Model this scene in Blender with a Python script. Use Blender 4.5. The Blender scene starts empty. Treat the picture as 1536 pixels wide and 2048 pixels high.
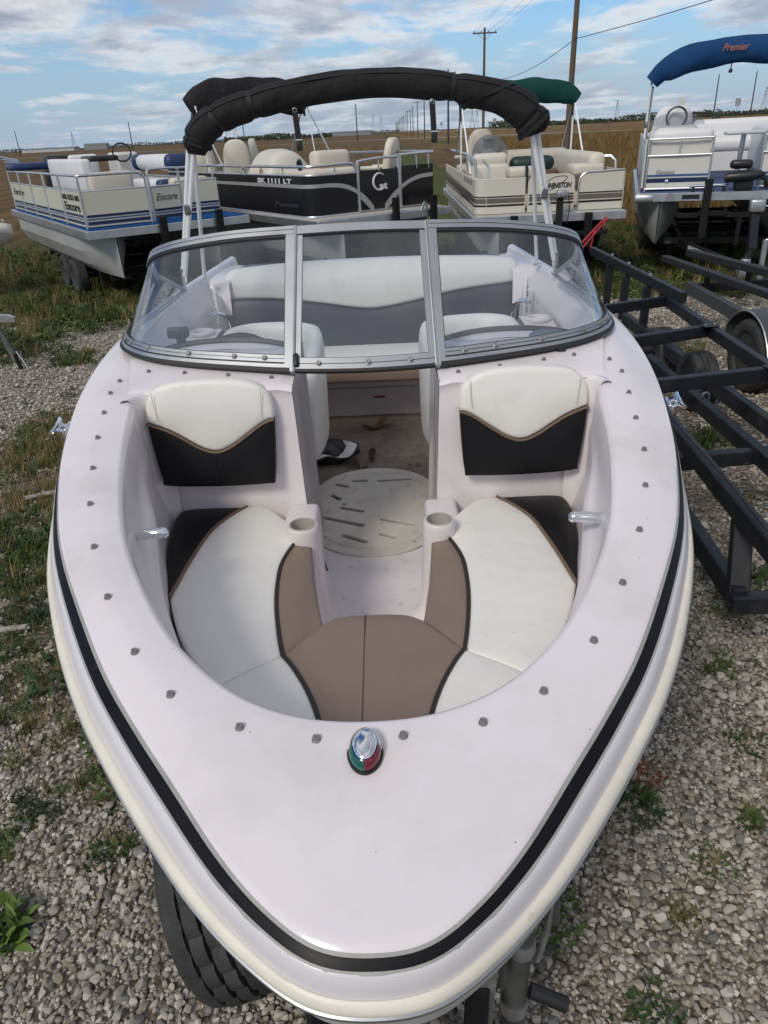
import bpy, bmesh, math, random
import numpy as np
from mathutils import Vector, Matrix, Euler

R = math.radians
random.seed(7)
rng = np.random.default_rng(11)
scene = bpy.context.scene
COL = scene.collection

# ------------------------------------------------------------------ camera
cam_data = bpy.data.cameras.new('camera')
cam_data.sensor_fit = 'HORIZONTAL'
cam_data.sensor_width = 36.0
cam_data.lens = 36.0 * 1445.0 / 1536.0
cam_data.clip_start = 0.02
cam_data.clip_end = 20000.0
cam = bpy.data.objects.new('camera', cam_data)
COL.objects.link(cam)
EYE = 2.25
_p, _r = R(27.7), R(3.0)
_f = Vector((0, math.cos(_p), -math.sin(_p)))
_x = Vector((1, 0, 0))
_u = _x.cross(_f)
_cx = _x * math.cos(_r) - _u * math.sin(_r)
_cu = _u * math.cos(_r) + _x * math.sin(_r)
cam.matrix_world = Matrix(((_cx.x, _cu.x, -_f.x, 0), (_cx.y, _cu.y, -_f.y, 0),
                           (_cx.z, _cu.z, -_f.z, EYE), (0, 0, 0, 1)))
scene.camera = cam

# ------------------------------------------------------------------ sky, sun, exposure
SUN_EL, SUN_AZ = R(42), R(215)          # azimuth measured clockwise from +Y
world = bpy.data.worlds.new('World')
scene.world = world
world.use_nodes = True
wt = world.node_tree
wt.nodes.clear()

def wn(t, **kw):
    n = wt.nodes.new(t)
    for k, v in kw.items():
        setattr(n, k, v)
    return n

def wmath(op, a, b=None, clamp=False):
    n = wn('ShaderNodeMath', operation=op)
    n.use_clamp = clamp
    for i, v in enumerate((a, b)):
        if v is None:
            continue
        if isinstance(v, (int, float)):
            n.inputs[i].default_value = v
        else:
            wt.links.new(v, n.inputs[i])
    return n.outputs[0]

def wmix(fac, a, b):
    n = wn('ShaderNodeMix', data_type='RGBA')
    for s, v in ((n.inputs[0], fac), (n.inputs[6], a), (n.inputs[7], b)):
        if isinstance(v, (int, float)):
            s.default_value = v
        elif isinstance(v, tuple):
            s.default_value = v + (1,)
        else:
            wt.links.new(v, s)
    return n.outputs[2]

def wramp(x, lo, hi):
    n = wn('ShaderNodeMapRange', interpolation_type='SMOOTHSTEP')
    wt.links.new(x, n.inputs[0])
    n.inputs[1].default_value = lo
    n.inputs[2].default_value = hi
    return n.outputs[0]

sky = wn('ShaderNodeTexSky', sky_type='NISHITA')
sky.sun_disc = False
sky.sun_elevation = SUN_EL
sky.sun_rotation = SUN_AZ
sky.altitude = 200
sky.air_density = 1.0
sky.dust_density = 0.6
sky.ozone_density = 2.0
SKY_STRENGTH = 0.10
tc = wn('ShaderNodeTexCoord')
sep = wn('ShaderNodeSeparateXYZ')
wt.links.new(tc.outputs['Generated'], sep.inputs[0])
zz = wmath('MAXIMUM', sep.outputs[2], 0.0)
den = wmath('ADD', zz, 0.085)
cx = wmath('DIVIDE', sep.outputs[0], den)
cy = wmath('DIVIDE', sep.outputs[1], den)
comb = wn('ShaderNodeCombineXYZ')
wt.links.new(cx, comb.inputs[0])
wt.links.new(wmath('MULTIPLY', cy, 0.75), comb.inputs[1])

def wnoise(scale, detail, rough, dist, off):
    m = wn('ShaderNodeVectorMath', operation='ADD')
    wt.links.new(comb.outputs[0], m.inputs[0])
    m.inputs[1].default_value = off
    n = wn('ShaderNodeTexNoise')
    n.inputs['Scale'].default_value = scale
    n.inputs['Detail'].default_value = detail
    n.inputs['Roughness'].default_value = rough
    n.inputs['Distortion'].default_value = dist
    wt.links.new(m.outputs[0], n.inputs['Vector'])
    return n.outputs[0]

n_big = wnoise(0.42, 3, 0.5, 0.2, (3.1, 0.4, 1.0))
n_det = wnoise(1.5, 9, 0.60, 0.25, (7.3, 2.2, 0.0))
n_shade = wnoise(1.1, 7, 0.6, 0.2, (1.7, 9.2, 4.0))
dens = wmath('ADD', wmath('MULTIPLY', n_big, 0.56), wmath('MULTIPLY', n_det, 0.50))
mask = wramp(dens, 0.475, 0.575)
shade = wramp(n_shade, 0.42, 0.60)
thick = wramp(dens, 0.53, 0.66)
cloud_lit = wmix(shade, (6.9, 6.7, 6.6), (3.6, 3.75, 4.4))
cloud_col = wmix(thick, cloud_lit, (2.55, 2.75, 3.4))
nish = wn('ShaderNodeMix', data_type='RGBA', blend_type='MULTIPLY')
nish.inputs[0].default_value = 1.0
wt.links.new(sky.outputs[0], nish.inputs[6])
nish.inputs[7].default_value = (0.56, 0.76, 0.93, 1)
low = wramp(zz, 0.0, 0.16)
veil = wmix(wmath('MULTIPLY', wmath('SUBTRACT', 1.0, low), 0.9), nish.outputs[2], (2.9, 3.8, 4.9))
final = wmix(wmath('MULTIPLY', mask, wmath('ADD', wmath('MULTIPLY', low, 0.35), 0.55)), veil, cloud_col)
bg = wn('ShaderNodeBackground')
wt.links.new(final, bg.inputs[0])
bg.inputs[1].default_value = SKY_STRENGTH
wo = wn('ShaderNodeOutputWorld')
wt.links.new(bg.outputs[0], wo.inputs[0])

sun_data = bpy.data.lights.new('sun', 'SUN')
sun_data.energy = 1.5
sun_data.angle = R(16)
sun_data.color = (1.0, 0.93, 0.82)
sun = bpy.data.objects.new('sun', sun_data)
COL.objects.link(sun)
_sd = Vector((math.sin(SUN_AZ) * math.cos(SUN_EL), math.cos(SUN_AZ) * math.cos(SUN_EL), math.sin(SUN_EL)))
sun.rotation_euler = _sd.to_track_quat('Z', 'Y').to_euler()

vs = scene.view_settings
vs.view_transform = 'Standard'
vs.look = 'None'
vs.exposure = 0.36
vs.gamma = 1.0
vs.use_curve_mapping = False

# ------------------------------------------------------------------ materials
MATS = {}

def mat(name, color, rough=0.5, metal=0.0, var=0.0, vscale=6.0, bump=0.0, bscale=200.0,
        spec=0.5, dirt=None, dscale=9.0, dlo=0.55, dhi=0.75, coat=0.0, rvar=0.0, trans=0.0, coords='Object',
        stretch=None, rand=0.0, speck=None, emit=None, bump2=None):
    m = bpy.data.materials.new(name)
    m.use_nodes = True
    t = m.node_tree
    b = t.nodes['Principled BSDF']
    b.inputs['Roughness'].default_value = rough
    b.inputs['Metallic'].default_value = metal
    b.inputs['Specular IOR Level'].default_value = spec
    if coat:
        b.inputs['Coat Weight'].default_value = coat
        b.inputs['Coat Roughness'].default_value = 0.12
    tcn = t.nodes.new('ShaderNodeTexCoord')
    vec = tcn.outputs[coords]
    if stretch:
        mp = t.nodes.new('ShaderNodeMapping')
        mp.inputs['Scale'].default_value = stretch
        t.links.new(vec, mp.inputs['Vector'])
        vec = mp.outputs[0]

    def noise(sc, det=5, ro=0.6):
        n = t.nodes.new('ShaderNodeTexNoise')
        n.inputs['Scale'].default_value = sc
        n.inputs['Detail'].default_value = det
        n.inputs['Roughness'].default_value = ro
        t.links.new(vec, n.inputs['Vector'])
        return n.outputs[0]

    def maprange(x, a, b_, c, d):
        n = t.nodes.new('ShaderNodeMapRange')
        t.links.new(x, n.inputs[0])
        for i, v in enumerate((a, b_, c, d)):
            n.inputs[i + 1].default_value = v
        return n.outputs[0]

    def mix(fac, a, b_, blend='MIX'):
        n = t.nodes.new('ShaderNodeMix')
        n.data_type = 'RGBA'
        n.blend_type = blend
        for s, v in ((n.inputs[0], fac), (n.inputs[6], a), (n.inputs[7], b_)):
            if isinstance(v, (int, float)):
                s.default_value = v
            elif isinstance(v, tuple):
                s.default_value = v + (1,)
            else:
                t.links.new(v, s)
        return n.outputs[2]

    col = tuple(color)
    if var:
        f = maprange(noise(vscale), 0.3, 0.7, 0, 1)
        col = mix(f, tuple(c * (1 - var) for c in color), tuple(min(1, c * (1 + var)) for c in color))
    if rand:
        oi = t.nodes.new('ShaderNodeObjectInfo')
        f = maprange(oi.outputs['Random'], 0, 1, 1 - rand, 1 + rand)
        cb = t.nodes.new('ShaderNodeCombineColor')
        for i in range(3):
            t.links.new(f, cb.inputs[i])
        col = mix(1.0, col, cb.outputs[0], 'MULTIPLY')
    if dirt:
        f = maprange(noise(dscale, 8, 0.65), dlo, dhi, 0, 1)
        col = mix(f, col, tuple(dirt))
    if speck:
        v = t.nodes.new('ShaderNodeTexVoronoi')
        v.inputs['Scale'].default_value = speck[1]
        t.links.new(vec, v.inputs['Vector'])
        sepc = t.nodes.new('ShaderNodeSeparateColor')
        t.links.new(v.outputs['Color'], sepc.inputs[0])
        dot = maprange(v.outputs['Distance'], speck[2] * 0.7, speck[2], 1, 0)
        sel = maprange(sepc.outputs[0], 1 - speck[3], 1 - speck[3] + 0.01, 0, 1)
        mm = t.nodes.new('ShaderNodeMath')
        mm.operation = 'MULTIPLY'
        t.links.new(dot, mm.inputs[0])
        t.links.new(sel, mm.inputs[1])
        col = mix(mm.outputs[0], col, tuple(speck[0]))
    if isinstance(col, tuple):
        b.inputs['Base Color'].default_value = col + (1,)
    else:
        t.links.new(col, b.inputs['Base Color'])
    if rvar:
        t.links.new(maprange(noise(vscale * 2.3), 0.3, 0.7, max(0.02, rough - rvar), min(1, rough + rvar)), b.inputs['Roughness'])
    if bump:
        bn = t.nodes.new('ShaderNodeBump')
        bn.inputs['Strength'].default_value = bump
        bn.inputs['Distance'].default_value = 0.01
        t.links.new(noise(bscale, 3), bn.inputs['Height'])
        t.links.new(bn.outputs[0], b.inputs['Normal'])
        if bump2:
            b2 = t.nodes.new('ShaderNodeBump')
            b2.inputs['Strength'].default_value = bump2[1]
            b2.inputs['Distance'].default_value = 0.05
            t.links.new(noise(bump2[0], 2, 0.45), b2.inputs['Height'])
            t.links.new(b2.outputs[0], bn.inputs['Normal'])
    if emit:
        b.inputs['Emission Color'].default_value = tuple(emit) + (1,)
        b.inputs['Emission Strength'].default_value = 1
    MATS[name] = m
    return m

def glass_mat(name, tint, haze, ior=1.5, hazecol=(0.8, 0.82, 0.85), rough=0.02):
    m = bpy.data.materials.new(name)
    m.use_nodes = True
    t = m.node_tree
    t.nodes.clear()
    o = t.nodes.new('ShaderNodeOutputMaterial')
    tr = t.nodes.new('ShaderNodeBsdfTransparent')
    tr.inputs[0].default_value = tint + (1,)
    df = t.nodes.new('ShaderNodeBsdfDiffuse')
    df.inputs[0].default_value = hazecol + (1,)
    gl = t.nodes.new('ShaderNodeBsdfGlossy')
    gl.inputs['Roughness'].default_value = rough
    lw = t.nodes.new('ShaderNodeLayerWeight')
    lw.inputs[0].default_value = 0.5
    pw = t.nodes.new('ShaderNodeMath')
    pw.operation = 'POWER'
    t.links.new(lw.outputs['Facing'], pw.inputs[0])
    pw.inputs[1].default_value = 3.5
    fr = t.nodes.new('ShaderNodeMapRange')
    t.links.new(pw.outputs[0], fr.inputs[0])
    fr.inputs[3].default_value = 0.05
    fr.inputs[4].default_value = 0.80
    m1 = t.nodes.new('ShaderNodeMixShader')
    tcn = t.nodes.new('ShaderNodeTexCoord')
    ns = t.nodes.new('ShaderNodeTexNoise')
    ns.inputs['Scale'].default_value = 5.0
    ns.inputs['Detail'].default_value = 6
    t.links.new(tcn.outputs['Object'], ns.inputs['Vector'])
    mr = t.nodes.new('ShaderNodeMapRange')
    t.links.new(ns.outputs[0], mr.inputs[0])
    mr.inputs[1].default_value = 0.3
    mr.inputs[2].default_value = 0.75
    mr.inputs[3].default_value = haze * 0.5
    mr.inputs[4].default_value = haze * 1.6
    t.links.new(mr.outputs[0], m1.inputs[0])
    t.links.new(tr.outputs[0], m1.inputs[1])
    t.links.new(df.outputs[0], m1.inputs[2])
    m2 = t.nodes.new('ShaderNodeMixShader')
    t.links.new(fr.outputs[0], m2.inputs[0])
    t.links.new(m1.outputs[0], m2.inputs[1])
    t.links.new(gl.outputs[0], m2.inputs[2])
    t.links.new(m2.outputs[0], o.inputs[0])
    MATS[name] = m
    return m

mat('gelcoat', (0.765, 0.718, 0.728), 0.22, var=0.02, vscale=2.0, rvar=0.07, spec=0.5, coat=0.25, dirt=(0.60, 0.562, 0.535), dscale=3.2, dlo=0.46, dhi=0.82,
    speck=((0.26, 0.22, 0.19), 30.0, 0.055, 0.30))
mat('liner', (0.71, 0.665, 0.672), 0.34, var=0.04, vscale=3.0, rvar=0.06, dirt=(0.40, 0.37, 0.35), dscale=4.0, dlo=0.6, dhi=0.9)
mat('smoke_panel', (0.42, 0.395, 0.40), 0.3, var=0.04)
mat('gel_silver', (0.64, 0.62, 0.635), 0.32, var=0.03, metal=0.0)
mat('stripe_black', (0.007, 0.0065, 0.008), 0.42, spec=0.18, var=0.3, vscale=8, dirt=(0.035, 0.035, 0.04), dscale=14, dlo=0.62, dhi=0.8)
mat('stripe_grey', (0.33, 0.325, 0.305), 0.5, var=0.15, vscale=20)
mat('rail_cream', (0.72, 0.69, 0.60), 0.42, var=0.08, vscale=8, dirt=(0.42, 0.40, 0.33), dscale=18, dlo=0.6, dhi=0.85)
mat('hull_white', (0.62, 0.61, 0.60), 0.35, var=0.05)
mat('vinyl_white', (0.775, 0.762, 0.722), 0.42, var=0.03, vscale=4, bump=0.14, bscale=380, bump2=(10, 0.10), rvar=0.06, dirt=(0.60, 0.60, 0.57), dscale=7, dlo=0.6, dhi=0.9,
    speck=((0.34, 0.31, 0.28), 55.0, 0.10, 0.14))
mat('vinyl_clean', (0.765, 0.75, 0.70), 0.42, var=0.03, vscale=4, bump=0.14, bscale=380, bump2=(10, 0.12), dirt=(0.62, 0.60, 0.55), dscale=6, dlo=0.55, dhi=0.9)
mat('vinyl_black', (0.0085, 0.0080, 0.0092), 0.42, spec=0.22, var=0.2, vscale=10, bump=0.08, bscale=350, rvar=0.06)
mat('vinyl_black_worn', (0.0085, 0.0080, 0.0092), 0.42, spec=0.22, bump=0.08, bscale=350, dirt=(0.45, 0.44, 0.42), dscale=22, dlo=0.685, dhi=0.70)
mat('vinyl_tan', (0.225, 0.165, 0.130), 0.45, var=0.07, vscale=5, bump=0.16, bscale=380, bump2=(10, 0.12))
mat('vinyl_slate', (0.022, 0.025, 0.044), 0.4, var=0.08, vscale=4, bump=0.06, bscale=350)
mat('piping_tan', (0.15, 0.10, 0.065), 0.5)
mat('piping_black', (0.015, 0.014, 0.014), 0.45)
mat('stitch', (0.45, 0.44, 0.41), 0.7)
mat('stitch_dark', (0.09, 0.055, 0.045), 0.7)
mat('anodised', (0.40, 0.415, 0.43), 0.42, metal=0.85, var=0.08, vscale=5, rvar=0.05)
mat('alu', (0.62, 0.64, 0.66), 0.36, metal=0.9, var=0.10, vscale=3, rvar=0.08)
mat('alu_dull', (0.42, 0.43, 0.44), 0.5, metal=0.75, var=0.18, vscale=2.5, rvar=0.1)
mat('pole_white', (0.82, 0.83, 0.84), 0.3, metal=0.15, var=0.04)
mat('chrome', (0.80, 0.81, 0.82), 0.07, metal=1.0, rvar=0.03)
mat('steel', (0.45, 0.46, 0.47), 0.4, metal=0.9, var=0.2, vscale=30)
mat('snap_metal', (0.27, 0.26, 0.25), 0.42, metal=0.6, var=0.2, vscale=60)
mat('galv', (0.48, 0.50, 0.51), 0.38, metal=0.85, var=0.25, vscale=25)
mat('rubber', (0.018, 0.018, 0.019), 0.6, var=0.2, vscale=15)
mat('tyre', (0.034, 0.034, 0.035), 0.75, var=0.3, vscale=12, bump=0.25, bscale=90, dirt=(0.075, 0.068, 0.06), dscale=6, dlo=0.5, dhi=0.8)
mat('rim_white', (0.50, 0.51, 0.51), 0.4, metal=0.3, var=0.1)
mat('canvas_black', (0.0175, 0.0168, 0.0180), 0.82, var=0.25, vscale=5, bump=0.35, bscale=420, bump2=(11, 0.55), spec=0.3)
mat('strap_black', (0.008, 0.008, 0.009), 0.7)
mat('canvas_green', (0.006, 0.050, 0.040), 0.85, var=0.15, vscale=4, bump=0.2, bscale=20, spec=0.2)
mat('canvas_blue', (0.010, 0.052, 0.150), 0.85, var=0.15, vscale=4, bump=0.2, bscale=20, spec=0.2)
mat('carpet_brown', (0.235, 0.195, 0.17), 0.95, var=0.2, vscale=14, bump=0.6, bscale=320, spec=0.1, dirt=(0.15, 0.122, 0.104), dscale=16, dlo=0.56, dhi=0.72)
mat('hatch_plastic', (0.54, 0.505, 0.45), 0.55, var=0.06, vscale=7, bump=0.10, bscale=260, dirt=(0.40, 0.365, 0.315), dscale=10, dlo=0.52, dhi=0.75,
    speck=((0.08, 0.06, 0.05), 40.0, 0.10, 0.10))
mat('slot_shade', (0.016, 0.014, 0.012), 0.8)  # near-black stands in for the shade seen through the hatch slots
mat('floor_liner', (0.68, 0.64, 0.655), 0.5, var=0.04, bump=0.25, bscale=260, dirt=(0.40, 0.37, 0.36), dscale=14, dlo=0.58, dhi=0.8,
    speck=((0.12, 0.09, 0.08), 26.0, 0.10, 0.14))
mat('cup_inside', (0.42, 0.40, 0.36), 0.45)
mat('plastic_black', (0.014, 0.014, 0.015), 0.4)
mat('plastic_grey', (0.10, 0.10, 0.105), 0.45)
mat('lens_green', (0.0, 0.085, 0.065), 0.12, coat=0.5)
mat('lens_red', (0.16, 0.003, 0.018), 0.12, coat=0.5)
mat('lens_orange', (0.75, 0.13, 0.02), 0.25)
mat('lens_taillight', (0.45, 0.02, 0.025), 0.25)
mat('decal_blue', (0.17, 0.21, 0.25), 0.6)
mat('decal_white', (0.70, 0.69, 0.67), 0.5)
mat('decal_red', (0.33, 0.035, 0.025), 0.5)
mat('frame_navy', (0.014, 0.016, 0.021), 0.46, spec=0.3, var=0.2, vscale=6, rvar=0.1, dirt=(0.05, 0.047, 0.043), dscale=7, dlo=0.54, dhi=0.85, speck=((0.14, 0.075, 0.045), 22.0, 0.16, 0.16))
mat('frame_black', (0.009, 0.009, 0.010), 0.55, spec=0.25, var=0.2, vscale=6)
mat('fender_grey', (0.055, 0.06, 0.066), 0.45, var=0.15)
mat('jack_grey', (0.10, 0.105, 0.10), 0.5, metal=0.4, var=0.25, vscale=14)
mat('red_paint', (0.42, 0.03, 0.04), 0.45, var=0.1)
mat('panel_cream', (0.56, 0.55, 0.46), 0.4, var=0.03, vscale=2)
mat('panel_bone', (0.60, 0.575, 0.50), 0.4, var=0.03, vscale=2)
mat('panel_white', (0.62, 0.60, 0.56), 0.4, var=0.03, vscale=2)
mat('panel_black', (0.010, 0.010, 0.012), 0.22, var=0.1, vscale=3, spec=0.5)
mat('vinyl_cream', (0.60, 0.56, 0.47), 0.5, var=0.05, vscale=3)
mat('vinyl_bright', (0.70, 0.70, 0.70), 0.48, var=0.04, vscale=3)
mat('vinyl_navy', (0.015, 0.035, 0.11), 0.45)
mat('vinyl_indigo', (0.035, 0.03, 0.13), 0.45)
mat('vinyl_green', (0.008, 0.028, 0.026), 0.5)
mat('vinyl_brown', (0.13, 0.085, 0.065), 0.5)
mat('carpet_blue', (0.012, 0.065, 0.20), 0.95, var=0.15, vscale=20, spec=0.1)
mat('carpet_slate', (0.075, 0.105, 0.20), 0.95, var=0.15, vscale=20, spec=0.1)
mat('carpet_beige', (0.42, 0.40, 0.36), 0.9, var=0.1, vscale=20)
mat('stripe_navy', (0.012, 0.022, 0.075), 0.4)
mat('stripe_blue', (0.04, 0.10, 0.24), 0.4)
mat('stripe_taupe', (0.135, 0.115, 0.11), 0.4)
mat('stripe_silver', (0.40, 0.40, 0.40), 0.35, metal=0.3)
mat('ink_black', (0.012, 0.012, 0.013), 0.5)
mat('ink_grey', (0.22, 0.22, 0.24), 0.5)
mat('ink_dim', (0.07, 0.07, 0.075), 0.4)
mat('float_skin', (0.50, 0.50, 0.49), 0.45, metal=0.35, var=0.10, vscale=1.5, rvar=0.08)
mat('ink_white', (0.62, 0.62, 0.62), 0.5)
mat('ink_orange', (0.50, 0.17, 0.06), 0.6)
mat('wood_pole', (0.115, 0.085, 0.060), 0.85, var=0.25, vscale=3, stretch=(6, 6, 0.4))
mat('wood_pole_far', (0.050, 0.045, 0.045), 0.9)
mat('steel_far', (0.26, 0.30, 0.34), 0.7)
mat('wire', (0.03, 0.032, 0.036), 0.6)
mat('sign_grey', (0.30, 0.31, 0.33), 0.6)
mat('sign_white', (0.60, 0.60, 0.58), 0.6)
mat('car_dark', (0.03, 0.033, 0.04), 0.3, coat=0.4)
mat('car_white', (0.65, 0.66, 0.67), 0.3, coat=0.4)
mat('car_red', (0.16, 0.03, 0.03), 0.3, coat=0.4)
mat('car_glass', (0.02, 0.025, 0.03), 0.1)
mat('shed_grey', (0.24, 0.25, 0.27), 0.7)
mat('shed_white', (0.48, 0.48, 0.48), 0.7)
mat('shed_roof', (0.16, 0.17, 0.18), 0.6)
glass_mat('glass', (0.90, 0.92, 0.945), 0.022)
glass_mat('glass_smoke', (0.55, 0.56, 0.58), 0.10)
glass_mat('glass_tint', (0.60, 0.62, 0.66), 0.03)

# ------------------------------------------------------------------ mesh helpers
class MB:
    def __init__(self):
        self.v = []
        self.f = []

    def add(self, verts, faces):
        n = len(self.v)
        self.v += [tuple(float(c) for c in p) for p in verts]
        self.f += [tuple(i + n for i in q) for q in faces]
        return self

    def box(self, c, s, rot=None, ch=0.0):
        hx, hy, hz = (abs(k) / 2 for k in s)
        ch = min(ch, hx * 0.49, hy * 0.49, hz * 0.49)
        vs_, fs_ = [], []
        if ch <= 0:
            vs_ = [(x, y, z) for x in (-hx, hx) for y in (-hy, hy) for z in (-hz, hz)]
            fs_ = [(0, 1, 3, 2), (4, 6, 7, 5), (0, 4, 5, 1), (2, 3, 7, 6), (0, 2, 6, 4), (1, 5, 7, 3)]
        else:
            idx = {}
            for x in (-1, 1):
                for y in (-1, 1):
                    for z in (-1, 1):
                        for ax in range(3):
                            p = [x * (hx - ch), y * (hy - ch), z * (hz - ch)]
                            p[ax] = (x, y, z)[ax] * (hx, hy, hz)[ax]
                            idx[(x, y, z, ax)] = len(vs_)
                            vs_.append(tuple(p))
            for ax in range(3):
                b_, c_ = [k for k in range(3) if k != ax]
                for sgn in (-1, 1):
                    q = []
                    for sb, sc in ((-1, -1), (1, -1), (1, 1), (-1, 1)):
                        k = [0, 0, 0]
                        k[ax], k[b_], k[c_] = sgn, sb, sc
                        q.append(idx[(*k, ax)])
                    fs_.append(tuple(q))
            for ax in range(3):
                b_, c_ = [k for k in range(3) if k != ax]
                for sb in (-1, 1):
                    for sc in (-1, 1):
                        k1 = [0, 0, 0]
                        k1[ax], k1[b_], k1[c_] = -1, sb, sc
                        k2 = list(k1)
                        k2[ax] = 1
                        fs_.append((idx[(*k1, b_)], idx[(*k2, b_)], idx[(*k2, c_)], idx[(*k1, c_)]))
            for x in (-1, 1):
                for y in (-1, 1):
                    for z in (-1, 1):
                        fs_.append(tuple(idx[(x, y, z, a)] for a in range(3)))
        m = rot if rot is not None else Matrix.Identity(3)
        c = Vector(c)
        return self.add([tuple(m @ Vector(p) + c) for p in vs_], fs_)

    def beam(self, p0, p1, w, h, ch=0.004, up=(0, 0, 1)):
        p0, p1 = Vector(p0), Vector(p1)
        d = p1 - p0
        y = d.normalized()
        upv = Vector(up)
        if abs(y.dot(upv)) > 0.98:
            upv = Vector((0, 1, 0))
        x = y.cross(upv).normalized()
        z = x.cross(y)
        m = Matrix((x, y, z)).transposed()
        return self.box((p0 + p1) / 2, (w, d.length, h), m, ch)

    def loft(self, rings, closed=False, cap0=False, cap1=False):
        n = len(rings[0])
        vs_ = [p for r in rings for p in r]
        fs_ = []
        for i in range(len(rings) - 1):
            for j in range(n if closed else n - 1):
                k = (j + 1) % n
                fs_.append((i * n + j, i * n + k, (i + 1) * n + k, (i + 1) * n + j))
        if cap0:
            fs_.append(tuple(range(n)))
        if cap1:
            fs_.append(tuple((len(rings) - 1) * n + j for j in range(n)))
        return self.add(vs_, fs_)

    def tube(self, pts, r, n=8, cap=True, rfun=None, squash=None):
        P = [Vector(p) for p in pts]
        rings = []
        prev = None
        for i, p in enumerate(P):
            if i == 0:
                d = P[1] - P[0]
            elif i == len(P) - 1:
                d = P[-1] - P[-2]
            else:
                d = (P[i + 1] - P[i]).normalized() + (P[i] - P[i - 1]).normalized()
            d.normalize()
            if prev is None:
                a = Vector((0, 0, 1)) if abs(d.z) < 0.9 else Vector((1, 0, 0))
                x = d.cross(a).normalized()
            else:
                x = (prev - d * prev.dot(d)).normalized()
            prev = x
            y = d.cross(x)
            rr = r[i] if isinstance(r, (list, tuple, np.ndarray)) else r
            ring = []
            for k in range(n):
                t = 2 * math.pi * k / n
                q = rr * (rfun(i, t) if rfun else 1.0)
                sx, sy = squash if squash else (1, 1)
                ring.append(tuple(p + x * math.cos(t) * q * sx + y * math.sin(t) * q * sy))
            rings.append(ring)
        return self.loft(rings, True, cap, cap)

    def lathe(self, prof, n=24, c=(0, 0, 0), m=None, mod=None):
        m = m if m is not None else Matrix.Identity(3)
        c = Vector(c)
        rings = []
        for i, (r, z) in enumerate(prof):
            ring = []
            for k in range(n):
                t = 2 * math.pi * k / n
                q = r + (mod(i, k) if mod else 0)
                ring.append(tuple(m @ Vector((q * math.cos(t), q * math.sin(t), z)) + c))
            rings.append(ring)
        return self.loft(rings, True, True, True)

    def prism(self, poly, d, c=(0, 0, 0), m=None):
        """poly in local xy, extruded along local z from 0 to d"""
        m = m if m is not None else Matrix.Identity(3)
        c = Vector(c)
        n = len(poly)
        vs_ = [tuple(m @ Vector((x, y, z)) + c) for z in (0, d) for x, y in poly]
        fs_ = [tuple(range(n)), tuple(range(n, 2 * n))] + [(i, (i + 1) % n, n + (i + 1) % n, n + i) for i in range(n)]
        return self.add(vs_, fs_)

    def mesh(self, name, smooth=35, recalc=True):
        me = bpy.data.meshes.new(name)
        me.from_pydata(self.v, [], self.f)
        if recalc:
            bm = bmesh.new()
            bm.from_mesh(me)
            bmesh.ops.recalc_face_normals(bm, faces=bm.faces)
            bm.to_mesh(me)
            bm.free()
        if smooth:
            me.polygons.foreach_set('use_smooth', [True] * len(me.polygons))
            me.set_sharp_from_angle(angle=R(smooth))
        me.update()
        return me

def put(me, name, material=None, parent=None):
    o = bpy.data.objects.new(name, me)
    COL.objects.link(o)
    if parent is not None:
        o.parent = parent
    if material is not None and me is not None:
        m = MATS[material] if isinstance(material, str) else material
        if not me.materials:
            me.materials.append(m)
    return o

def obj(name, mb, material, parent=None, smooth=35, recalc=True):
    return put(mb.mesh(name, smooth, recalc), name, material, parent)

def tag(o, label, cat=None, group=None, kind=None):
    if label:
        o['label'] = label
    if cat:
        o['category'] = cat
    if group:
        o['group'] = group
    if kind:
        o['kind'] = kind
    return o

def thing(name, label, cat, loc=(0, 0, 0), rot=(0, 0, 0), group=None):
    o = bpy.data.objects.new(name, None)
    o.empty_display_size = 0.2
    COL.objects.link(o)
    o.location = loc
    o.rotation_euler = rot
    return tag(o, label, cat, group)

def copy_tree(o, parent=None):
    c = o.copy()
    COL.objects.link(c)
    c.parent = parent
    for ch in o.children:
        copy_tree(ch, c)
    return c

def rounded_box(c, s, r=0.03, seg=3, rot=None, puff=0.0):
    bm = bmesh.new()
    bmesh.ops.create_cube(bm, size=1.0)
    for v in bm.verts:
        v.co = Vector((v.co.x * s[0], v.co.y * s[1], v.co.z * s[2]))
    r = min(r, min(s) * 0.48)
    bmesh.ops.bevel(bm, geom=list(bm.edges), offset=r, segments=seg, profile=0.5, affect='EDGES')
    mb = MB()
    m = rot if rot is not None else Matrix.Identity(3)
    c = Vector(c)
    bm.verts.index_update()
    mb.add([tuple(m @ v.co + c) for v in bm.verts], [tuple(v.index for v in f.verts) for f in bm.faces])
    bm.free()
    return mb

def cr(pts, n=6, closed=False):
    """Catmull-Rom through points (tuples of any dimension)"""
    P = [np.array(p, float) for p in pts]
    N = len(P)
    out = []
    for i in range(N if closed else N - 1):
        if closed:
            a, b, c, d = P[i - 1], P[i], P[(i + 1) % N], P[(i + 2) % N]
        else:
            b, c = P[i], P[i + 1]
            a = P[i - 1] if i > 0 else 2 * b - c
            d = P[i + 2] if i + 2 < N else 2 * c - b
        for k in range(n):
            t = k / n
            out.append(0.5 * ((2 * b) + (c - a) * t + (2 * a - 5 * b + 4 * c - d) * t * t + (-a + 3 * b - 3 * c + d) * t ** 3))
    if not closed:
        out.append(P[-1])
    return [tuple(p) for p in out]

def rotx(a): return Matrix.Rotation(a, 3, 'X')
def roty(a): return Matrix.Rotation(a, 3, 'Y')
def rotz(a): return Matrix.Rotation(a, 3, 'Z')

def frame_m(xdir, ydir):
    x = Vector(xdir).normalized()
    y = Vector(ydir)
    z = x.cross(y).normalized()
    y = z.cross(x)
    return Matrix((x, y, z)).transposed()

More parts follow.
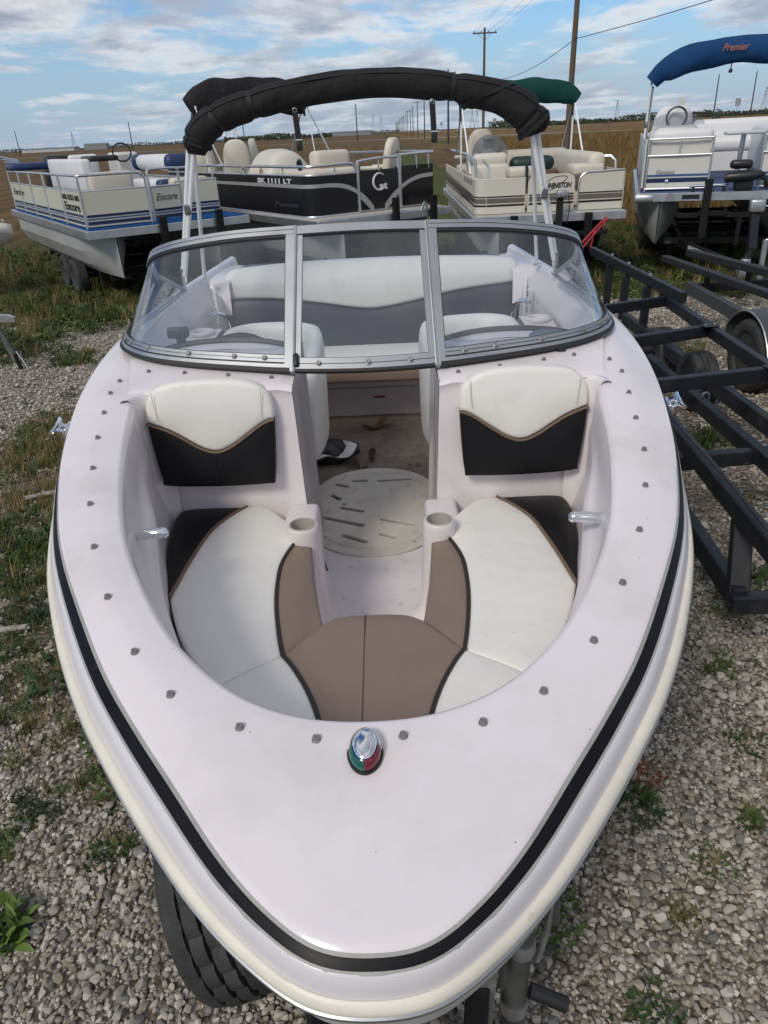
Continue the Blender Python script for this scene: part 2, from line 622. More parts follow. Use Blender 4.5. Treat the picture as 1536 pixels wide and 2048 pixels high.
def lettering(text, size, origin, xdir, ydir, material, parent, shear=0.0, width=None, depth=0.0015, name='lettering', bold=0.0):
    cu = bpy.data.curves.new('text', 'FONT')
    cu.body = text
    cu.size = size
    cu.shear = shear
    cu.extrude = depth
    cu.offset = bold
    cu.resolution_u = 3
    tmp = bpy.data.objects.new('tmp', cu)
    COL.objects.link(tmp)
    bpy.context.view_layer.update()
    dg = bpy.context.evaluated_depsgraph_get()
    me = bpy.data.meshes.new_from_object(tmp.evaluated_get(dg))
    bpy.data.objects.remove(tmp)
    bpy.data.curves.remove(cu)
    xs = [v.co.x for v in me.vertices]
    w = max(xs) - min(xs)
    k = (width / w) if width else 1.0
    m = frame_m(xdir, ydir)
    o3 = Vector(origin)
    for v in me.vertices:
        v.co = m @ Vector(((v.co.x - min(xs)) * k, v.co.y, v.co.z)) + o3
    me.materials.clear()
    return put(me, name, material, parent)

def flat_with_holes(outline, holes, thick, bev=0.0):
    cu = bpy.data.curves.new('c', 'CURVE')
    cu.dimensions = '2D'
    cu.fill_mode = 'BOTH'
    cu.extrude = thick / 2
    cu.bevel_depth = bev
    cu.bevel_resolution = 1
    for loop in [outline] + holes:
        sp = cu.splines.new('POLY')
        sp.points.add(len(loop) - 1)
        for p, q in zip(sp.points, loop):
            p.co = (q[0], q[1], 0, 1)
        sp.use_cyclic_u = True
    tmp = bpy.data.objects.new('tmp', cu)
    COL.objects.link(tmp)
    bpy.context.view_layer.update()
    dg = bpy.context.evaluated_depsgraph_get()
    me = bpy.data.meshes.new_from_object(tmp.evaluated_get(dg))
    bpy.data.objects.remove(tmp)
    bpy.data.curves.remove(cu)
    return me

def tyre_mesh(rad, width, grooves=3, n=64, blocks=True):
    """axis along local x, centre at origin"""
    hw = width / 2
    prof = [(rad * 0.60, -hw * 0.72), (rad * 0.66, -hw * 0.92), (rad * 0.80, -hw * 1.0), (rad * 0.90, -hw * 0.97), (rad * 0.945, -hw * 0.90)]
    inner = []
    k = grooves + 1
    gw = width * 0.045
    band = (hw * 1.56 - grooves * gw) / k
    x = -hw * 0.78
    for i in range(k):
        inner += [(rad * (0.998 if 0 < i < k - 1 else (0.966 if i == 0 else 0.984)), x), (rad * (0.998 if 0 < i < k - 1 else (0.984 if i == 0 else 0.966)), x + band)]
        x += band
        if i < grooves:
            inner += [(rad * 0.950, x + gw * 0.15), (rad * 0.950, x + gw * 0.85)]
            x += gw
    prof = prof + inner + [(r_, -z_) for r_, z_ in reversed(prof)]
    mb = MB()
    lo, hi = 5, 5 + len(inner)

    def mod(i, kk):
        if blocks and lo <= i < hi and prof[i][0] > rad * 0.975:
            return -rad * 0.030 if (kk + (i // 4) * 2) % 4 == 0 else 0
        if blocks and i in (4, hi) and kk % 4 < 2:
            return -rad * 0.022
        return 0
    mb.lathe(prof, n, m=roty(R(90)), mod=mod)
    return mb

def wheel(parent, loc, rad, width, side=1, rot=(0, 0, 0), spokes=True, rim='rim_white', name='wheel', n=60):
    w = bpy.data.objects.new(name, None)
    COL.objects.link(w)
    w.parent = parent
    w.location = loc
    w.rotation_euler = rot
    obj('tyre', tyre_mesh(rad, width, 3, n), 'tyre', w, smooth=30)
    mb = MB()
    r0 = rad * 0.62
    hw = width / 2
    prof = [(0.01, hw * 0.35), (r0 * 0.30, hw * 0.40), (r0 * 0.38, hw * 0.25), (r0 * 0.78, hw * 0.15), (r0 * 0.84, hw * 0.55), (r0, hw * 0.72), (r0 * 1.02, hw * 0.70), (r0, -hw * 0.7), (0.01, -hw * 0.6)]
    mb.lathe(prof, 28, m=roty(R(90)) @ (Matrix.Identity(3) if side > 0 else rotx(R(180))))
    obj('rim', mb, rim, w)
    if spokes:
        mb = MB()
        for k in range(5):
            t = 2 * math.pi * k / 5
            mb.lathe([(0.011, 0), (0.011, 0.02), (0.004, 0.025)], 8, c=(side * hw * 0.30, r0 * 0.5 * math.cos(t), r0 * 0.5 * math.sin(t)), m=roty(R(90) * side))
        obj('lug_nut', mb, 'steel', w)
    return w

def scatter(name, pts, rots, scls, idx, variants, label, cat):
    """one object of uncountable stuff: instances of a few small meshes on given points"""
    col = bpy.data.collections.new(name + '_pieces')
    for i, (me, m) in enumerate(variants):
        o = bpy.data.objects.new('%s_piece_%02d' % (name, i), me)
        if not me.materials:
            me.materials.append(MATS[m])
        col.objects.link(o)
    me = bpy.data.meshes.new(name)
    me.vertices.add(len(pts))
    me.vertices.foreach_set('co', np.asarray(pts, np.float32).ravel())
    a = me.attributes.new('rot', 'FLOAT_VECTOR', 'POINT')
    a.data.foreach_set('vector', np.asarray(rots, np.float32).ravel())
    a = me.attributes.new('scl', 'FLOAT_VECTOR', 'POINT')
    a.data.foreach_set('vector', np.asarray(scls, np.float32).ravel())
    a = me.attributes.new('idx', 'INT', 'POINT')
    a.data.foreach_set('value', np.asarray(idx, np.int32))
    o = put(me, name)
    ng = bpy.data.node_groups.new(name + '_nodes', 'GeometryNodeTree')
    ng.interface.new_socket('Geometry', in_out='INPUT', socket_type='NodeSocketGeometry')
    ng.interface.new_socket('Geometry', in_out='OUTPUT', socket_type='NodeSocketGeometry')
    gi = ng.nodes.new('NodeGroupInput')
    go = ng.nodes.new('NodeGroupOutput')
    ci = ng.nodes.new('GeometryNodeCollectionInfo')
    ci.inputs['Collection'].default_value = col
    ci.inputs['Separate Children'].default_value = True
    ci.inputs['Reset Children'].default_value = True
    ip = ng.nodes.new('GeometryNodeInstanceOnPoints')
    ip.inputs['Pick Instance'].default_value = True

    def na(nm, ty):
        n = ng.nodes.new('GeometryNodeInputNamedAttribute')
        n.data_type = ty
        n.inputs['Name'].default_value = nm
        return n.outputs['Attribute']
    ng.links.new(gi.outputs[0], ip.inputs['Points'])
    ng.links.new(ci.outputs[0], ip.inputs['Instance'])
    ng.links.new(na('idx', 'INT'), ip.inputs['Instance Index'])
    ng.links.new(na('rot', 'FLOAT_VECTOR'), ip.inputs['Rotation'])
    ng.links.new(na('scl', 'FLOAT_VECTOR'), ip.inputs['Scale'])
    ng.links.new(ip.outputs[0], go.inputs[0])
    md = o.modifiers.new('pieces', 'NODES')
    md.node_group = ng
    tag(o, label, cat, kind='stuff')
    return o

# ================================================================== the bowrider in front
# local frame: u across (picture right), v aft, w up from the ground; root at midships on the ground
V0 = 2.9
PSI, RHO, X0 = R(-1.0096), R(0.328), -0.0947
BOAT = thing('bowrider_boat', 'white open-bow motorboat with wraparound windshield, seen over its bow', 'boat',
             (X0 - math.sin(PSI) * V0, math.cos(PSI) * V0, 0), (0, RHO, PSI))

def sstep(a, b, x):
    t = min(1, max(0, (x - a) / (b - a)))
    return t * t * (3 - 2 * t)

def B(u, v, w):
    # the bow of this hull stands a little to one side of its centreline
    return (u + 0.026 * sstep(2.5, 0.6, v), v - V0, w)

def D(v):
    k = 0.02
    x = 1.27 + 0.1368 * (v - 1.0)
    return -k * math.log(math.exp(-(x - 1.5) / k) + math.exp(-(1.53 - 1.5) / k)) + 1.5

def sstep(a, b, x):
    t = min(1, max(0, (x - a) / (b - a)))
    return t * t * (3 - 2 * t)

RAIL = [(0, .584), (.10, .600), (.20, .662), (.30, .750), (.40, .862), (.51, 1.00), (.62, 1.155), (.73, 1.35), (.84, 1.60), (.93, 1.90),
        (1.01, 2.22), (1.065, 2.52), (1.095, 2.85), (1.115, 3.3), (1.115, 4.0), (1.08, 4.7), (1.04, 5.35)]
COAM = [(0, 1.022), (.09, 1.028), (.17, 1.048), (.25, 1.085), (.325, 1.14), (.40, 1.215), (.47, 1.305), (.555, 1.45), (.645, 1.64), (.72, 1.88),
        (.78, 2.14), (.83, 2.42), (.935, 2.85), (1.02, 3.3), (1.048, 4.0), (1.010, 4.7), (.97, 5.32)]
NS = 6

def half_curve(st):
    full = [(-st[2][0], st[2][1]), (-st[1][0], st[1][1])] + st
    c = cr(full, NS)
    return [np.array(p) for p in c[2 * NS:]]

rail_h = half_curve(RAIL)
coam_h = half_curve(COAM)
NP = len(rail_h)

def normals_in(c, sign=1):
    out = []
    for i in range(len(c)):
        if i == 0:
            t = np.array([1.0, 0.0])
        else:
            t = c[min(i + 1, len(c) - 1)] - c[i - 1]
        t = t / np.linalg.norm(t)
        out.append(np.array([-t[1], t[0]]) * sign)
    return out

rail_n = normals_in(rail_h)      # points inward (towards +v at the bow, -u at the side)
coam_n = normals_in(coam_h)

def both(half):
    """half: list of (u, v, w) bow to stern on the +u side -> full loop, -u stern .. bow .. +u stern"""
    l = [(-p[0], p[1], p[2]) for p in reversed(half)]
    return [B(*p) for p in l[:-1]] + [B(*p) for p in half]

def rail_ring(o, h, scale_o=True, scale_h=True, wear=None):
    out = []
    o0, h0 = o, h
    for i in range(NP):
        k = i / NS
        if wear is not None:
            o, h = o0 + wear[0][i], h0 + wear[1][i]
        fo = 1 + 0.52 * sstep(1.2, 4.5, k) - 0.92 * sstep(6.5, 9.6, k)
        fh = 1 + 0.7 * sstep(7.5, 11.5, k) if scale_h else 1
        p = rail_h[i] + rail_n[i] * (o * fo)
        if i == 0:
            p[0] = 0
        out.append((p[0], p[1], D(rail_h[i][1]) + h * (fh if h > -0.06 else 1) - (0.05 * sstep(7.5, 11.5, k) if h <= -0.06 else 0)))
    return out

# hull below the rail
r0 = rail_ring(0.012, -0.105)
def hull_ring(fu, dv, wz, flare):
    out = []
    for i in range(NP):
        u, v = rail_h[i]
        e = math.exp(-(v - .58) / 0.8)
        out.append((u * fu * (1 - flare * e), v + dv * e, wz(v, e)))
    return out
hr = [r0,
      hull_ring(0.985, 0.10, lambda v, e: D(v) - 0.32, 0.04),
      hull_ring(0.95, 0.24, lambda v, e: 0.98 + 0.06 * e, 0.14),
      hull_ring(0.86, 0.42, lambda v, e: 0.74 + 0.10 * e, 0.30),
      hull_ring(0.45, 0.60, lambda v, e: 0.58 + 0.16 * e, 0.35),
      hull_ring(0.0, 0.75, lambda v, e: 0.46 + 0.28 * e, 0.0)]
mb = MB().loft([both(r) for r in hr])
hull = obj('hull', mb, 'hull_white', BOAT, smooth=40)
mb = MB()
tr = [r[-1] for r in hr]
mb.add([B(*p) for p in tr] + [B(-p[0], p[1], p[2]) for p in reversed(tr)], [tuple(range(2 * len(tr)))])
obj('transom', mb, 'hull_white', BOAT)

def ring_part(name, specs, material, smooth=60, **kw):
    return obj(name, MB().loft([both(rail_ring(o, h)) for o, h in specs]), material, BOAT, smooth=smooth)

ring_part('rail_edge_trim', [(0.012, -0.106), (0.0, -0.105), (-0.001, -0.097), (0.003, -0.094)], 'anodised')
ring_part('rub_rail', [(0.003, -0.095), (0.0, -0.090), (0.0005, -0.083), (0.003, -0.076), (0.007, -0.071), (0.011, -0.069), (0.014, -0.071)], 'rail_cream')
ring_part('deck_flange', [(0.013, -0.072), (0.0145, -0.066), (0.0165, -0.055), (0.0195, -0.045), (0.0225, -0.0385), (0.0255, -0.0345), (0.0275, -0.033)], 'gel_silver')
wr_ = np.random.default_rng(8)
blk = np.repeat(wr_.choice([0.0, 1.0, 0.4, 0.0], NP), wr_.integers(1, 4, NP))[:NP] * np.array([1.0 - sstep(2.0, 4.0, i / NS) for i in range(NP)])
wear_out = (-0.0040 * blk, -0.0048 * blk + 0.0006)
obj('stripe_edge', MB().loft([both(rail_ring(0.0275, -0.0329, wear=wear_out)), both(rail_ring(0.0300, -0.0303)), both(rail_ring(0.0308, -0.0300))]), 'stripe_grey', BOAT, smooth=60)
st_ = ring_part('black_stripe', [(0.0300, -0.0298), (0.0340, -0.0260), (0.0390, -0.0222), (0.0432, -0.0194)], 'stripe_black')
ring_part('stripe_edge', [(0.0427, -0.0200), (0.0460, -0.0177), (0.0482, -0.0163)], 'stripe_grey')

# deck from the stripe to the coaming
g_ring = rail_ring(0.0478, -0.0167)
DK = -0.008      # deck edge level relative to the sheer line
c_ring = [(p[0], p[1], D(p[1]) + DK) for p in coam_h]
rings = [rail_ring(0.045, -0.025), g_ring]
for t in (0.06, 0.14, 0.28, 0.45, 0.62, 0.80, 0.93, 1.0):
    ring = []
    for i in range(NP):
        a, b = np.array(g_ring[i]), np.array(c_ring[i])
        p = a + (b - a) * t
        lift = 0.010 * math.sin(math.pi * min(1, t * 1.0)) * (0.7 if i < NS * 4 else 1.0)
        p[2] += lift
        ring.append(tuple(p))
    rings.append(ring)
for o, h in ((0.006, -0.0012), (0.013, -0.0060), (0.018, -0.0140), (0.021, -0.0260)):
    rings.append([((coam_h[i] + coam_n[i] * o)[0] if i else 0.0,
                  (coam_h[i] + coam_n[i] * o)[1], D(coam_h[i][1]) + DK + h) for i in range(NP)])
deck = obj('deck', MB().loft([both(r) for r in rings]), 'gelcoat', BOAT, smooth=60)

# inner walls of the bow well and cockpit
def coam_ring(o, w):
    out = []
    for i in range(NP):
        k = i / NS
        oo = o(k) if callable(o) else o
        p = coam_h[i] + coam_n[i] * oo
        out.append((p[0] if i else 0.0, p[1], w(k, D(coam_h[i][1]))))
    return out
def fl(k):                      # how much the wall leans in: little at the very bow
    return 0.35 + 0.65 * sstep(4, 9, k)
def fr_(k):                     # the bolster ridge dies out before the console
    return fl(k) * (1 - 0.85 * sstep(9.2, 10.7, k))
aft = lambda k: sstep(11.2, 12.2, k)
bot = lambda k: 0.90 * (1 - aft(k)) + 0.64 * aft(k)
wall_rings = [coam_ring(0.0210, lambda k, d: d + DK - 0.026),
              coam_ring(lambda k: 0.024 + 0.004 * fr_(k), lambda k, d: d - 0.06),
              coam_ring(lambda k: 0.026 + 0.008 * fr_(k) + 0.075 * aft(k), lambda k, d: d - 0.13),
              coam_ring(lambda k: 0.026 + 0.014 * fr_(k) + 0.075 * aft(k), lambda k, d: d - 0.160),
              coam_ring(lambda k: 0.026 + 0.034 * fr_(k) + 0.075 * aft(k), lambda k, d: d - 0.178),
              coam_ring(lambda k: 0.026 + 0.050 * fr_(k) + 0.075 * aft(k), lambda k, d: d - 0.190),
              coam_ring(lambda k: 0.026 + 0.056 * fr_(k) + 0.075 * aft(k), lambda k, d: d - 0.206),
              coam_ring(lambda k: 0.026 + 0.050 * fr_(k) + 0.075 * aft(k), lambda k, d: d - 0.26),
              coam_ring(lambda k: 0.026 + 0.052 * fr_(k) + 0.075 * aft(k), lambda k, d: d - 0.36),
              coam_ring(lambda k: 0.026 + 0.060 * fl(k) + 0.10 * aft(k), lambda k, d: bot(k))]
obj('inner_wall', MB().loft([both(r) for r in wall_rings]), 'liner', BOAT, smooth=60)

def coam_at(v):
    for i in range(NS * 8, NP - 1):
        a, b = coam_h[i], coam_h[i + 1]
        if a[1] <= v <= b[1]:
            t = (v - a[1]) / (b[1] - a[1])
            return a[0] + (b[0] - a[0]) * t
    return coam_h[-1][0]

# cowl under the windshield with the console front (bulkhead) and console sides, one per side
AISLE = 0.262
BULK = 2.487
for s in (-1, 1):
    mb = MB()
    rows = []
    for v, dz in ((BULK, -1), (BULK - 0.0005, -0.045), (BULK - 0.004, -0.02), (BULK - 0.012, -0.006), (BULK - 0.003, 0.0), (2.52, 0.004), (2.58, 0.004), (2.66, 0.006), (2.76, 0.010), (2.83, 0.010), (2.87, 0.0), (2.885, -0.03)):
        row = []
        ue = coam_at(max(v, 2.425)) - (0.0 if v > 2.49 else 0.0)
        for j in range(13):
            t = j / 12
            a0 = AISLE - 0.0138 if dz == -1 else AISLE
            u = a0 + (ue - a0) * t
            # rounded aisle edge
            w = (0.90 if dz == -1 else D(v) + DK + dz)
            if j == 0 and dz != -1:
                w -= 0.010
            row.append(B(s * u, v, w))
        rows.append(row)
    mb.loft(rows)
    obj('cowl', mb, 'gelcoat', BOAT, smooth=50)
    # aisle side panel with a shallow inset
    mb = MB()
    rows = []
    for v, uo in ((BULK - 0.002, 0.0), (BULK + 0.03, -0.004), (2.60, -0.004), (2.612, 0.012), (2.90, 0.014), (2.915, -0.002), (2.93, -0.002)):
        rows.append([B(s * (AISLE + uo - 0.020 * (1 - (w - .62) / .9)), v, w) for w in (0.62, 0.80, 0.98, 1.0, 1.25, D(v) - 0.004)])
    mb.loft(rows)
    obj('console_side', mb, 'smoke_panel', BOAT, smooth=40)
    # lower console front down to the floor beside the aisle
    mb = MB()
    mb.loft([[B(s * max(u, AISLE - 0.020 * (1 - (w - .62) / .9)), BULK + dv, w) for u in (0.20, 0.30, 0.45, 0.62, 0.80)] for w, dv in ((0.905, 0.0), (0.80, -0.004), (0.63, -0.006))])
    obj('console_base', mb, 'liner', BOAT)
    # dashboard behind the glass
    mb = MB()
    rows = []
    for v, w in ((2.84, 1.508), (2.86, 1.522), (2.885, 1.526), (2.91, 1.512), (2.935, 1.44), (2.95, 1.20), (2.945, 1.05), (2.93, 0.65)):
        rows.append([B(s * u, v + 0.03 * math.sin((u - .26) / .62 * math.pi), w - 0.04 * abs((u - .57) / .31) ** 2.5) for u in np.linspace(0.268, 0.875, 12)])
    mb.loft(rows)
    obj('dashboard', mb, 'liner' if s > 0 else 'liner', BOAT, smooth=50)
    mb = MB()
    mb.tube([B(s * u, 2.885 + 0.03 * math.sin((u - .26) / .62 * math.pi), 1.531 - 0.04 * abs((u - .57) / .31) ** 2.5) for u in np.linspace(0.30, 0.85, 14)], 0.013, 8)
    obj('dash_brow', mb, 'plastic_grey', BOAT)

# rounded corners where the coaming wall meets the console front
for s in (-1, 1):
    rc = 0.075
    uc, vc = 0.812 - rc, BULK + 0.002 - rc
    tp = D(BULK) + DK + 0.0015
    ths = np.linspace(R(-8), R(98), 14)
    arc_pt = lambda r_, t, w: B(s * (uc + r_ * math.cos(t)), vc + r_ * math.sin(t), w)
    rings = [[arc_pt(rc - 0.030, t, 0.90) for t in ths], [arc_pt(rc - 0.012, t, 1.10) for t in ths], [arc_pt(rc, t, tp - 0.10) for t in ths], [arc_pt(rc + 0.001, t, tp - 0.022) for t in ths], [arc_pt(rc + 0.004, t, tp - 0.010) for t in ths],
             [arc_pt(rc + 0.010, t, tp - 0.003) for t in ths], [arc_pt(rc + 0.018, t, tp) for t in ths], [arc_pt(rc + 0.034, t, tp - 0.003) for t in ths], [arc_pt(rc + 0.045, t, tp - 0.02) for t in ths]]
    obj('corner_fillet', MB().loft(rings), 'gelcoat', BOAT, smooth=60)

# ---- bow footwell, floors
FW = [(0, 1.742), (.08, 1.740), (.125, 1.722), (.150, 1.75), (.168, 1.86), (.182, 2.0), (.197, 2.12), (.208, 2.26), (.222, 2.40), (.236, 2.485)]
fwc = cr(FW, 4)
fwn = len(fwc)
wb = wall_rings[-1][:NS * 11 + 1]
wsel = [wb[int(round(i * (len(wb) - 1) / (fwn - 1)))] for i in range(fwn)]
def both2(h):
    return [B(-p[0], p[1], p[2]) for p in reversed(h)][:-1] + [B(*p) for p in h]
mb = MB().loft([both2([(p[0], p[1], 0.902) for p in wsel]), both2([(p[0], p[1], 0.924) for p in fwc]), both2([(p[0] * .995, p[1] + .004, 0.912) for p in fwc]),
                both2([(p[0] * .96, p[1] + .02, 0.80) for p in fwc]), both2([(p[0] * .90, p[1] + .035, 0.672) for p in fwc]), both2([(p[0] * .82, p[1] + .05, 0.652) for p in fwc])])
obj('seat_base', mb, 'liner', BOAT, smooth=50)
HC = (-0.005, 3.085)                  # hatch centre
def sup(a, b, n=96, e=2.25, c=HC):
    out = []
    for i in range(n):
        t = 2 * math.pi * i / n
        cs, sn = math.cos(t), math.sin(t)
        out.append((c[0] + a * math.copysign(abs(cs) ** (2 / e), cs), c[1] + b * math.copysign(abs(sn) ** (2 / e), sn)))
    return out
# moulded bow floor: concave aft edge following the hatch
nose = [(u, HC[1] - 0.452 * (1 - abs(u / .335) ** 2.25) ** (1 / 2.25)) for u in np.linspace(-.245, .245, 25)]
fl_poly = [(-.245, nose[0][1])] + [(-p[0] * .83, p[1] + .05) for p in reversed(fwc)] + [(p[0] * .83, p[1] + .05) for p in fwc[1:]] + [(u, v) for u, v in reversed(nose)]
mb = MB()
n_ = len(fl_poly)
mb.add([B(x, y, 0.654) for x, y in fl_poly] + [B(x, y, 0.60) for x, y in fl_poly], [tuple(range(n_))] + [(i, (i + 1) % n_, n_ + (i + 1) % n_, n_ + i) for i in range(n_)])
obj('bow_floor', mb, 'floor_liner', BOAT, smooth=30)
mb = MB().add([B(-.90, 2.45, .628), B(.90, 2.45, .628), B(.90, 5.0, .628), B(-.90, 5.0, .628)], [(0, 1, 2, 3)])
obj('carpet', mb, 'carpet_brown', BOAT)

# ---- floor hatch with ring and slotted lid
def shift(o, z):
    o.location = (0, -V0, z)
    return o
ring = shift(put(flat_with_holes(sup(.330, .447), [sup(.292, .396)], 0.018, 0.003), 'hatch_ring', 'hatch_plastic', BOAT), 0.650)
def slot(cx_, cy_, ln, ang, wd=0.0155):
    out = []
    ca, sa = math.cos(R(ang)), math.sin(R(ang))
    for k in range(16):
        t = 2 * math.pi * k / 16
        x = wd * math.cos(t) + (ln / 2 if math.cos(t) >= 0 else -ln / 2)
        y = wd * math.sin(t)
        out.append((cx_ + x * ca - y * sa, cy_ + x * sa + y * ca))
    return out
slots = [slot(-.175, 3.335, .055, -28), slot(-.085, 3.385, .06, -6), slot(.095, 3.378, .16, 2, .013), slot(-.20, 3.205, .055, -52),
         slot(-.115, 3.065, .105, -24), slot(-.165, 2.955, .225, -27), slot(.10, 2.925, .15, -24), slot(-.095, 2.785, .115, -34), slot(.055, 2.80, .065, -32)]
lid = shift(put(flat_with_holes(sup(.286, .389), slots + [sup(.014, .012, 16, 2, (-.155, 3.125))], 0.016, 0.002), 'hatch_lid', 'hatch_plastic', BOAT), 0.652)
mb = MB().add([B(x, y, 0.640) for x, y in sup(.325, .44, 48)], [tuple(range(48))])  # flat sheet below the lid, shade of the slots put into its colour
obj('hatch_shade_sheet', mb, 'slot_shade', BOAT)
for x, y in ((-.20, 2.745), (.17, 2.735), (-.16, 3.455), (.03, 3.502), (.17, 3.46)):
    obj('screw', MB().lathe([(.0075, .661), (.0075, .6635), (.003, .665)], 10, c=B(x, y, 0)), 'steel', BOAT)

# ---- cushions
def inset(poly, d):
    P = [np.array(p) for p in poly]
    n = len(P)
    area = sum(P[i][0] * P[(i + 1) % n][1] - P[(i + 1) % n][0] * P[i][1] for i in range(n))
    sg = 1 if area > 0 else -1
    out = []
    for i in range(n):
        a = P[i] - P[i - 1]
        b = P[(i + 1) % n] - P[i]
        a = a / (np.linalg.norm(a) + 1e-9)
        b = b / (np.linalg.norm(b) + 1e-9)
        na, nb = np.array([-a[1], a[0]]), np.array([-b[1], b[0]])
        m = na + nb
        m = m / (np.linalg.norm(m) + 1e-9)
        k = 1 / max(0.6, m @ na)
        out.append(tuple(P[i] + sg * m * d * k))
    return out

def resample(poly, step=0.018):
    P = [np.array(p) for p in poly]
    out = []
    for i in range(len(P)):
        a, b = P[i], P[(i + 1) % len(P)]
        L = np.linalg.norm(b - a)
        k = max(1, int(L / step))
        for j in range(k):
            out.append(tuple(a + (b - a) * j / k))
    return out

from mathutils.geometry import delaunay_2d_cdt

def seg_dist(pts, poly):
    P = np.asarray(pts, float)
    A = np.asarray(poly, float)
    Bq = np.roll(A, -1, axis=0)
    d = Bq - A
    L = (d ** 2).sum(1) + 1e-12
    best = np.full(len(P), 1e9)
    for i in range(len(A)):
        t = np.clip(((P - A[i]) @ d[i]) / L[i], 0, 1)
        q = A[i] + t[:, None] * d[i]
        best = np.minimum(best, ((P - q) ** 2).sum(1))
    return np.sqrt(best)

def inside(pts, poly):
    P = np.asarray(pts, float)
    A = np.asarray(poly, float)
    Bq = np.roll(A, -1, axis=0)
    c = np.zeros(len(P), bool)
    for (x0, y0), (x1, y1) in zip(A, Bq):
        if y0 == y1:
            continue
        hit = ((y0 > P[:, 1]) != (y1 > P[:, 1])) & (P[:, 0] < (x1 - x0) * (P[:, 1] - y0) / (y1 - y0) + x0)
        c ^= hit
    return c

def pad(poly, place, thick=0.07, bev=0.014, crown=0.010):
    """upholstered pad: rounded edge, gently domed. place(x, y, h) -> point"""
    poly = resample(poly, 0.014)
    n = len(poly)
    cand = []
    for d in (bev * .06, bev * .22, bev * .5, bev * .95):
        q = np.array(inset(poly, d))
        ok = inside(q, poly) & (seg_dist(q, poly) > d * 0.9)
        cand.append(q[ok])
    A = np.array(poly)
    st = 0.028
    gx, gy = np.meshgrid(np.arange(A[:, 0].min(), A[:, 0].max(), st), np.arange(A[:, 1].min(), A[:, 1].max(), st))
    g = np.stack([gx.ravel(), gy.ravel()], 1)
    g = g + rng.uniform(-.003, .003, g.shape)
    ok = inside(g, poly)
    g = g[ok]
    g = g[seg_dist(g, poly) > bev * 1.5]
    pts = np.concatenate([A] + cand + [g])
    d = seg_dist(pts, poly)
    d[:n] = 0
    h = np.where(d < bev, -bev + np.sqrt(np.maximum(0, bev ** 2 - (bev - np.minimum(d, bev)) ** 2)), crown * (1 - np.exp(-np.maximum(0, d - bev) / 0.045)))
    vs2, es2, fs2, ov, oe, of = delaunay_2d_cdt([Vector((float(x), float(y))) for x, y in pts], [(i, (i + 1) % n) for i in range(n)], [], 1, 1e-6)
    out, hh = [], []
    for q, src in zip(vs2, ov):
        out.append((q.x, q.y))
        hh.append(float(h[src[0]]) if src else 0.0)
    mb = MB().add([place(x, y, k) for (x, y), k in zip(out, hh)], [tuple(f) for f in fs2])
    mb2 = MB().loft([[place(x, y, -bev) for x, y in poly], [place(x, y, -thick) for x, y in inset(poly, .002)]], True, False, True)
    # weld the rim
    key = {}
    for i, p in enumerate(mb.v):
        key[tuple(round(c, 5) for c in p)] = i
    base = len(mb.v)
    remap = []
    for p in mb2.v:
        k = tuple(round(c, 5) for c in p)
        if k in key:
            remap.append(key[k])
        else:
            remap.append(len(mb.v))
            mb.v.append(p)
    mb.f += [tuple(remap[i] for i in f) for f in mb2.f]
    return mb

CW = 1.0       # cushion height
S_bw = cr([(.480, 2.475), (.535, 2.395), (.583, 2.28), (.612, 2.08), (.630, 1.868)], 6)
S_tw = cr([(.236, 2.236), (.268, 2.175), (.298, 2.05), (.300, 1.93), (.290, 1.80), (.268, 1.66), (.248, 1.565)], 5)
S_top = cr([(.480, 2.475), (.43, 2.472), (.375, 2.435), (.30, 2.33), (.236, 2.236)], 4)
S_out = cr([(.630, 1.868), (.578, 1.725), (.508, 1.585), (.440, 1.485), (.410, 1.448)], 4)
S_fr = [(.410, 1.448), (.33, 1.512), (.248, 1.565)]
T_in = cr([(.236, 2.236), (.214, 2.215), (.203, 2.12), (.190, 2.0), (.172, 1.87), (.144, 1.705)], 4)
BK = cr([(.480, 2.475), (.60, 2.478), (.70, 2.474), (.735, 2.445), (.738, 2.36), (.722, 2.22), (.690, 2.05), (.660, 1.945), (.630, 1.868)], 3)
white_poly = S_top[:-1] + S_tw[:-1] + list(reversed(S_fr))[:-1] + list(reversed(S_out))[:-1] + list(reversed(S_bw))[:-1]
black_poly = BK[:-1] + list(reversed(S_bw))[:-1]
tan_poly = T_in[:-1] + [(.144, 1.705), (.20, 1.632)] + list(reversed(S_tw))[:-1]

def crv3(c, s, w):
    return [B(s * p[0], p[1], w) for p in c]

for s in (-1, 1):
    pl = lambda x, y, h, s=s: B(s * x, y, CW + h)
    side = 'left' if s < 0 else 'right'
    cu_ = obj('bow_cushion', pad(white_poly, pl, 0.07, 0.013, 0.010), 'vinyl_white', BOAT, smooth=60)
    cu_['label'] = 'white curved bow seat cushion on the %s' % side
    o = obj('corner_panel', pad(black_poly, pl, 0.07, 0.014, 0.008), 'vinyl_black_worn' if s < 0 else 'vinyl_black', cu_, smooth=60)
    o['label'] = 'black corner panel of the bow cushion' + (', cracked' if s < 0 else '')
    def pl_t(x, y, h, s=s):          # tan inset rolls down towards the footwell
        k = min(1, max(0, (0.285 - x) / 0.11))
        return B(s * x, y, CW + h - 0.022 * k * k)
    o = obj('tan_inset', pad(tan_poly, pl_t, 0.07, 0.010, 0.006), 'vinyl_tan', cu_, smooth=60)
    obj('piping', MB().tube(crv3(S_bw, s, CW + 0.000), 0.0058, 8), 'piping_tan', cu_)
    obj('piping', MB().tube(crv3(S_tw, s, CW + 0.000), 0.0062, 8), 'piping_black', cu_)

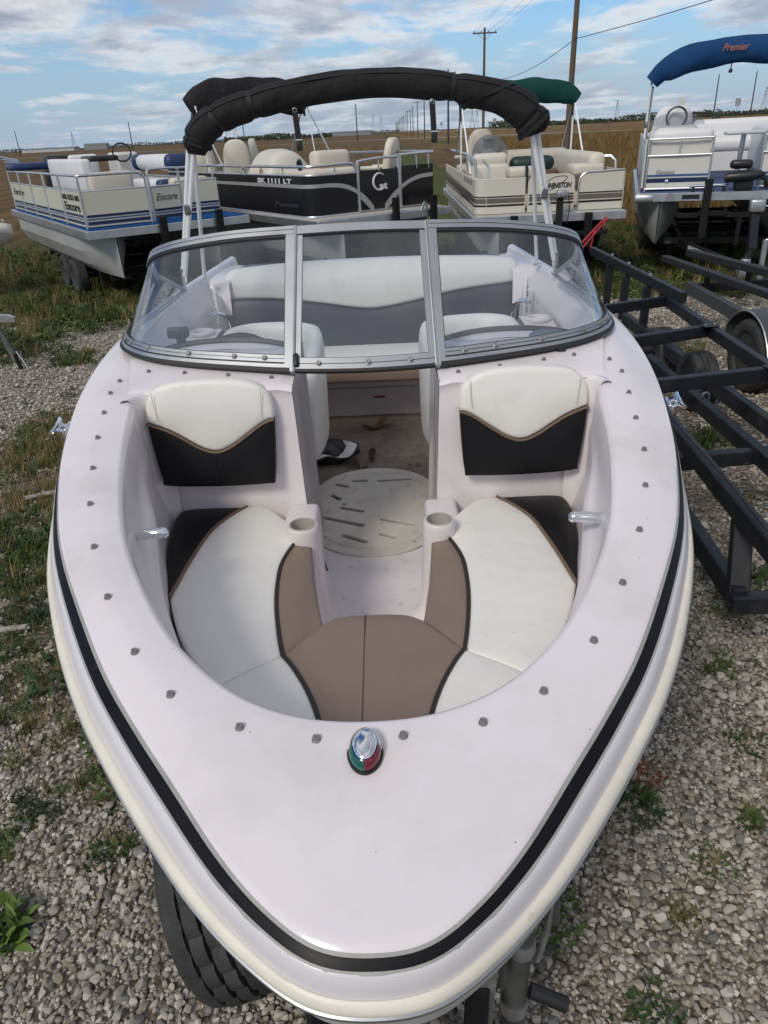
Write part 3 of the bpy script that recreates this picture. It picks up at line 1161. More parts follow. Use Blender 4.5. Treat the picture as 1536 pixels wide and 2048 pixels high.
# front filler cushion: tan centre, white wedges
F_l = cr([(.248, 1.562), (.215, 1.51), (.172, 1.42), (.138, 1.32), (.118, 1.22), (.112, 1.12)], 4)
tan_c = [(p[0], p[1]) for p in cr([(-.142, 1.705), (-.105, 1.728), (-.055, 1.737), (0, 1.738), (.055, 1.737), (.105, 1.728), (.142, 1.705)], 3)] + [(.20, 1.628)] + F_l[:-1] + [(.112, 1.115), (-.112, 1.115)] + [(-p[0], p[1]) for p in reversed(F_l)] + [(-.20, 1.628)]
def plf(x, y, h):
    return B(x, y, CW + 0.004 + h)
fc = obj('front_cushion', pad(tan_c, plf, 0.075, 0.010, 0.006), 'vinyl_tan', BOAT, smooth=60)
fc['label'] = 'tan centre cushion at the point of the bow'
for s in (-1, 1):
    wp = F_l + [(.15, 1.118), (.22, 1.150), (.30, 1.215), (.36, 1.295), (.410, 1.444), (.33, 1.508)]
    o = obj('white_wedge', pad([(s * x, y) for x, y in wp], plf, 0.075, 0.010, 0.006), 'vinyl_white', fc, smooth=60)
    obj('piping', MB().tube([B(s * x, y, CW + 0.005) for x, y in F_l], 0.0062, 8), 'piping_black', fc)
obj('seam', MB().tube([(-0.012, y - V0, CW + 0.0090) for y in np.linspace(1.13, 1.724, 12)], 0.0022, 6), 'stitch_dark', fc)

# backrests on the bulkhead
for s in (-1, 1):
    lean = 0.06
    def plb(x, y, h, s=s):
        # x across, y up; pad faces forward (-v); leaned back a little
        return B(s * x, BULK - 0.052 - h + lean * (y - 1.3), y)
    wv = cr([(.332, 1.362), (.375, 1.345), (.44, 1.300), (.50, 1.262), (.552, 1.246), (.605, 1.262), (.665, 1.302), (.72, 1.335), (.788, 1.362)], 3)
    top = cr([(.788, 1.362), (.786, 1.41), (.770, 1.455), (.73, 1.490), (.66, 1.505), (.56, 1.509), (.46, 1.505), (.39, 1.488), (.345, 1.455), (.331, 1.41), (.332, 1.362)], 3)
    br = obj('bow_backrest', pad(wv[:-1] + top[:-1], plb, 0.05, 0.018, 0.012), 'vinyl_clean', BOAT, smooth=60)
    br['label'] = 'white and black padded backrest on the %s console front' % ('left' if s < 0 else 'right')
    low = [(.788, 1.360), (.783, 1.28), (.768, 1.145), (.752, 1.118), (.56, 1.108), (.375, 1.112), (.352, 1.126), (.338, 1.26), (.332, 1.360)]
    obj('black_panel', pad(cr(low, 3)[:-1] + wv[:-1], plb, 0.05, 0.014, 0.008), 'vinyl_black', br, smooth=60)
    obj('piping', MB().tube([plb(x, y, 0.002) for x, y in wv], 0.0052, 8), 'piping_tan', br)
    obj('seam', MB().tube([plb(.56, y, 0.0085) for y in np.linspace(1.125, 1.235, 5)], 0.0016, 5), 'piping_black', br)
    for xx, dx in ((.375, -.012), (.742, .010)):
        obj('stitching', MB().tube([plb(xx + dx * math.sin((y - 1.37) * 9), y, 0.0098) for y in np.linspace(1.375, 1.478, 6)], 0.0012, 5), 'stitch', br)

# cup holder pods beside the aisle
for s in (-1, 1):
    c = (s * 0.238, 2.215)
    mb = MB()
    prof = [(.100, .652), (.078, .68), (.068, .74), (.062, .86), (.0580, .98), (.0565, 1.035), (.0545, 1.046), (.0515, 1.051), (.0465, 1.051), (.0450, 1.047), (.0445, .98), (.043, .965), (.001, .965)]
    rings = []
    for r_, z in prof:
        rings.append([B(c[0] + r_ * math.cos(t), c[1] + r_ * math.sin(t), z) for t in np.linspace(0, 2 * math.pi, 29)[:-1]])
    mb.loft(rings, True, False, True)
    cp = obj('cup_pod', mb, 'liner', BOAT, smooth=50)
    mb = MB().lathe([(.0442, 0), (.0442, .09), (.0475, .094), (.0475, .0965), (.043, .0965), (.0425, .002), (.001, .002)], 28, c=B(c[0], c[1], .957))
    obj('cup_holder', mb, 'cup_inside', cp, smooth=40)
    o = obj('pod_block', rounded_box(B(s * .262, 2.365, .80), (.125, .25, .40), .022), 'liner', cp, smooth=60)

# grab handles in the bow walls
for s in (-1, 1):
    pts = cr([(s * .72, 1.815, 1.246), (s * .68, 1.805, 1.256), (s * .64, 1.798, 1.264), (s * .595, 1.797, 1.268), (s * .568, 1.800, 1.266)], 4)
    obj('grab_handle', MB().tube([B(*p) for p in pts], [.0160] * (len(pts) - 2) + [.0140, .008], 14), 'chrome', BOAT, smooth=60)

# snap buttons on the deck (cover fasteners)
me_snap = MB().lathe([(.0105, 0), (.0105, .002), (.0075, .0035), (.0070, .0068), (.0080, .0080), (.0078, .0105), (.0060, .0112), (.0045, .0100), (.002, .0098)], 14).mesh('snap_button', 40)
snaps = [(-.077, .990), (.084, .991), (-.224, 1.022), (.234, 1.014), (-.374, 1.105), (.360, 1.080), (-.478, 1.224), (.489, 1.208), (-.589, 1.400), (.598, 1.382),
         (-.681, 1.590), (.694, 1.574), (-.754, 1.784), (.769, 1.769), (-.807, 1.973), (.823, 1.956), (-.852, 2.160), (.856, 2.148), (-.885, 2.333), (.886, 2.326),
         (-.909, 2.485), (.909, 2.491), (-.905, 2.585), (.895, 2.60), (-.815, 2.652), (.775, 2.644), (-.674, 2.627), (.657, 2.614), (-.506, 2.592), (.490, 2.574), (-.342, 2.556), (.335, 2.538)]
SNAPS = snaps

def deck_height(u, v):
    """height of the built deck at (u, v)"""
    dg_ = DECK_BVH.ray_cast(Vector((u, v - V0, 3)), Vector((0, 0, -1)))
    return dg_[0].z if dg_[0] is not None else D(v)
from mathutils.bvhtree import BVHTree
_bm = bmesh.new()
for ch in BOAT.children:
    if ch.name.startswith(('deck', 'cowl')):
        _bm.from_mesh(ch.data)
DECK_BVH = BVHTree.FromBMesh(_bm)
_bm.free()
for u, v in snaps:
    o = put(me_snap, 'snap_button', 'snap_metal', BOAT)
    o.scale = (.85, .85, .85)
    o.location = (u, v - V0, deck_height(u, v) - 0.0005)
obj('vent_block', rounded_box(B(.735, 2.685, deck_height(.735, 2.685) + .008), (.030, .022, .018), .004), 'plastic_black', BOAT)

# bow navigation light
bl = bpy.data.objects.new('bow_light', None)
COL.objects.link(bl)
bl.parent = BOAT
zl = deck_height(0.014, .955)
bl.location = (0.014, .957 - V0, zl)
bl.rotation_euler = (R(7), 0, 0)
bl.scale = (.95, .92, .85)
bl['label'] = 'chrome bow light with green and red lenses'
def egg(a, b, z, n=32, front=1.0):
    return [(a * math.cos(t), (b * front if math.sin(t) < 0 else b) * math.sin(t), z) for t in np.linspace(0, 2 * math.pi, n + 1)[:-1]]
obj('base', MB().loft([egg(.034, .050, -.002), egg(.034, .050, .004), egg(.032, .047, .006)], True, True, True), 'rubber', bl)
def dome_part(t0, t1, rings_, n=16):
    mb = MB()
    rr = []
    for a, b, z in rings_:
        rr.append([(a * math.cos(t), b * math.sin(t), z) for t in np.linspace(t0, t1, n)])
    return mb.loft(rr)
lens = [(.031, .046, .005), (.0315, .0465, .012), (.0305, .045, .020), (.028, .041, .027), (.024, .036, .031)]
obj('green_lens', dome_part(R(180), R(270), lens), 'lens_green', bl, smooth=60)
obj('red_lens', dome_part(R(270), R(360), lens), 'lens_red', bl, smooth=60)
obj('lens_rim', MB().tube([(.0322 * math.cos(t), .0475 * math.sin(t), .006) for t in np.linspace(R(172), R(368), 24)], .0028, 6), 'plastic_black', bl)
cap = []
for k in range(9):
    t = k / 8 * R(90)
    cap.append((max(.0005, .0255 * math.cos(t)), max(.0005, .040 * math.cos(t)), .024 + .016 * math.sin(t)))
mbc = MB().loft([[(a * math.cos(t), b * math.sin(t) + .004, z) for t in np.linspace(0, 2 * math.pi, 33)[:-1]] for a, b, z in cap], True, False, True)
mbc.loft([[(a * math.cos(t), b * math.sin(t) + (.0), z) for t in np.linspace(R(-6), R(186), 20)] for a, b, z in ((.0325, .0480, .004), (.0325, .0480, .014), (.030, .0455, .024), (.0262, .0425, .0275))])
obj('chrome_cap', mbc, 'chrome', bl, smooth=60)

# ---- windshield: base and top lines, solid bent strips between them
WB = [(0, 2.560), (.262, 2.580), (.46, 2.622), (.65, 2.672), (.80, 2.730), (.90, 2.800), (.965, 2.885), (.998, 3.00), (1.005, 3.20)]
WT = [(0, 2.955, 1.943), (.250, 2.962, 1.938), (.50, 2.995, 1.926), (.70, 3.040, 1.900), (.80, 3.085, 1.876), (.860, 3.135, 1.850), (.895, 3.190, 1.815), (.915, 3.26, 1.775), (.932, 3.36, 1.725)]
wbs = cr([(-WB[1][0], WB[1][1])] + WB, 10)[10:]
wts = cr([(-WT[1][0], WT[1][1], WT[1][2])] + WT, 10)[10:]
NW = len(wbs)
def ws_base(i):
    u, v = wbs[i]
    return np.array([u, v, D(v) + 0.014])
def ws_frame(s):
    """s in station units 0..8 -> base, top, normal"""
    i = min(NW - 1, max(0, s * 10))
    a = int(math.floor(i))
    b = min(NW - 1, a + 1)
    f = i - a
    pb = ws_base(a) * (1 - f) + ws_base(b) * f
    pt = np.array(wts[a]) * (1 - f) + np.array(wts[b]) * f
    a2, b2 = max(0, a - 1), min(NW - 1, a + 2)
    tan = ws_base(b2) - ws_base(a2)
    tan /= np.linalg.norm(tan)
    up = (pt - pb) / np.linalg.norm(pt - pb)
    n = np.cross(tan, up)
    n /= np.linalg.norm(n)
    if n[1] > 0 and abs(n[1]) > 0.3 or (abs(n[1]) <= 0.3 and n[0] < 0):
        n = -n
    return pb, pt, n, up

def ws_strip(side, s0, s1, lo, hi, n0, n1, ns=14, nt=2):
    """lo, hi: functions (height length) -> metres along the rake. outward normal offset n0..n1"""
    rings = []
    for k in range(ns + 1):
        s = s0 + (s1 - s0) * k / ns
        pb, pt, n, up = ws_frame(s)
        L = np.linalg.norm(pt - pb)
        a, b = lo(L), hi(L)
        ring = []
        for j in range(nt + 1):
            ring.append(pb + up * (a + (b - a) * j / nt) + n * n1)
        for j in range(nt, -1, -1):
            ring.append(pb + up * (a + (b - a) * j / nt) + n * n0)
        rings.append([B(side * p[0], p[1], p[2]) for p in ring])
    return MB().loft(rings, True, True, True)

ws = bpy.data.objects.new('windshield', None)
COL.objects.link(ws)
ws.parent = BOAT
ws['label'] = 'three-panel wraparound windshield in a silver frame'
# sill gasket and two silver base strips, top rail with a black channel
cst = lambda x: (lambda L: x)
fromtop = lambda x: (lambda L: L - x)
for sd in (-1, 1):
    s1 = 8
    for nm, m_, a, b, n0, n1 in (('sill_gasket', 'rubber', -0.016, 0.000, -0.012, 0.016), ('sill_strip', 'anodised', 0.000, 0.016, -0.010, 0.012), ('sill_groove', 'rubber', 0.016, 0.024, -0.008, 0.007),
                                 ('sill_strip', 'anodised', 0.024, 0.052, -0.009, 0.009)):
        obj(nm, ws_strip(sd, 1.06, s1, cst(a), cst(b), n0, n1, 40, 1), m_, ws, smooth=30)
    obj('snap_track', ws_strip(sd, 1.08, s1, cst(0.0365), cst(0.0385), 0.009, 0.0098, 40, 1), 'rubber', ws)
    obj('pane_gasket', ws_strip(sd, 1.12, s1, cst(0.052), cst(0.0555), -0.007, 0.0075, 40, 1), 'rubber', ws)
    obj('top_rail', ws_strip(sd, 1.02, s1, fromtop(0.030), (lambda L: L + 0.004), -0.011, 0.013, 40, 1), 'anodised', ws, smooth=30)
    obj('top_groove', ws_strip(sd, 1.02, s1, fromtop(0.013), fromtop(0.0105), 0.0128, 0.0136, 40, 1), 'rubber', ws)
    obj('top_gasket', ws_strip(sd, 1.12, s1, fromtop(0.040), fromtop(0.030), -0.008, 0.009, 40, 1), 'rubber', ws)
    g = obj('pane', ws_strip(sd, 1.12, s1, cst(0.054), fromtop(0.036), -0.002, 0.002, 40, 1), 'glass', ws, smooth=60)
    g['label'] = 'curved side pane of the windshield'
    # post beside the centre door
    obj('post', ws_strip(sd, 1.0 - 0.02, 1.14, cst(-0.012), (lambda L: L + 0.006), -0.014, 0.011, 3, 1), 'anodised', ws, smooth=30)
    obj('post_gasket', ws_strip(sd, 1.14, 1.152, cst(0.05), fromtop(0.03), -0.008, 0.0095, 2, 1), 'rubber', ws)
    obj('hinge_tube', MB().tube([B(sd * p[0], p[1], p[2]) for p in [ws_frame(0.985)[0] + ws_frame(0.985)[2] * 0.010 - ws_frame(0.985)[3] * 0.012, ws_frame(0.985)[1] + ws_frame(0.985)[2] * 0.010]], 0.0055, 8), 'anodised', ws)
    # centre door frame, half each
    obj('door_stile', ws_strip(sd, 0.885, 0.972, cst(0.0), (lambda L: L - 0.002), -0.010, 0.008, 3, 1), 'anodised', ws, smooth=30)
    for k_ in (1.5, 2.1, 3.05, 4.3, 5.25, 5.75):
        pb, pt, n, up = ws_frame(k_)
        p = pb + up * 0.0375 + n * 0.008
        o = put(me_snap, 'snap_button', 'snap_metal', ws)
        o.location = B(sd * p[0], p[1], p[2])
        nn = Vector((sd * n[0], n[1], n[2]))
        o.rotation_euler = nn.to_track_quat('Z', 'Y').to_euler()
    # wing pane: from the corner down to the gunwale further aft
    fb, ft = ws_frame(8)[0], ws_frame(8)[1]
    e = np.array([0.985, 3.98, D(3.98) + 0.016])
    wing = [fb, fb + (ft - fb) * 0.96, e]
    vs_ = []
    nx = np.array([1.0, 0.1, 0.25])
    nx /= np.linalg.norm(nx)
    for q in (-0.002, 0.002):
        vs_ += [B(sd * (p + nx * q)[0], (p + nx * q)[1], (p + nx * q)[2]) for p in wing]
    obj('wing_pane', MB().add(vs_, [(0, 1, 2), (3, 5, 4), (0, 2, 5, 3), (1, 4, 5, 2), (0, 3, 4, 1)]), 'glass', ws)
    obj('wing_frame', MB().tube([B(sd * p[0], p[1], p[2]) for p in (ft, ft * 0.6 + e * 0.4, e)], 0.010, 8), 'anodised', ws)
    obj('wing_frame', MB().tube([B(sd * p[0], p[1], p[2]) for p in (fb, fb * 0.5 + e * 0.5 + np.array([0, 0, -.004]), e)], 0.010, 8), 'anodised', ws)
    obj('wing_frame', MB().tube([B(sd * p[0], p[1], p[2]) for p in (fb, ft)], 0.006, 8), 'anodised', ws)

def door_bar(a, b, m_, nm, n0, n1):
    L_ = [ws_strip(-1, 0.972, 0.0, a, b, n0, n1, 6, 1), ws_strip(1, 0.0, 0.972, a, b, n0, n1, 6, 1)]
    mb = MB()
    for q in L_:
        mb.add(q.v, q.f)
    return obj(nm, mb, m_, ws, smooth=30)
door_bar(cst(-0.012), cst(-0.001), 'rubber', 'door_gasket', -0.010, 0.010)
door_bar(cst(-0.001), cst(0.018), 'anodised', 'door_sill', -0.009, 0.0095)
door_bar(cst(0.018), cst(0.021), 'rubber', 'door_groove', -0.007, 0.0085)
door_bar(cst(0.021), cst(0.042), 'anodised', 'door_sill', -0.009, 0.0095)
door_bar(cst(0.042), cst(0.0445), 'rubber', 'door_gasket', -0.007, 0.008)
door_bar(fromtop(0.032), (lambda L: L + 0.002), 'anodised', 'top_rail', -0.010, 0.012)
door_bar(fromtop(0.0360), fromtop(0.0325), 'rubber', 'top_gasket', -0.007, 0.009)
mb = MB()
for q in (ws_strip(-1, 0.89, 0.0, cst(0.043), fromtop(0.034), -0.002, 0.002, 6, 1), ws_strip(1, 0.0, 0.89, cst(0.043), fromtop(0.034), -0.002, 0.002, 6, 1)):
    mb.add(q.v, q.f)
g = obj('pane', mb, 'glass', ws, smooth=60)
g['label'] = 'centre pane of the windshield over the walkway'
for uu in (-.62, .05, .62):
    pb, pt, n, up = ws_frame(abs(uu))
    p = pb + up * 0.0195 + n * 0.0085
    o = put(me_snap, 'snap_button', 'snap_metal', ws)
    o.location = B(math.copysign(p[0], uu), p[1], p[2])
    o.rotation_euler = Vector((0, n[1], n[2])).to_track_quat('Z', 'Y').to_euler()
pb, pt, n, up = ws_frame(0.95)
p = pb + up * 0.03 + n * 0.016
obj('door_latch', rounded_box(B(-p[0], p[1], p[2]), (.020, .018, .052), .007, rot=rotx(R(-42))), 'plastic_black', ws)

# ---- cockpit: bench, seats, fittings
def W3(u, v, w):
    return B(u, v, w)
sw = 0.845
bench = bpy.data.objects.new('stern_bench', None)
COL.objects.link(bench)
bench.parent = BOAT
bench['label'] = 'wide stern bench with white top and slate lower back'
def plbench(x, y, h):
    return B(x, 4.52 - h + 0.22 * (y - 1.2), y)
wvb = cr([(-.90, 1.372), (-.62, 1.365), (-.30, 1.325), (-.08, 1.290), (.06, 1.288), (.26, 1.318), (.55, 1.372), (.90, 1.405)], 4)
topb = cr([(.90, 1.405), (.905, 1.47), (.885, 1.525), (.80, 1.548), (.40, 1.566), (0, 1.570), (-.40, 1.564), (-.80, 1.542), (-.885, 1.515), (-.905, 1.46), (-.90, 1.372)], 4)
obj('upper_back', pad(wvb[:-1] + topb[:-1], plbench, 0.10, 0.035, 0.02), 'vinyl_clean', bench, smooth=60)
lowb = [(.90, 1.403), (.90, 1.06), (.60, 1.05), (0, 1.05), (-.60, 1.05), (-.90, 1.06), (-.90, 1.370)]
obj('lower_back', pad(lowb[:-1] + [(-.90, 1.370)] + wvb[1:-1], plbench, 0.10, 0.02, 0.01), 'vinyl_slate', bench, smooth=60)
def plseat(x, y, h):
    return B(x, y, 1.085 + h)
obj('seat_cushion', pad([(-.86, 4.14), (.86, 4.14), (.86, 4.50), (-.86, 4.50)], plseat, 0.06, 0.03, 0.012), 'vinyl_clean', bench, smooth=60)
obj('seat_front', rounded_box(B(0, 4.17, 0.99), (1.66, .06, .10), .025), 'vinyl_tan', bench)
obj('bench_base', MB().loft([[B(u, v, w) for u in np.linspace(-.86, .86, 5)] for v, w in ((4.46, .62), (4.45, .80), (4.42, .90), (4.24, .95), (4.22, 1.03))]), 'liner', bench, smooth=40)
mb = MB()
for k in range(46):
    u = -.33 + k * .0128
    mb.box(B(u, 4.4443, .818 + .002 * (k % 3)), (.0085, .002, .012 + .004 * (k * 7 % 3)))
obj('maker_decal', mb, 'decal_blue', bench)
obj('warning_label', MB().box(B(.02, 4.4452, .735), (.078, .002, .036)), 'decal_white', bench)
obj('warning_label', MB().box(B(.02, 4.4432, .752), (.076, .002, .011)), 'decal_red', bench)
obj('stern_deck', MB().loft([[B(u * (1.0 if v < 5 else .98), v, w) for u in np.linspace(-.86, .86, 7)] for v, w in ((4.60, 1.46), (4.63, 1.512), (4.68, 1.520), (5.0, 1.505), (5.30, 1.47), (5.34, 1.43))]), 'vinyl_slate', BOAT, smooth=50)
obj('stern_cap', MB().loft([[B(u, v, w) for u in np.linspace(-1.03, 1.03, 5)] for v, w in ((5.28, 1.44), (5.36, 1.43), (5.37, 1.28))]), 'gelcoat', BOAT)

for s in (-1, 1):
    obj('stern_quarter', MB().loft([[B(s * u, v, w - 0.012 * abs(u - .94) / .08) for u in (.862, .90, .94, .98, 1.02)] for v, w in ((4.52, 1.30), (4.54, 1.475), (4.58, 1.498), (4.70, 1.505), (5.0, 1.50), (5.30, 1.47))]), 'gelcoat', BOAT, smooth=60)
# wraparound bucket seats
def bucket(cu0, cv0, yaw):
    se = bpy.data.objects.new('bucket_seat', None)
    COL.objects.link(se)
    se.parent = BOAT
    se.location = B(cu0, cv0, 0)
    se.rotation_euler = (0, 0, yaw)
    outer = cr([(-.245, -.24), (-.262, -.06), (-.245, .10), (-.15, .205), (0, .232), (.15, .205), (.245, .10), (.262, -.06), (.245, -.24)], 5)
    n_ = len(outer)
    rings = []
    th = 0.085
    inner_ = []
    for i in range(n_):
        a = np.array(outer[max(0, i - 1)]); b = np.array(outer[min(n_ - 1, i + 1)])
        t = (b - a) / np.linalg.norm(b - a)
        nn = np.array([t[1], -t[0]])
        if nn @ (-np.array(outer[i])) < 0:
            nn = -nn
        inner_.append(nn)
    for i in range(n_):
        t = abs(i / (n_ - 1) - .5) * 2
        topz = 1.425 - 0.10 * sstep(.45, 1.0, t) - 0.06 * sstep(.8, 1.0, t)
        botz = 0.86 - 0.0 * t
        o_ = np.array(outer[i])
        nn = inner_[i]
        ring = []
        for ph in np.linspace(0, 2 * math.pi, 17)[:-1]:
            cs, sn = math.cos(ph), math.sin(ph)
            hz = (topz - botz) / 2
            zc = (topz + botz) / 2
            sz = math.copysign(abs(sn) ** .35, sn) * hz
            sx = math.copysign(abs(cs) ** .6, cs) * th / 2
            p = o_ + nn * (th / 2 + sx * (1.0 if i not in (0, n_ - 1) else .75))
            ring.append((p[0], p[1] + 0.10 * (zc + sz - 1.1), zc + sz))
        rings.append(ring)
    obj('backrest', MB().loft(rings, True, True, True), 'vinyl_clean', se, smooth=60)
    obj('seat_cushion', rounded_box((0, -.04, .985), (.40, .42, .13), .045), 'vinyl_clean', se, smooth=60)
    obj('pedestal', MB().lathe([(.17, .63), (.16, .645), (.05, .67), (.045, .90), (.14, .92)], 20), 'plastic_grey', se)
    return se
b1 = bucket(-.485, 3.46, R(-4))
b1['label'] = 'white bucket seat behind the left console'
b2 = bucket(.500, 3.46, R(8))
b2['label'] = 'white bucket seat behind the right console'
# side fittings in the cockpit
for s in (-1, 1):
    mb = MB().lathe([(.060, 0), (.064, .012), (.058, .018), (.047, .016), (.044, -.05), (.001, -.05)], 24, c=B(s * .845, 3.655, 1.385))
    obj('cup_holder', mb, 'liner', BOAT)
    mb = MB().loft([[B(s * u, v, w) for u in (.765, .84, .915)] for v, w in ((3.40, 1.26), (3.46, 1.365), (3.62, 1.384), (3.76, 1.384), (3.80, 1.33))])
    obj('side_shelf', mb, 'liner', BOAT)
    pts = cr([(s * .845, 3.86, 1.435), (s * .80, 3.865, 1.44), (s * .775, 3.89, 1.42), (s * .765, 3.93, 1.34), (s * .78, 3.95, 1.29), (s * .83, 3.955, 1.28)], 4)
    obj('grab_handle', MB().tube([B(*p) for p in pts], .011, 8), 'chrome', BOAT)
    spk = bpy.data.objects.new('speaker_grille', None)
    COL.objects.link(spk)
    spk.parent = BOAT
    spk.location = B(s * .868, 4.16, 1.385)
    spk.rotation_euler = (R(90), R(0), R(70 * s))
    leaf = [(x, y) for x, y in cr([(0, .13), (.032, .06), (.042, 0), (.03, -.06), (0, -.12), (-.03, -.06), (-.042, 0), (-.032, .06)], 4, closed=True)]
    obj('plate', MB().prism(leaf, .012), 'vinyl_bright', spk)
    for k in range(7):
        y = -.066 + k * .022
        obj('slot', MB().box(((-1) ** k * .012, y, .0135 if s < 0 else -.0015), (.022, .007, .003)), 'ink_black', spk)
        obj('slot', MB().box(((-1) ** k * .012, y, -.0015 if s < 0 else .0135), (.022, .007, .003)), 'ink_black', spk)
obj('throttle_box', rounded_box(B(-.755, 2.915, 1.572), (.085, .04, .042), .01, rot=rotz(R(8))), 'plastic_grey', BOAT)
obj('throttle_stalk', rounded_box(B(-.748, 2.915, 1.535), (.034, .03, .06), .008), 'plastic_grey', BOAT)
obj('steering_wheel', MB().tube([B(-.56 + .17 * math.cos(t), 3.08 + .08 * math.sin(t), 1.36 + .13 * math.sin(t)) for t in np.linspace(0, 2 * math.pi, 33)], .014, 8, cap=False), 'plastic_black', BOAT)
obj('stereo_cap', MB().lathe([(.075, 0), (.08, .008), (.068, .016), (.02, .019)], 28, c=B(.715, 2.80, 1.520)), 'decal_blue', BOAT)

# cleats on the hull sides
for s, v in ((-1, 2.42), (1, 2.42)):
    cl = bpy.data.objects.new('cleat', None)
    COL.objects.link(cl)
    cl.parent = BOAT
    u = next(p[0] for p in rail_h if p[1] >= v)
    cl.location = B(s * (u + .004), v, D(v) - .105)
    cl.rotation_euler = (0, R(62 * s), R(-10 * s))
    obj('base', rounded_box((0, 0, .006), (.035, .09, .012), .004), 'chrome', cl)
    obj('horn', MB().tube([(0, -.075, .045), (0, -.045, .040), (0, 0, .038), (0, .045, .040), (0, .075, .045)], [.007, .009, .011, .009, .007], 10), 'chrome', cl)
    for y in (-.025, .025):
        obj('stem', MB().tube([(0, y, .005), (0, y, .038)], .009, 8), 'chrome', cl)

# ---- bimini: folded canvas in its boot on an aluminium bow
ARC = [(-.835, 4.06, 2.190), (-.826, 4.06, 2.232), (-.79, 4.05, 2.292), (-.70, 4.05, 2.345), (-.53, 4.05, 2.395), (-.28, 4.05, 2.438), (0, 4.05, 2.462), (.28, 4.05, 2.452), (.54, 4.05, 2.412), (.71, 4.05, 2.365), (.80, 4.05, 2.310), (.848, 4.06, 2.255), (.862, 4.06, 2.212)]
arc = cr(ARC, 18)
na = len(arc)
rad = []
ph = rng.uniform(0, 6, 8)
for i in range(na):
    t = i / (na - 1)
    r_ = 0.069 + 0.005 * math.sin(2.2 * math.pi * t + 1.0) + (0.012 * sstep(.60, .85, t)) - 0.030 * sstep(.10, 0, t) - 0.036 * sstep(.92, 1, t)
    for st_c in (0.118, 0.245, 0.335, 0.635, 0.86):
        r_ -= 0.010 * math.exp(-((t - st_c) / .010) ** 2)
    rad.append(r_)
def wrinkle(i, t):
    x = i / (na - 1)
    w = 0.030 * math.sin(3 * t + 26 * x + ph[0]) * math.sin(40 * x + ph[1]) + 0.024 * math.sin(2 * t - 55 * x + ph[2]) + 0.020 * math.sin(5 * t + 70 * x + ph[3])
    e = sstep(.20, .0, x) + sstep(.86, 1, x)
    w += e * 0.045 * math.sin(95 * x + 1.5 * math.sin(t + ph[4]))
    w += 0.022 * abs(math.sin(60 * x + 2.2 * math.sin(t + 8 * x))) ** 3 - 0.018 * abs(math.sin(33 * x - 2 * t + ph[5])) ** 6
    w += 0.05 * math.exp(-((math.sin(t * 0.5 + 1.2 + 9 * x) - 0.2) / 0.12) ** 2) * math.sin(23 * x + 1)
    return 1 + 0.68 * w
bim = bpy.data.objects.new('bimini_top', None)
COL.objects.link(bim)
bim.parent = BOAT
bim['label'] = 'black canvas sunshade rolled up in its boot on white poles'
obj('canvas_boot', MB().tube([B(*p) for p in arc], rad, 40, True, wrinkle, squash=(0.95, 1.0)), 'canvas_black', bim, smooth=80)
zs = []
for i in range(6, na - 6):
    a = np.array(arc[i])
    b = np.array(arc[i + 1])
    d = (b - a) / np.linalg.norm(b - a)
    upv = np.cross(np.array([0, 1.0, 0]), d)
    zs.append(B(*(a - upv * rad[i] * math.cos(R(52)) * 1.0 - np.array([0, 1.0, 0]) * rad[i] * math.sin(R(52)) * 1.01)))
obj('zip_seam', MB().tube(zs, .0042, 6), 'strap_black', bim)
for st_c, slant in ((0.118, 0), (0.245, .012), (0.335, 0), (0.635, 0), (0.70, -.05), (0.93, .01)):
    i = st_c * (na - 1)
    a = np.array(arc[int(i)])
    b = np.array(arc[min(na - 1, int(i) + 2)])
    d = (b - a) / np.linalg.norm(b - a)
    vvec = np.array([0, 1.0, 0])
    upv = np.cross(vvec, d)
    rr = []
    rl = rad[int(i)] * 1.045
    for k in range(33):
        t = 2 * math.pi * k / 32
        p = a + upv * math.cos(t) * rl + vvec * math.sin(t) * rl + d * slant * 2.2 * math.cos(t)
        rr.append(p)
    rings = [[B(*(p - d * .011)) for p in rr], [B(*(a + (p - a) * 1.015 - d * .011)) for p in rr], [B(*(a + (p - a) * 1.015 + d * .011)) for p in rr], [B(*(p + d * .011)) for p in rr]]
    obj('boot_strap', MB().loft(rings), 'strap_black', bim)
for uu, zt in ((-.318, 2.352), (.345, 2.362)):
    obj('hanging_strap', MB().beam(B(uu, 3.99, zt + .01), B(uu + .008, 3.99, zt - .125), .028, .004, .001), 'strap_black', bim)
    obj('buckle', rounded_box(B(uu + .009, 3.99, zt - .145), (.030, .014, .045), .005), 'plastic_black', bim)
    obj('strap_ring', MB().tube([B(uu + .010 * math.cos(t), 3.99, zt + .010 + .009 * math.sin(t)) for t in np.linspace(0, 2 * math.pi, 13)], .0022, 6), 'steel', bim)
    obj('buckle_bar', MB().box(B(uu + .008, 3.985, zt - .118), (.034, .010, .006), None, .001), 'chrome', bim)
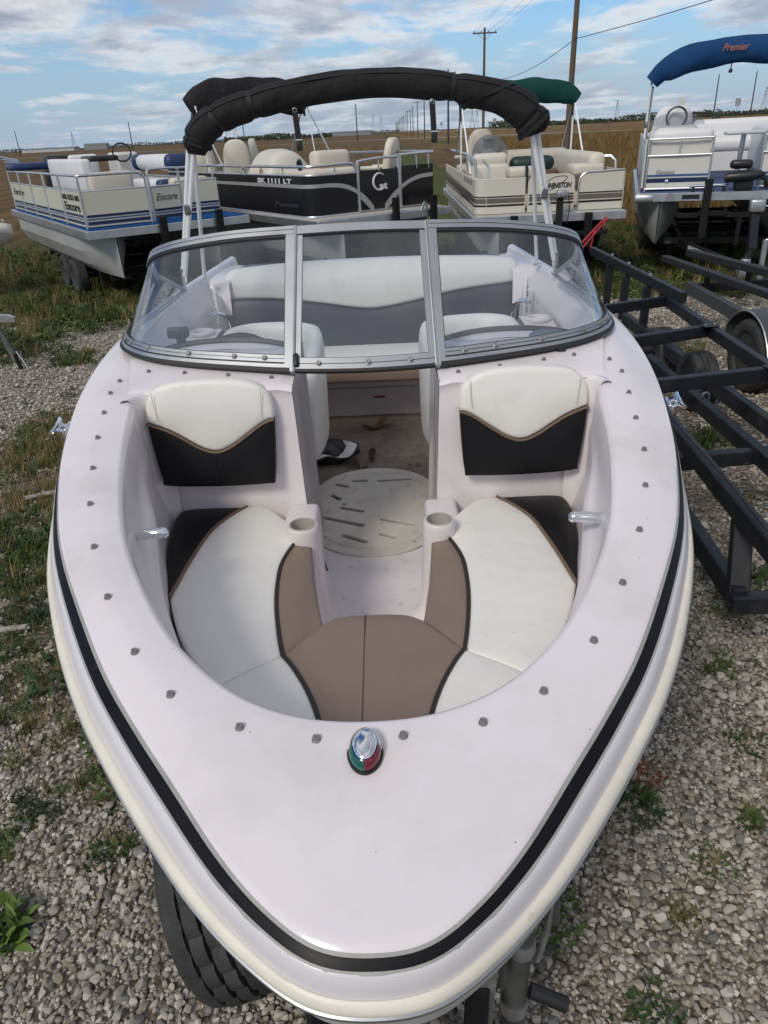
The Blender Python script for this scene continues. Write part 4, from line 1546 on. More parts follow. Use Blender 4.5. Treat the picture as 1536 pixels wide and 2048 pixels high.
for s in (-1, 1):
    for k, (p0, p1) in enumerate((((s * .835, 4.035, 2.24), (s * 1.005, 4.10, 1.60)), ((s * .868, 4.06, 2.24), (s * 1.022, 4.125, 1.60)))):
        obj('pole', MB().tube([B(*p0), B(*p1)], .0122, 10), 'pole_white', bim)
    obj('pole', MB().tube([B(s * .855, 4.10, 2.22), B(s * .985, 4.46, 1.535)], .0110, 10), 'pole_white', bim)
    obj('pole_joint', MB().tube([B(s * 1.012, 4.11, 1.64), B(s * 1.018, 4.115, 1.565)], .0165, 10), 'chrome', bim)
    obj('deck_mount', MB().lathe([(.026, 0), (.026, .006), (.012, .012), (.011, .05)], 12, c=B(s * 1.022, 4.12, 1.525)), 'chrome', bim)
    obj('deck_mount', MB().lathe([(.022, 0), (.022, .006), (.010, .012), (.010, .03)], 12, c=B(s * .985, 4.46, 1.52)), 'chrome', bim)
    obj('slider', rounded_box(B(s * .925, 4.065, 1.935), (.034, .03, .05), .008), 'plastic_grey', bim)
    mid = .5
    obj('joint_bolt', MB().lathe([(.009, -.02), (.009, .02)], 8, c=B(s * .925, 4.06, 1.92), m=rotx(R(90))), 'chrome', bim)

# things left on the carpet
bag = thing('crumpled_bag', 'black and white crumpled bag on the carpet by the left seat', 'bag')
bag.location = BOAT.matrix_basis @ Vector(B(-.265, 3.80, .632))
bag.rotation_euler = (0, 0, R(12))
def blob(a, b, h, seed, n=28, m_=7):
    r = np.random.default_rng(seed)
    o = r.uniform(0, 6, 4)
    rings = []
    for j in range(m_ + 1):
        f = j / m_
        ring = []
        for k in range(n):
            t = 2 * math.pi * k / n
            q = math.cos(f * math.pi / 2) ** .7 * (1 + .16 * math.sin(3 * t + o[0]) + .09 * math.sin(5 * t + o[1] + 3 * f))
            ring.append((a * q * math.cos(t), b * q * math.sin(t), h * math.sin(f * math.pi / 2) * (1 + .3 * math.sin(2 * t + o[2]))))
        rings.append(ring)
    return MB().loft(rings, True, True, True)
obj('bag_body', blob(.15, .12, .075, 3), 'plastic_black', bag, smooth=50)
lip = cr([(-.13, -.14, .02), (-.04, -.135, .05), (.04, -.15, .035), (.09, -.17, .05), (.145, -.10, .075), (.15, -.02, .06), (.11, .06, .05)], 5)
obj('white_lining', MB().loft([[(x, y, z) for x, y, z in lip], [(x * .80, y * .78 + .01, z + .012) for x, y, z in lip], [(x * .62, y * .6 + .02, z - .01) for x, y, z in lip]]), 'decal_white', bag, smooth=60)
obj('black_edge', MB().tube(lip, .007, 6), 'plastic_black', bag)

# ================================================================== ground
def sheet(name, poly, z, material, label, cat):
    o = obj(name, MB().add([(x, y, z) for x, y in poly], [tuple(range(len(poly)))]), material, smooth=0)
    return tag(o, label, cat, kind='structure')

def ground_mat(name, build):
    m = bpy.data.materials.new(name)
    m.use_nodes = True
    t = m.node_tree
    b = t.nodes['Principled BSDF']
    b.inputs['Roughness'].default_value = 0.95
    b.inputs['Specular IOR Level'].default_value = 0.1
    tcn = t.nodes.new('ShaderNodeTexCoord')

    class K:
        pass
    k = K()
    k.t, k.b, k.pos = t, b, tcn.outputs['Object']

    def mapping(sx, sy, rz=0.0):
        mp = t.nodes.new('ShaderNodeMapping')
        mp.inputs['Scale'].default_value = (sx, sy, 1)
        mp.inputs['Rotation'].default_value = (0, 0, rz)
        t.links.new(k.pos, mp.inputs['Vector'])
        return mp.outputs[0]

    def noise(sc, det=6, ro=0.6, vec=None):
        n = t.nodes.new('ShaderNodeTexNoise')
        n.inputs['Scale'].default_value = sc
        n.inputs['Detail'].default_value = det
        n.inputs['Roughness'].default_value = ro
        t.links.new(vec or k.pos, n.inputs['Vector'])
        return n.outputs[0]

    def rng_(x, a, b_, c=0.0, d=1.0):
        n = t.nodes.new('ShaderNodeMapRange')
        n.interpolation_type = 'SMOOTHSTEP'
        if isinstance(x, (int, float)):
            n.inputs[0].default_value = x
        else:
            t.links.new(x, n.inputs[0])
        for i, v in enumerate((a, b_, c, d)):
            n.inputs[i + 1].default_value = v
        return n.outputs[0]

    def mix(f, a, b_):
        n = t.nodes.new('ShaderNodeMix')
        n.data_type = 'RGBA'
        for s, v in ((n.inputs[0], f), (n.inputs[6], a), (n.inputs[7], b_)):
            if isinstance(v, (int, float)):
                s.default_value = v
            elif isinstance(v, tuple):
                s.default_value = v + (1,)
            else:
                t.links.new(v, s)
        return n.outputs[2]

    def mth(op, a, b_=None):
        n = t.nodes.new('ShaderNodeMath')
        n.operation = op
        for i, v in enumerate((a, b_)):
            if v is None:
                continue
            if isinstance(v, (int, float)):
                n.inputs[i].default_value = v
            else:
                t.links.new(v, n.inputs[i])
        return n.outputs[0]

    def voronoi(sc, out='Distance', feature='F1'):
        n = t.nodes.new('ShaderNodeTexVoronoi')
        n.feature = feature
        n.inputs['Scale'].default_value = sc
        t.links.new(k.pos, n.inputs['Vector'])
        return n.outputs[out]

    def bump(h, strength, dist):
        n = t.nodes.new('ShaderNodeBump')
        n.inputs['Strength'].default_value = strength
        n.inputs['Distance'].default_value = dist
        t.links.new(h, n.inputs['Height'])
        t.links.new(n.outputs[0], b.inputs['Normal'])
    sp = t.nodes.new('ShaderNodeSeparateXYZ')
    t.links.new(k.pos, sp.inputs[0])
    k.x, k.y = sp.outputs[0], sp.outputs[1]
    k.mapping, k.noise, k.rng, k.mix, k.mth, k.voronoi, k.bump = mapping, noise, rng_, mix, mth, voronoi, bump
    col = build(k)
    t.links.new(col, b.inputs['Base Color'])
    MATS[name] = m

def build_gravel(k):
    cell = k.voronoi(40.0, 'Color')
    sepn = k.t.nodes.new('ShaderNodeSeparateColor')
    k.t.links.new(cell, sepn.inputs[0])
    dist = k.voronoi(40.0, 'Distance')
    stone = k.mix(k.rng(sepn.outputs[0], 0, 1), (0.20, 0.175, 0.14), (0.38, 0.35, 0.295))
    gap = k.rng(dist, 0.45, 0.75)
    col = k.mix(gap, stone, (0.115, 0.098, 0.078))
    dirt = k.rng(k.noise(0.55, 7, 0.65), 0.50, 0.68)
    col = k.mix(k.mth('MULTIPLY', dirt, 0.65), col, (0.105, 0.085, 0.062))
    grn = k.rng(k.noise(0.35, 8, 0.7), 0.56, 0.70)
    col = k.mix(k.mth('MULTIPLY', grn, 0.6), col, (0.050, 0.060, 0.022))
    inv = k.mth('SUBTRACT', 1.0, dist)
    k.bump(inv, 1.0, 0.02)
    return col

def build_grass_verge(k):
    n1 = k.noise(0.25, 8, 0.7)
    col = k.mix(k.rng(n1, 0.40, 0.62), (0.050, 0.058, 0.020), (0.088, 0.085, 0.032))
    fine = k.rng(k.noise(6.0, 8, 0.75), 0.40, 0.66)
    col = k.mix(k.mth('MULTIPLY', fine, 0.6), col, (0.135, 0.110, 0.055))
    bare = k.rng(k.noise(0.9, 6, 0.7), 0.60, 0.72)
    col = k.mix(k.mth('MULTIPLY', bare, 0.7), col, (0.16, 0.145, 0.12))
    k.bump(k.noise(9.0, 6, 0.7), 0.8, 0.05)
    return col

def build_field(k):
    # stubble rows on the left, mown green strip, tall dry grass on the right
    row = k.noise(1.0, 5, 0.6, k.mapping(1.2, 0.05, R(4)))
    st = k.mix(k.rng(row, 0.38, 0.62), (0.085, 0.054, 0.026), (0.170, 0.112, 0.055))
    big = k.noise(0.02, 6, 0.6)
    st = k.mix(k.rng(big, 0.35, 0.65, 0.0, 0.55), st, (0.105, 0.075, 0.037))
    st = k.mix(k.rng(k.noise(0.06, 7, 0.7), 0.55, 0.75, 0.0, 0.6), st, (0.080, 0.082, 0.030))
    hay = k.noise(0.12, 7, 0.7, k.mapping(0.5, 1.6, 0))
    dry = k.mix(k.rng(hay, 0.35, 0.66), (0.115, 0.072, 0.028), (0.215, 0.140, 0.060))
    dry = k.mix(k.rng(k.noise(0.05, 6, 0.7, k.mapping(0.4, 2.5, 0)), 0.55, 0.72, 0, 0.75), dry, (0.075, 0.078, 0.028))
    wob = k.mth('MULTIPLY', k.mth('SUBTRACT', k.noise(0.15, 5, 0.6), 0.5), 5.0)
    xx = k.mth('SUBTRACT', k.mth('ADD', k.x, wob), k.mth('MULTIPLY', k.y, 0.022))
    right = k.rng(xx, 7.5, 10.0)
    col = k.mix(right, st, dry)
    g0 = k.mth('MULTIPLY', k.rng(xx, 0.6, 1.6), k.rng(xx, 4.2, 3.2))
    col = k.mix(k.mth('MULTIPLY', g0, 0.8), col, (0.062, 0.082, 0.024))
    near = k.rng(k.y, 26.0, 15.0)
    col = k.mix(k.mth('MULTIPLY', near, 0.7), col, (0.066, 0.070, 0.024))
    # green verge beyond the side road
    vg = k.mth('MULTIPLY', k.rng(k.y, 138.0, 142.0), k.rng(k.y, 190.0, 180.0))
    col = k.mix(k.mth('MULTIPLY', vg, k.mth('MULTIPLY', right, 0.8)), col, (0.070, 0.082, 0.030))
    k.bump(k.noise(5.0, 6, 0.7), 0.7, 0.06)
    return col

ground_mat('gravel', build_gravel)
ground_mat('grass_verge', build_grass_verge)
ground_mat('field', build_field)
mat('asphalt_far', (0.20, 0.195, 0.185), 0.9, var=0.08, vscale=0.2)
mat('road_gravel', (0.30, 0.285, 0.26), 0.95, var=0.08, vscale=0.2)

sheet('field', [(-5000, -60), (5000, -60), (5000, 9000), (-5000, 9000)], 0.0, 'field', 'flat brown stubble and dry grass plain to the horizon', 'field')
def wavy(pts, amp, seed):
    r = np.random.default_rng(seed)
    out = []
    for i in range(len(pts)):
        a, b = np.array(pts[i]), np.array(pts[(i + 1) % len(pts)])
        L = np.linalg.norm(b - a)
        k = max(1, int(L / 0.8))
        for j in range(k):
            out.append(tuple(a + (b - a) * j / k + r.normal(0, amp, 2)))
    return out
sheet('grass_verge', wavy([(-16, 7.0), (-5.0, 7.6), (-3.0, 8.4), (2, 8.6), (5, 9.0), (20, 9.5), (20, 17.5), (7, 18.5), (0, 19.5), (-9, 21), (-18, 22)], 0.25, 2), 0.004, 'grass_verge', 'weedy grass under and around the parked boats', 'grass')
LOT = sheet('gravel_lot', wavy([(-14, -5), (14, -5), (14, 10.4), (8, 10.2), (5, 10.3), (2, 10.4), (-1.5, 10.6), (-3.3, 10.5), (-4.1, 9.9), (-4.6, 8.9), (-6.0, 8.4), (-14, 8.0)], 0.14, 5), 0.008, 'gravel', 'pale crushed limestone lot with weeds', 'gravel')
# roads far off: a side road and the highway beyond it
def strip_y(name, pts, w, z, m_, label, cat):
    L, Rr = [], []
    for i, (x, y) in enumerate(pts):
        a = np.array(pts[max(0, i - 1)])
        b = np.array(pts[min(len(pts) - 1, i + 1)])
        t = (b - a) / np.linalg.norm(b - a)
        n = np.array([-t[1], t[0]])
        p = np.array([x, y])
        L.append(tuple(p + n * w / 2) + (z,))
        Rr.append(tuple(p - n * w / 2) + (z,))
    o = obj(name, MB().loft([L, Rr]), m_, smooth=0)
    return tag(o, label, cat, kind='structure')
strip_y('side_road', cr([(420, 80), (150, 150), (75, 180), (40, 226), (12, 275), (-24, 298), (-130, 296), (-500, 280), (-2000, 300)], 8), 9, 0.012, 'road_gravel', 'pale side road crossing behind the dry grass', 'road')
strip_y('highway', cr([(1500, 230), (500, 350), (210, 460), (128, 590), (92, 800), (75, 1200), (70, 2500), (70, 5000)], 8), 22, 0.016, 'asphalt_far', 'divided highway running off towards the horizon', 'road')

# ================================================================== trailer under the bowrider
TR = thing('boat_trailer', 'dark tubular trailer carrying the white open-bow boat, jack at its tongue', 'trailer', (-0.09, 2.2, 0), (0, 0, R(-1)))
def tloc(x, y, z):
    return (x + 0.09, y - 2.2, z)
for s in (-1, 1):
    obj('frame_rail', MB().beam(tloc(-.09 + s * .10, 0.95, .40), tloc(-.09 + s * .62, 2.6, .40), .06, .10, .006), 'frame_black', TR)
    obj('frame_rail', MB().beam(tloc(-.09 + s * .62, 2.57, .40), tloc(-.09 + s * .62, 5.4, .40), .06, .10, .006), 'frame_black', TR)
    obj('bunk', rounded_box(tloc(-.09 + s * .42, 3.9, .56), (.10, 2.4, .06), .01), 'carpet_brown', TR)
    for y in (2.9, 4.8):
        obj('bunk_post', MB().beam(tloc(-.09 + s * .42, y, .40), tloc(-.09 + s * .42, y, .54), .05, .05), 'frame_black', TR)
    wheel(TR, tloc(-.09 + s * .98, 4.1, .31), .31, .19, s)
    obj('fender', MB().loft([[tloc(-.09 + s * (.98 + dx), 4.1 + .38 * math.cos(t), .31 + .38 * math.sin(t)) for t in np.linspace(R(10), R(170), 16)] for dx in (-.12, .12)]), 'fender_grey', TR)
obj('axle', MB().beam(tloc(-1.0, 4.1, .31), tloc(.82, 4.1, .31), .05, .05), 'frame_black', TR)
for y in (2.6, 3.6, 5.3):
    obj('cross_member', MB().beam(tloc(-.70, y, .385), tloc(.52, y, .385), .06, .06), 'frame_black', TR)
obj('tongue', MB().beam(tloc(-.06, 2.6, .38), tloc(.02, -.40, .40), .08, .10, .006), 'frame_black', TR)
obj('tongue_brace', MB().beam(tloc(.33, 1.75, .40), tloc(.10, .55, .42), .055, .10, .006), 'frame_black', TR)
obj('tongue_brace', MB().beam(tloc(-.40, 1.75, .40), tloc(-.08, .55, .42), .055, .10, .006), 'frame_black', TR)
obj('winch_post', MB().beam(tloc(-.01, .74, .40), tloc(-.02, .95, .98), .07, .07, .005), 'frame_black', TR)
obj('bow_roller', MB().lathe([(.035, -.06), (.05, -.03), (.05, .03), (.035, .06)], 16, c=tloc(-.02, .93, 1.0), m=roty(R(90))), 'rubber', TR)
# jack
jk = bpy.data.objects.new('jack', None)
COL.objects.link(jk)
jk.parent = TR
jk.location = tloc(.262, 1.00, .0)
jk.rotation_euler = (R(-4), R(3), 0)
jk['label'] = 'grey tongue jack with crank and black handle grip'
obj('outer_tube', MB().lathe([(.028, .16), (.0285, .165), (.0285, .78), (.031, .785), (.031, .80), (.012, .805)], 20), 'jack_grey', jk)
obj('inner_tube', MB().lathe([(.023, .03), (.023, .17)], 16), 'steel', jk)
obj('foot_plate', MB().lathe([(.08, .012), (.08, .020), (.03, .032)], 20), 'steel', jk)
obj('swivel_bracket', rounded_box((-.055, .02, .47), (.09, .06, .17), .008), 'jack_grey', jk)
obj('swivel_plate', MB().box((-.115, .02, .46), (.012, .12, .22), None, .002), 'galv', jk)
obj('crank', MB().tube(cr([(.0, .0, .745), (.045, .0, .748), (.062, .004, .735), (.066, .01, .69), (.058, .01, .55), (.046, .008, .47)], 4), .0085, 8), 'steel', jk)
obj('crank_grip', MB().tube([(.066, .012, .70), (.078, .012, .60)], .011, 8), 'jack_grey', jk)
obj('handle_grip', MB().tube([(.036, .0, .37), (.125, -.02, .345)], .019, 12), 'plastic_black', jk)
obj('side_plate', MB().box((-.085, -.045, .40), (.05, .008, .26), None, .002), 'galv', jk)
obj('pivot_pin', MB().lathe([(.012, -.06), (.012, .07), (.018, .07), (.018, .08)], 10, c=(-.085, -.01, .56), m=rotx(R(90))), 'steel', jk)
obj('clamp_band', MB().lathe([(.0335, .52), (.0345, .525), (.0345, .555), (.0335, .56)], 18), 'galv', jk)
obj('clamp_band', MB().lathe([(.0335, .30), (.0345, .305), (.0345, .335), (.0335, .34)], 18), 'galv', jk)
obj('spring_clip', MB().tube(cr([(.03, .03, .72), (.05, .035, .66), (.05, .035, .58), (.032, .03, .55)], 4), .004, 6), 'steel', jk)
obj('label_plate', MB().box((.012, -.0285, .66), (.022, .003, .05), None, .001), 'galv', jk)
# spare wheel
sp = wheel(TR, tloc(-.48, 1.365, .37), .315, .215, -1, (R(0), R(-14), R(8)), name='spare_wheel', n=96)
obj('spare_mount', MB().beam(tloc(-.45, 1.30, .36), tloc(-.20, 1.20, .40), .05, .05), 'frame_black', TR)

# ================================================================== empty pontoon trailer on the right
ET = thing('empty_trailer', 'empty dark steel pontoon trailer frame right beside the white boat', 'trailer', (2.1, 5.0, 0))
def e(x, y, z):
    return (x - 2.1, y - 5.0, z)
def eb(name, p0, p1, w=.058, h=.095, m_='frame_navy', ch=.006):
    return obj(name, MB().beam(e(*p0), e(*p1), w, h, ch), m_, ET)
ZU = .72
eb('bunk_rail', (1.50, 2.10, ZU), (1.72, 4.85, ZU))
eb('bunk_rail', (2.52, 3.0, ZU), (2.78, 7.05, ZU))
eb('bunk_rail', (2.74, 6.45, ZU + .115), (2.74, 9.35, ZU + .115))
eb('cross_beam', (1.72, 4.45, ZU), (2.60, 4.60, ZU), .062, .092)
eb('cross_beam', (1.75, 5.45, ZU), (2.66, 5.75, ZU), .062, .092)
eb('cross_beam', (1.78, 6.55, ZU), (2.90, 6.95, ZU - .002), .062, .092)
for x, y in ((2.72, 7.3), (2.735, 8.0), (2.74, 8.6)):
    eb('post', (x, y, .30), (x, y, ZU + .06), .07, .07)
    obj('bolt', MB().lathe([(.018, 0), (.018, .02), (.008, .024)], 6, c=e(x, y - .05, ZU + .17)), 'galv', ET)
# lower frame
ZL = .42
eb('lower_rail', (1.70, 4.9, ZL - .04), (1.52, 2.56, ZL - .04), .06, .11)
eb('lower_rail', (2.62, 3.0, ZL - .06), (2.70, 7.8, ZL - .06), .065, .12)
eb('lower_rail', (2.12, 2.2, ZL + .10), (2.20, 5.7, ZL + .10), .06, .10)
eb('cross_beam', (1.64, 3.75, ZL + .08), (2.54, 3.82, ZL + .08), .06, .09)
eb('cross_beam', (1.48, 2.56, .37), (2.68, 2.50, .37), .06, .09)
eb('post', (1.52, 2.57, .33), (1.60, 2.82, ZU - .02), .085, .075)
eb('strut', (1.54, 2.60, .40), (1.86, 3.3, ZL), .05, .06)
eb('axle', (1.75, 5.9, .27), (2.75, 5.9, .27), .05, .05, 'frame_black')
eb('axle', (1.75, 6.75, .27), (2.75, 6.75, .27), .05, .05, 'frame_black')
obj('bolt', MB().lathe([(.014, 0), (.014, .012), (.007, .018)], 8, c=e(1.565, 2.78, ZU - .02), m=rotx(R(90))), 'galv', ET)
obj('u_bolt', MB().tube(cr([e(2.185, 4.62, .50), e(2.185, 4.62, .59), e(2.225, 4.62, .592), e(2.225, 4.62, .50)], 3), .007, 6), 'galv', ET)
for x, y in ((1.70, 4.46), (2.60, 4.60), (1.72, 5.46), (2.66, 5.74), (1.76, 6.56), (2.86, 6.93)):
    obj('gusset', MB().box(e(x, y - .04, ZU + .054), (.12, .10, .006), None, .001), 'frame_navy', ET)
    for dx in (-.035, .035):
        obj('bolt', MB().lathe([(.011, 0), (.011, .009), (.005, .012)], 6, c=e(x + dx, y - .04, ZU + .057)), 'galv', ET)
obj('wiring', MB().tube(cr([e(1.49, 2.2, ZU + .06), e(1.56, 2.9, ZU + .062), e(1.60, 3.5, ZU + .06), e(1.66, 4.2, ZU + .062)], 5), .005, 5), 'rubber', ET)
for x in (1.72, 2.72):
    for y in (5.9, 6.75):
        wheel(ET, e(x, y, .255), .255, .19, 1 if x > 2 else -1, n=40)

# ================================================================== second empty trailer with fenders, right edge
FT = thing('fendered_trailer', 'empty tandem trailer with grey fenders and carpeted bunks at the right edge', 'trailer', (3.9, 6.2, 0))
def f(x, y, z):
    return (x - 3.9, y - 6.2, z)
def fb(name, p0, p1, w=.07, h=.10, m_='frame_black', ch=.006):
    return obj(name, MB().beam(f(*p0), f(*p1), w, h, ch), m_, FT)
fb('side_rail', (3.62, 8.45, .52), (3.42, 3.6, .48), .07, .13, 'fender_grey')
fb('cross_member', (3.60, 8.35, .52), (5.2, 8.45, .52))
fb('cross_member', (3.55, 7.0, .50), (5.2, 7.0, .50))
fb('cross_member', (3.50, 5.2, .50), (5.2, 5.2, .50))
fb('bunk', (3.66, 9.35, .70), (3.92, 4.2, .72), .09, .07, 'rubber')
fb('bunk', (4.02, 9.5, .73), (4.62, 4.2, .78), .10, .08, 'rubber')
for y in (8.3, 6.4, 5.0):
    fb('bunk_post', (3.76, y, .50), (3.76, y, .69), .05, .05)
    fb('bunk_post', (4.22, y, .50), (4.22, y, .72), .05, .05)
obj('side_marker', MB().box(f(3.585, 8.25, .53), (.012, .06, .05), None, .004), 'lens_taillight', FT)
for y in (6.30, 5.42):
    wheel(FT, f(3.385, y, .33), .33, .21, -1, n=40)
    wheel(FT, f(5.30, y, .33), .33, .21, 1, n=40)
for x in (3.41, 5.30):
    prof = []
    for yc in (6.30, 5.42):
        pass
    path = [(y_, z_) for y_, z_ in cr([(6.74, .36), (6.67, .56), (6.49, .69), (6.28, .725), (6.07, .66), (5.93, .53), (5.86, .43), (5.78, .53), (5.65, .66), (5.42, .725), (5.20, .69), (5.02, .56), (4.95, .36)], 5)]
    o = obj('fender', MB().loft([[f(x - .13, y_, z_ - .018) for y_, z_ in path], [f(x - .13, y_, z_) for y_, z_ in path], [f(x + .13, y_, z_ + .01) for y_, z_ in path], [f(x + .13, y_, z_ - .01) for y_, z_ in path]]), 'fender_grey', FT)
    obj('fender_lip', MB().tube([f(x - .132, y_, z_ - .008) for y_, z_ in path], .008, 6), 'galv', FT)
fb('axle', (3.42, 6.30, .33), (5.3, 6.30, .33), .05, .05)
fb('axle', (3.42, 5.42, .33), (5.3, 5.42, .33), .05, .05)
obj('hub_cap', MB().lathe([(.05, 0), (.05, .05), (.02, .06)], 12, c=f(3.34, 6.30, .33), m=roty(R(-90))), 'frame_black', FT)

# ================================================================== tongue of a trailer at the left edge
LT = thing('trailer_tongue', 'dark trailer tongue with galvanised coupler poking in at the left edge', 'trailer', (-4.22, 8.35, 0))
obj('tongue_beam', MB().beam((-1.2, .5, .52), (-.10, -.02, .56), .08, .10, .006), 'frame_black', LT)
obj('coupler', MB().loft([[(-.16, y, .62), (-.02, y * .95, .635), (.10, y * .8, .62), (.17, y * .5, .595)] for y in (-.05, 0, .05)]), 'galv', LT)
obj('coupler', MB().loft([[(-.16, y, .62), (-.02, y, .635), (.10, y * .8, .62), (.17, y * .5, .595)] for y in (-.052,)] + [[(-.16, -.052, .55), (-.02, -.052, .56), (.10, -.042, .55), (.17, -.026, .55)]]), 'galv', LT)
obj('jack_tube', MB().tube([(-.12, .02, .66), (.06, -.03, .18)], .03, 10), 'jack_grey', LT)
obj('jack_leg', MB().tube([(.05, -.028, .22), (.10, -.04, .02)], .023, 10), 'frame_black', LT)
obj('safety_chain', MB().tube(cr([(-.10, .05, .5), (-.02, .02, .22), (.06, -.02, .10), (.14, -.04, .16), (.15, -.05, .22)], 5), .009, 6), 'galv', LT)
obj('safety_chain', MB().tube(cr([(.10, -.05, .22), (.17, -.08, .10), (.21, -.10, .02)], 5), .008, 6), 'steel', LT)

# ================================================================== pontoon boats behind
# local frame of each: a across (picture right), b aft, c up from the ground; origin under the front left deck corner
class Pontoon:
    def __init__(self, name, label, loc, rz, beam, length, dz):
        self.o = thing(name, label, 'boat', (loc[0], loc[1], 0), (0, 0, R(rz)))
        self.beam, self.L, self.dz = beam, length, dz

    def part(self, name, mb, m_, smooth=35, parent=None):
        return obj(name, mb, m_, parent or self.o, smooth)

    def box(self, name, a0, a1, b0, b1, c0, c1, m_, ch=0.004, parent=None):
        return self.part(name, MB().box(((a0 + a1) / 2, (b0 + b1) / 2, (c0 + c1) / 2), (a1 - a0, b1 - b0, c1 - c0), None, ch), m_, parent=parent)

    def soft(self, name, a0, a1, b0, b1, c0, c1, m_, r=0.05, rot=None, parent=None):
        return self.part(name, rounded_box(((a0 + a1) / 2, (b0 + b1) / 2, (c0 + c1) / 2), (a1 - a0, b1 - b0, c1 - c0), r, 3, rot), m_, 60, parent)

    def tube(self, name, pts, r, m_, n=8, parent=None):
        return self.part(name, MB().tube(pts, r, n), m_, 40, parent)

    def deck(self, carpet, trim='alu', inset_=0.06):
        z = self.dz
        self.box('deck_trim', 0, self.beam, 0, self.L, z - .13, z - .012, trim, .006)
        self.box('deck_carpet', inset_, self.beam - inset_, .05, self.L - .05, z - .012, z + .004, carpet, .001)
        for a in np.linspace(.5, self.beam - .5, 3):
            pass

    def log(self, a, rad, nose, front, mlog='alu_dull', depth=None):
        """one float: faceted U section that narrows to an upright stem"""
        z1 = self.dz - .13
        dep = depth or rad * 2
        sec = [(-1, 0), (-1, -.38), (-.72, -.74), (-.30, -.97), (0, -1.0), (.30, -.97), (.72, -.74), (1, -.38), (1, 0)]
        rings = []
        for b, k, up in ((front, .02, .0), (front + nose * .25, .34, .0), (front + nose * .6, .74, 0), (front + nose, 1, 0), (self.L * .5, 1, 0), (self.L - .3, 1, 0)):
            rings.append([(a + x * rad * k, b, z1 + y * dep) for x, y in sec])
        return self.part('float', MB().loft(rings, False, False, True), mlog, 20)

    def fence(self, p0, p1, c0, c1, m_, th=.022, name='fence_panel'):
        return self.part(name, MB().beam((p0[0], p0[1], (c0 + c1) / 2), (p1[0], p1[1], (c0 + c1) / 2), th, c1 - c0, .003), m_)

    def band(self, p0, p1, c0, c1, m_, off, name='stripe'):
        """thin stripe proud of the panel, offset along the outward normal"""
        d = Vector((p1[0] - p0[0], p1[1] - p0[1], 0)).normalized()
        n = Vector((d.y, -d.x, 0)) * off
        return self.part(name, MB().beam((p0[0] + n.x, p0[1] + n.y, (c0 + c1) / 2), (p1[0] + n.x, p1[1] + n.y, (c0 + c1) / 2), .003, c1 - c0, 0), m_)

    def rail(self, pts, r=.016, m_='alu', name='rail'):
        return self.part(name, MB().tube(pts, r, 8), m_)

def trailer_under(name, label, P, wheels_b, wheel_a, rad=.31, posts=(), winch_a=None, m_='frame_black', zr=.40, front=-1.6):
    t = thing(name, label, 'trailer', P.o.location, P.o.rotation_euler)
    b0 = P.beam / 2
    for s in (-1, 1):
        obj('frame_rail', MB().beam((b0 + s * .55, .4, zr), (b0 + s * .55, P.L - 1.0, zr), .07, .12, .006), m_, t)
        obj('bunk', MB().beam((b0 + s * .75, .3, P.dz - .13 - .62), (b0 + s * .75, P.L - .8, P.dz - .13 - .62), .10, .05, .006), 'rubber', t)
        for b in wheels_b:
            wheel(t, (b0 + s * wheel_a, b, rad), rad, .19, s, n=40, spokes=False)
    for b in (.5, 2.0, 3.5, 5.0):
        obj('cross_member', MB().beam((b0 - .95, b, zr + .03), (b0 + .95, b, zr + .03), .07, .09, .006), m_, t)
    for b in (1.2, 2.8, 4.3):
        obj('bunk_bracket', MB().beam((b0 - .95, b, P.dz - .80), (b0 + .95, b, P.dz - .80), .08, .10, .006), m_, t)
        for s in (-1, 1):
            obj('bracket_post', MB().beam((b0 + s * .55, b, zr), (b0 + s * .55, b, P.dz - .80), .08, .08, .006), m_, t)
    for b in wheels_b:
        obj('axle', MB().beam((b0 - wheel_a, b, rad), (b0 + wheel_a, b, rad), .06, .06), m_, t)
    obj('tongue', MB().beam((b0 - .55, .45, zr), (b0, front, zr + .06), .07, .11, .006), m_, t)
    obj('tongue', MB().beam((b0 + .55, .45, zr), (b0, front, zr + .06), .07, .11, .006), m_, t)
    for a, c0, c1 in posts:
        obj('guide_post', MB().beam((a, -.05, c0), (a, -.05, c1), .11, .07, .006), m_, t)
    if posts:
        obj('guide_bar', MB().beam((posts[0][0] - .1, -.02, P.dz - .30), (posts[-1][0] + .3, -.02, P.dz - .30), .07, .07, .006), m_, t)
    return t

# ---- cream pontoon with navy stripes, left
E1 = Pontoon('pontoon_boat', 'cream pontoon boat with navy stripes and bright blue carpet at left', (-4.06, 11.16), 32.5, 2.55, 6.35, 1.19)
P = E1
dz = P.dz
P.deck('carpet_blue', 'alu')
P.log(.42, .36, 1.0, .06, 'float_skin', .60)
P.log(2.05, .36, 1.0, .06, 'float_skin', .60)
f0, f1, top = dz + .02, dz + .49, dz + .71
fb_ = .25
P.fence((.10, fb_), (1.05, fb_), f0, f1, 'panel_cream')
P.fence((.10, 6.1), (.10, fb_), f0, f1, 'panel_cream')
P.fence((1.74, .95), (2.45, .95), f0, f1, 'panel_cream')
P.fence((2.45, .95), (2.45, 6.1), f0, f1, 'panel_cream')
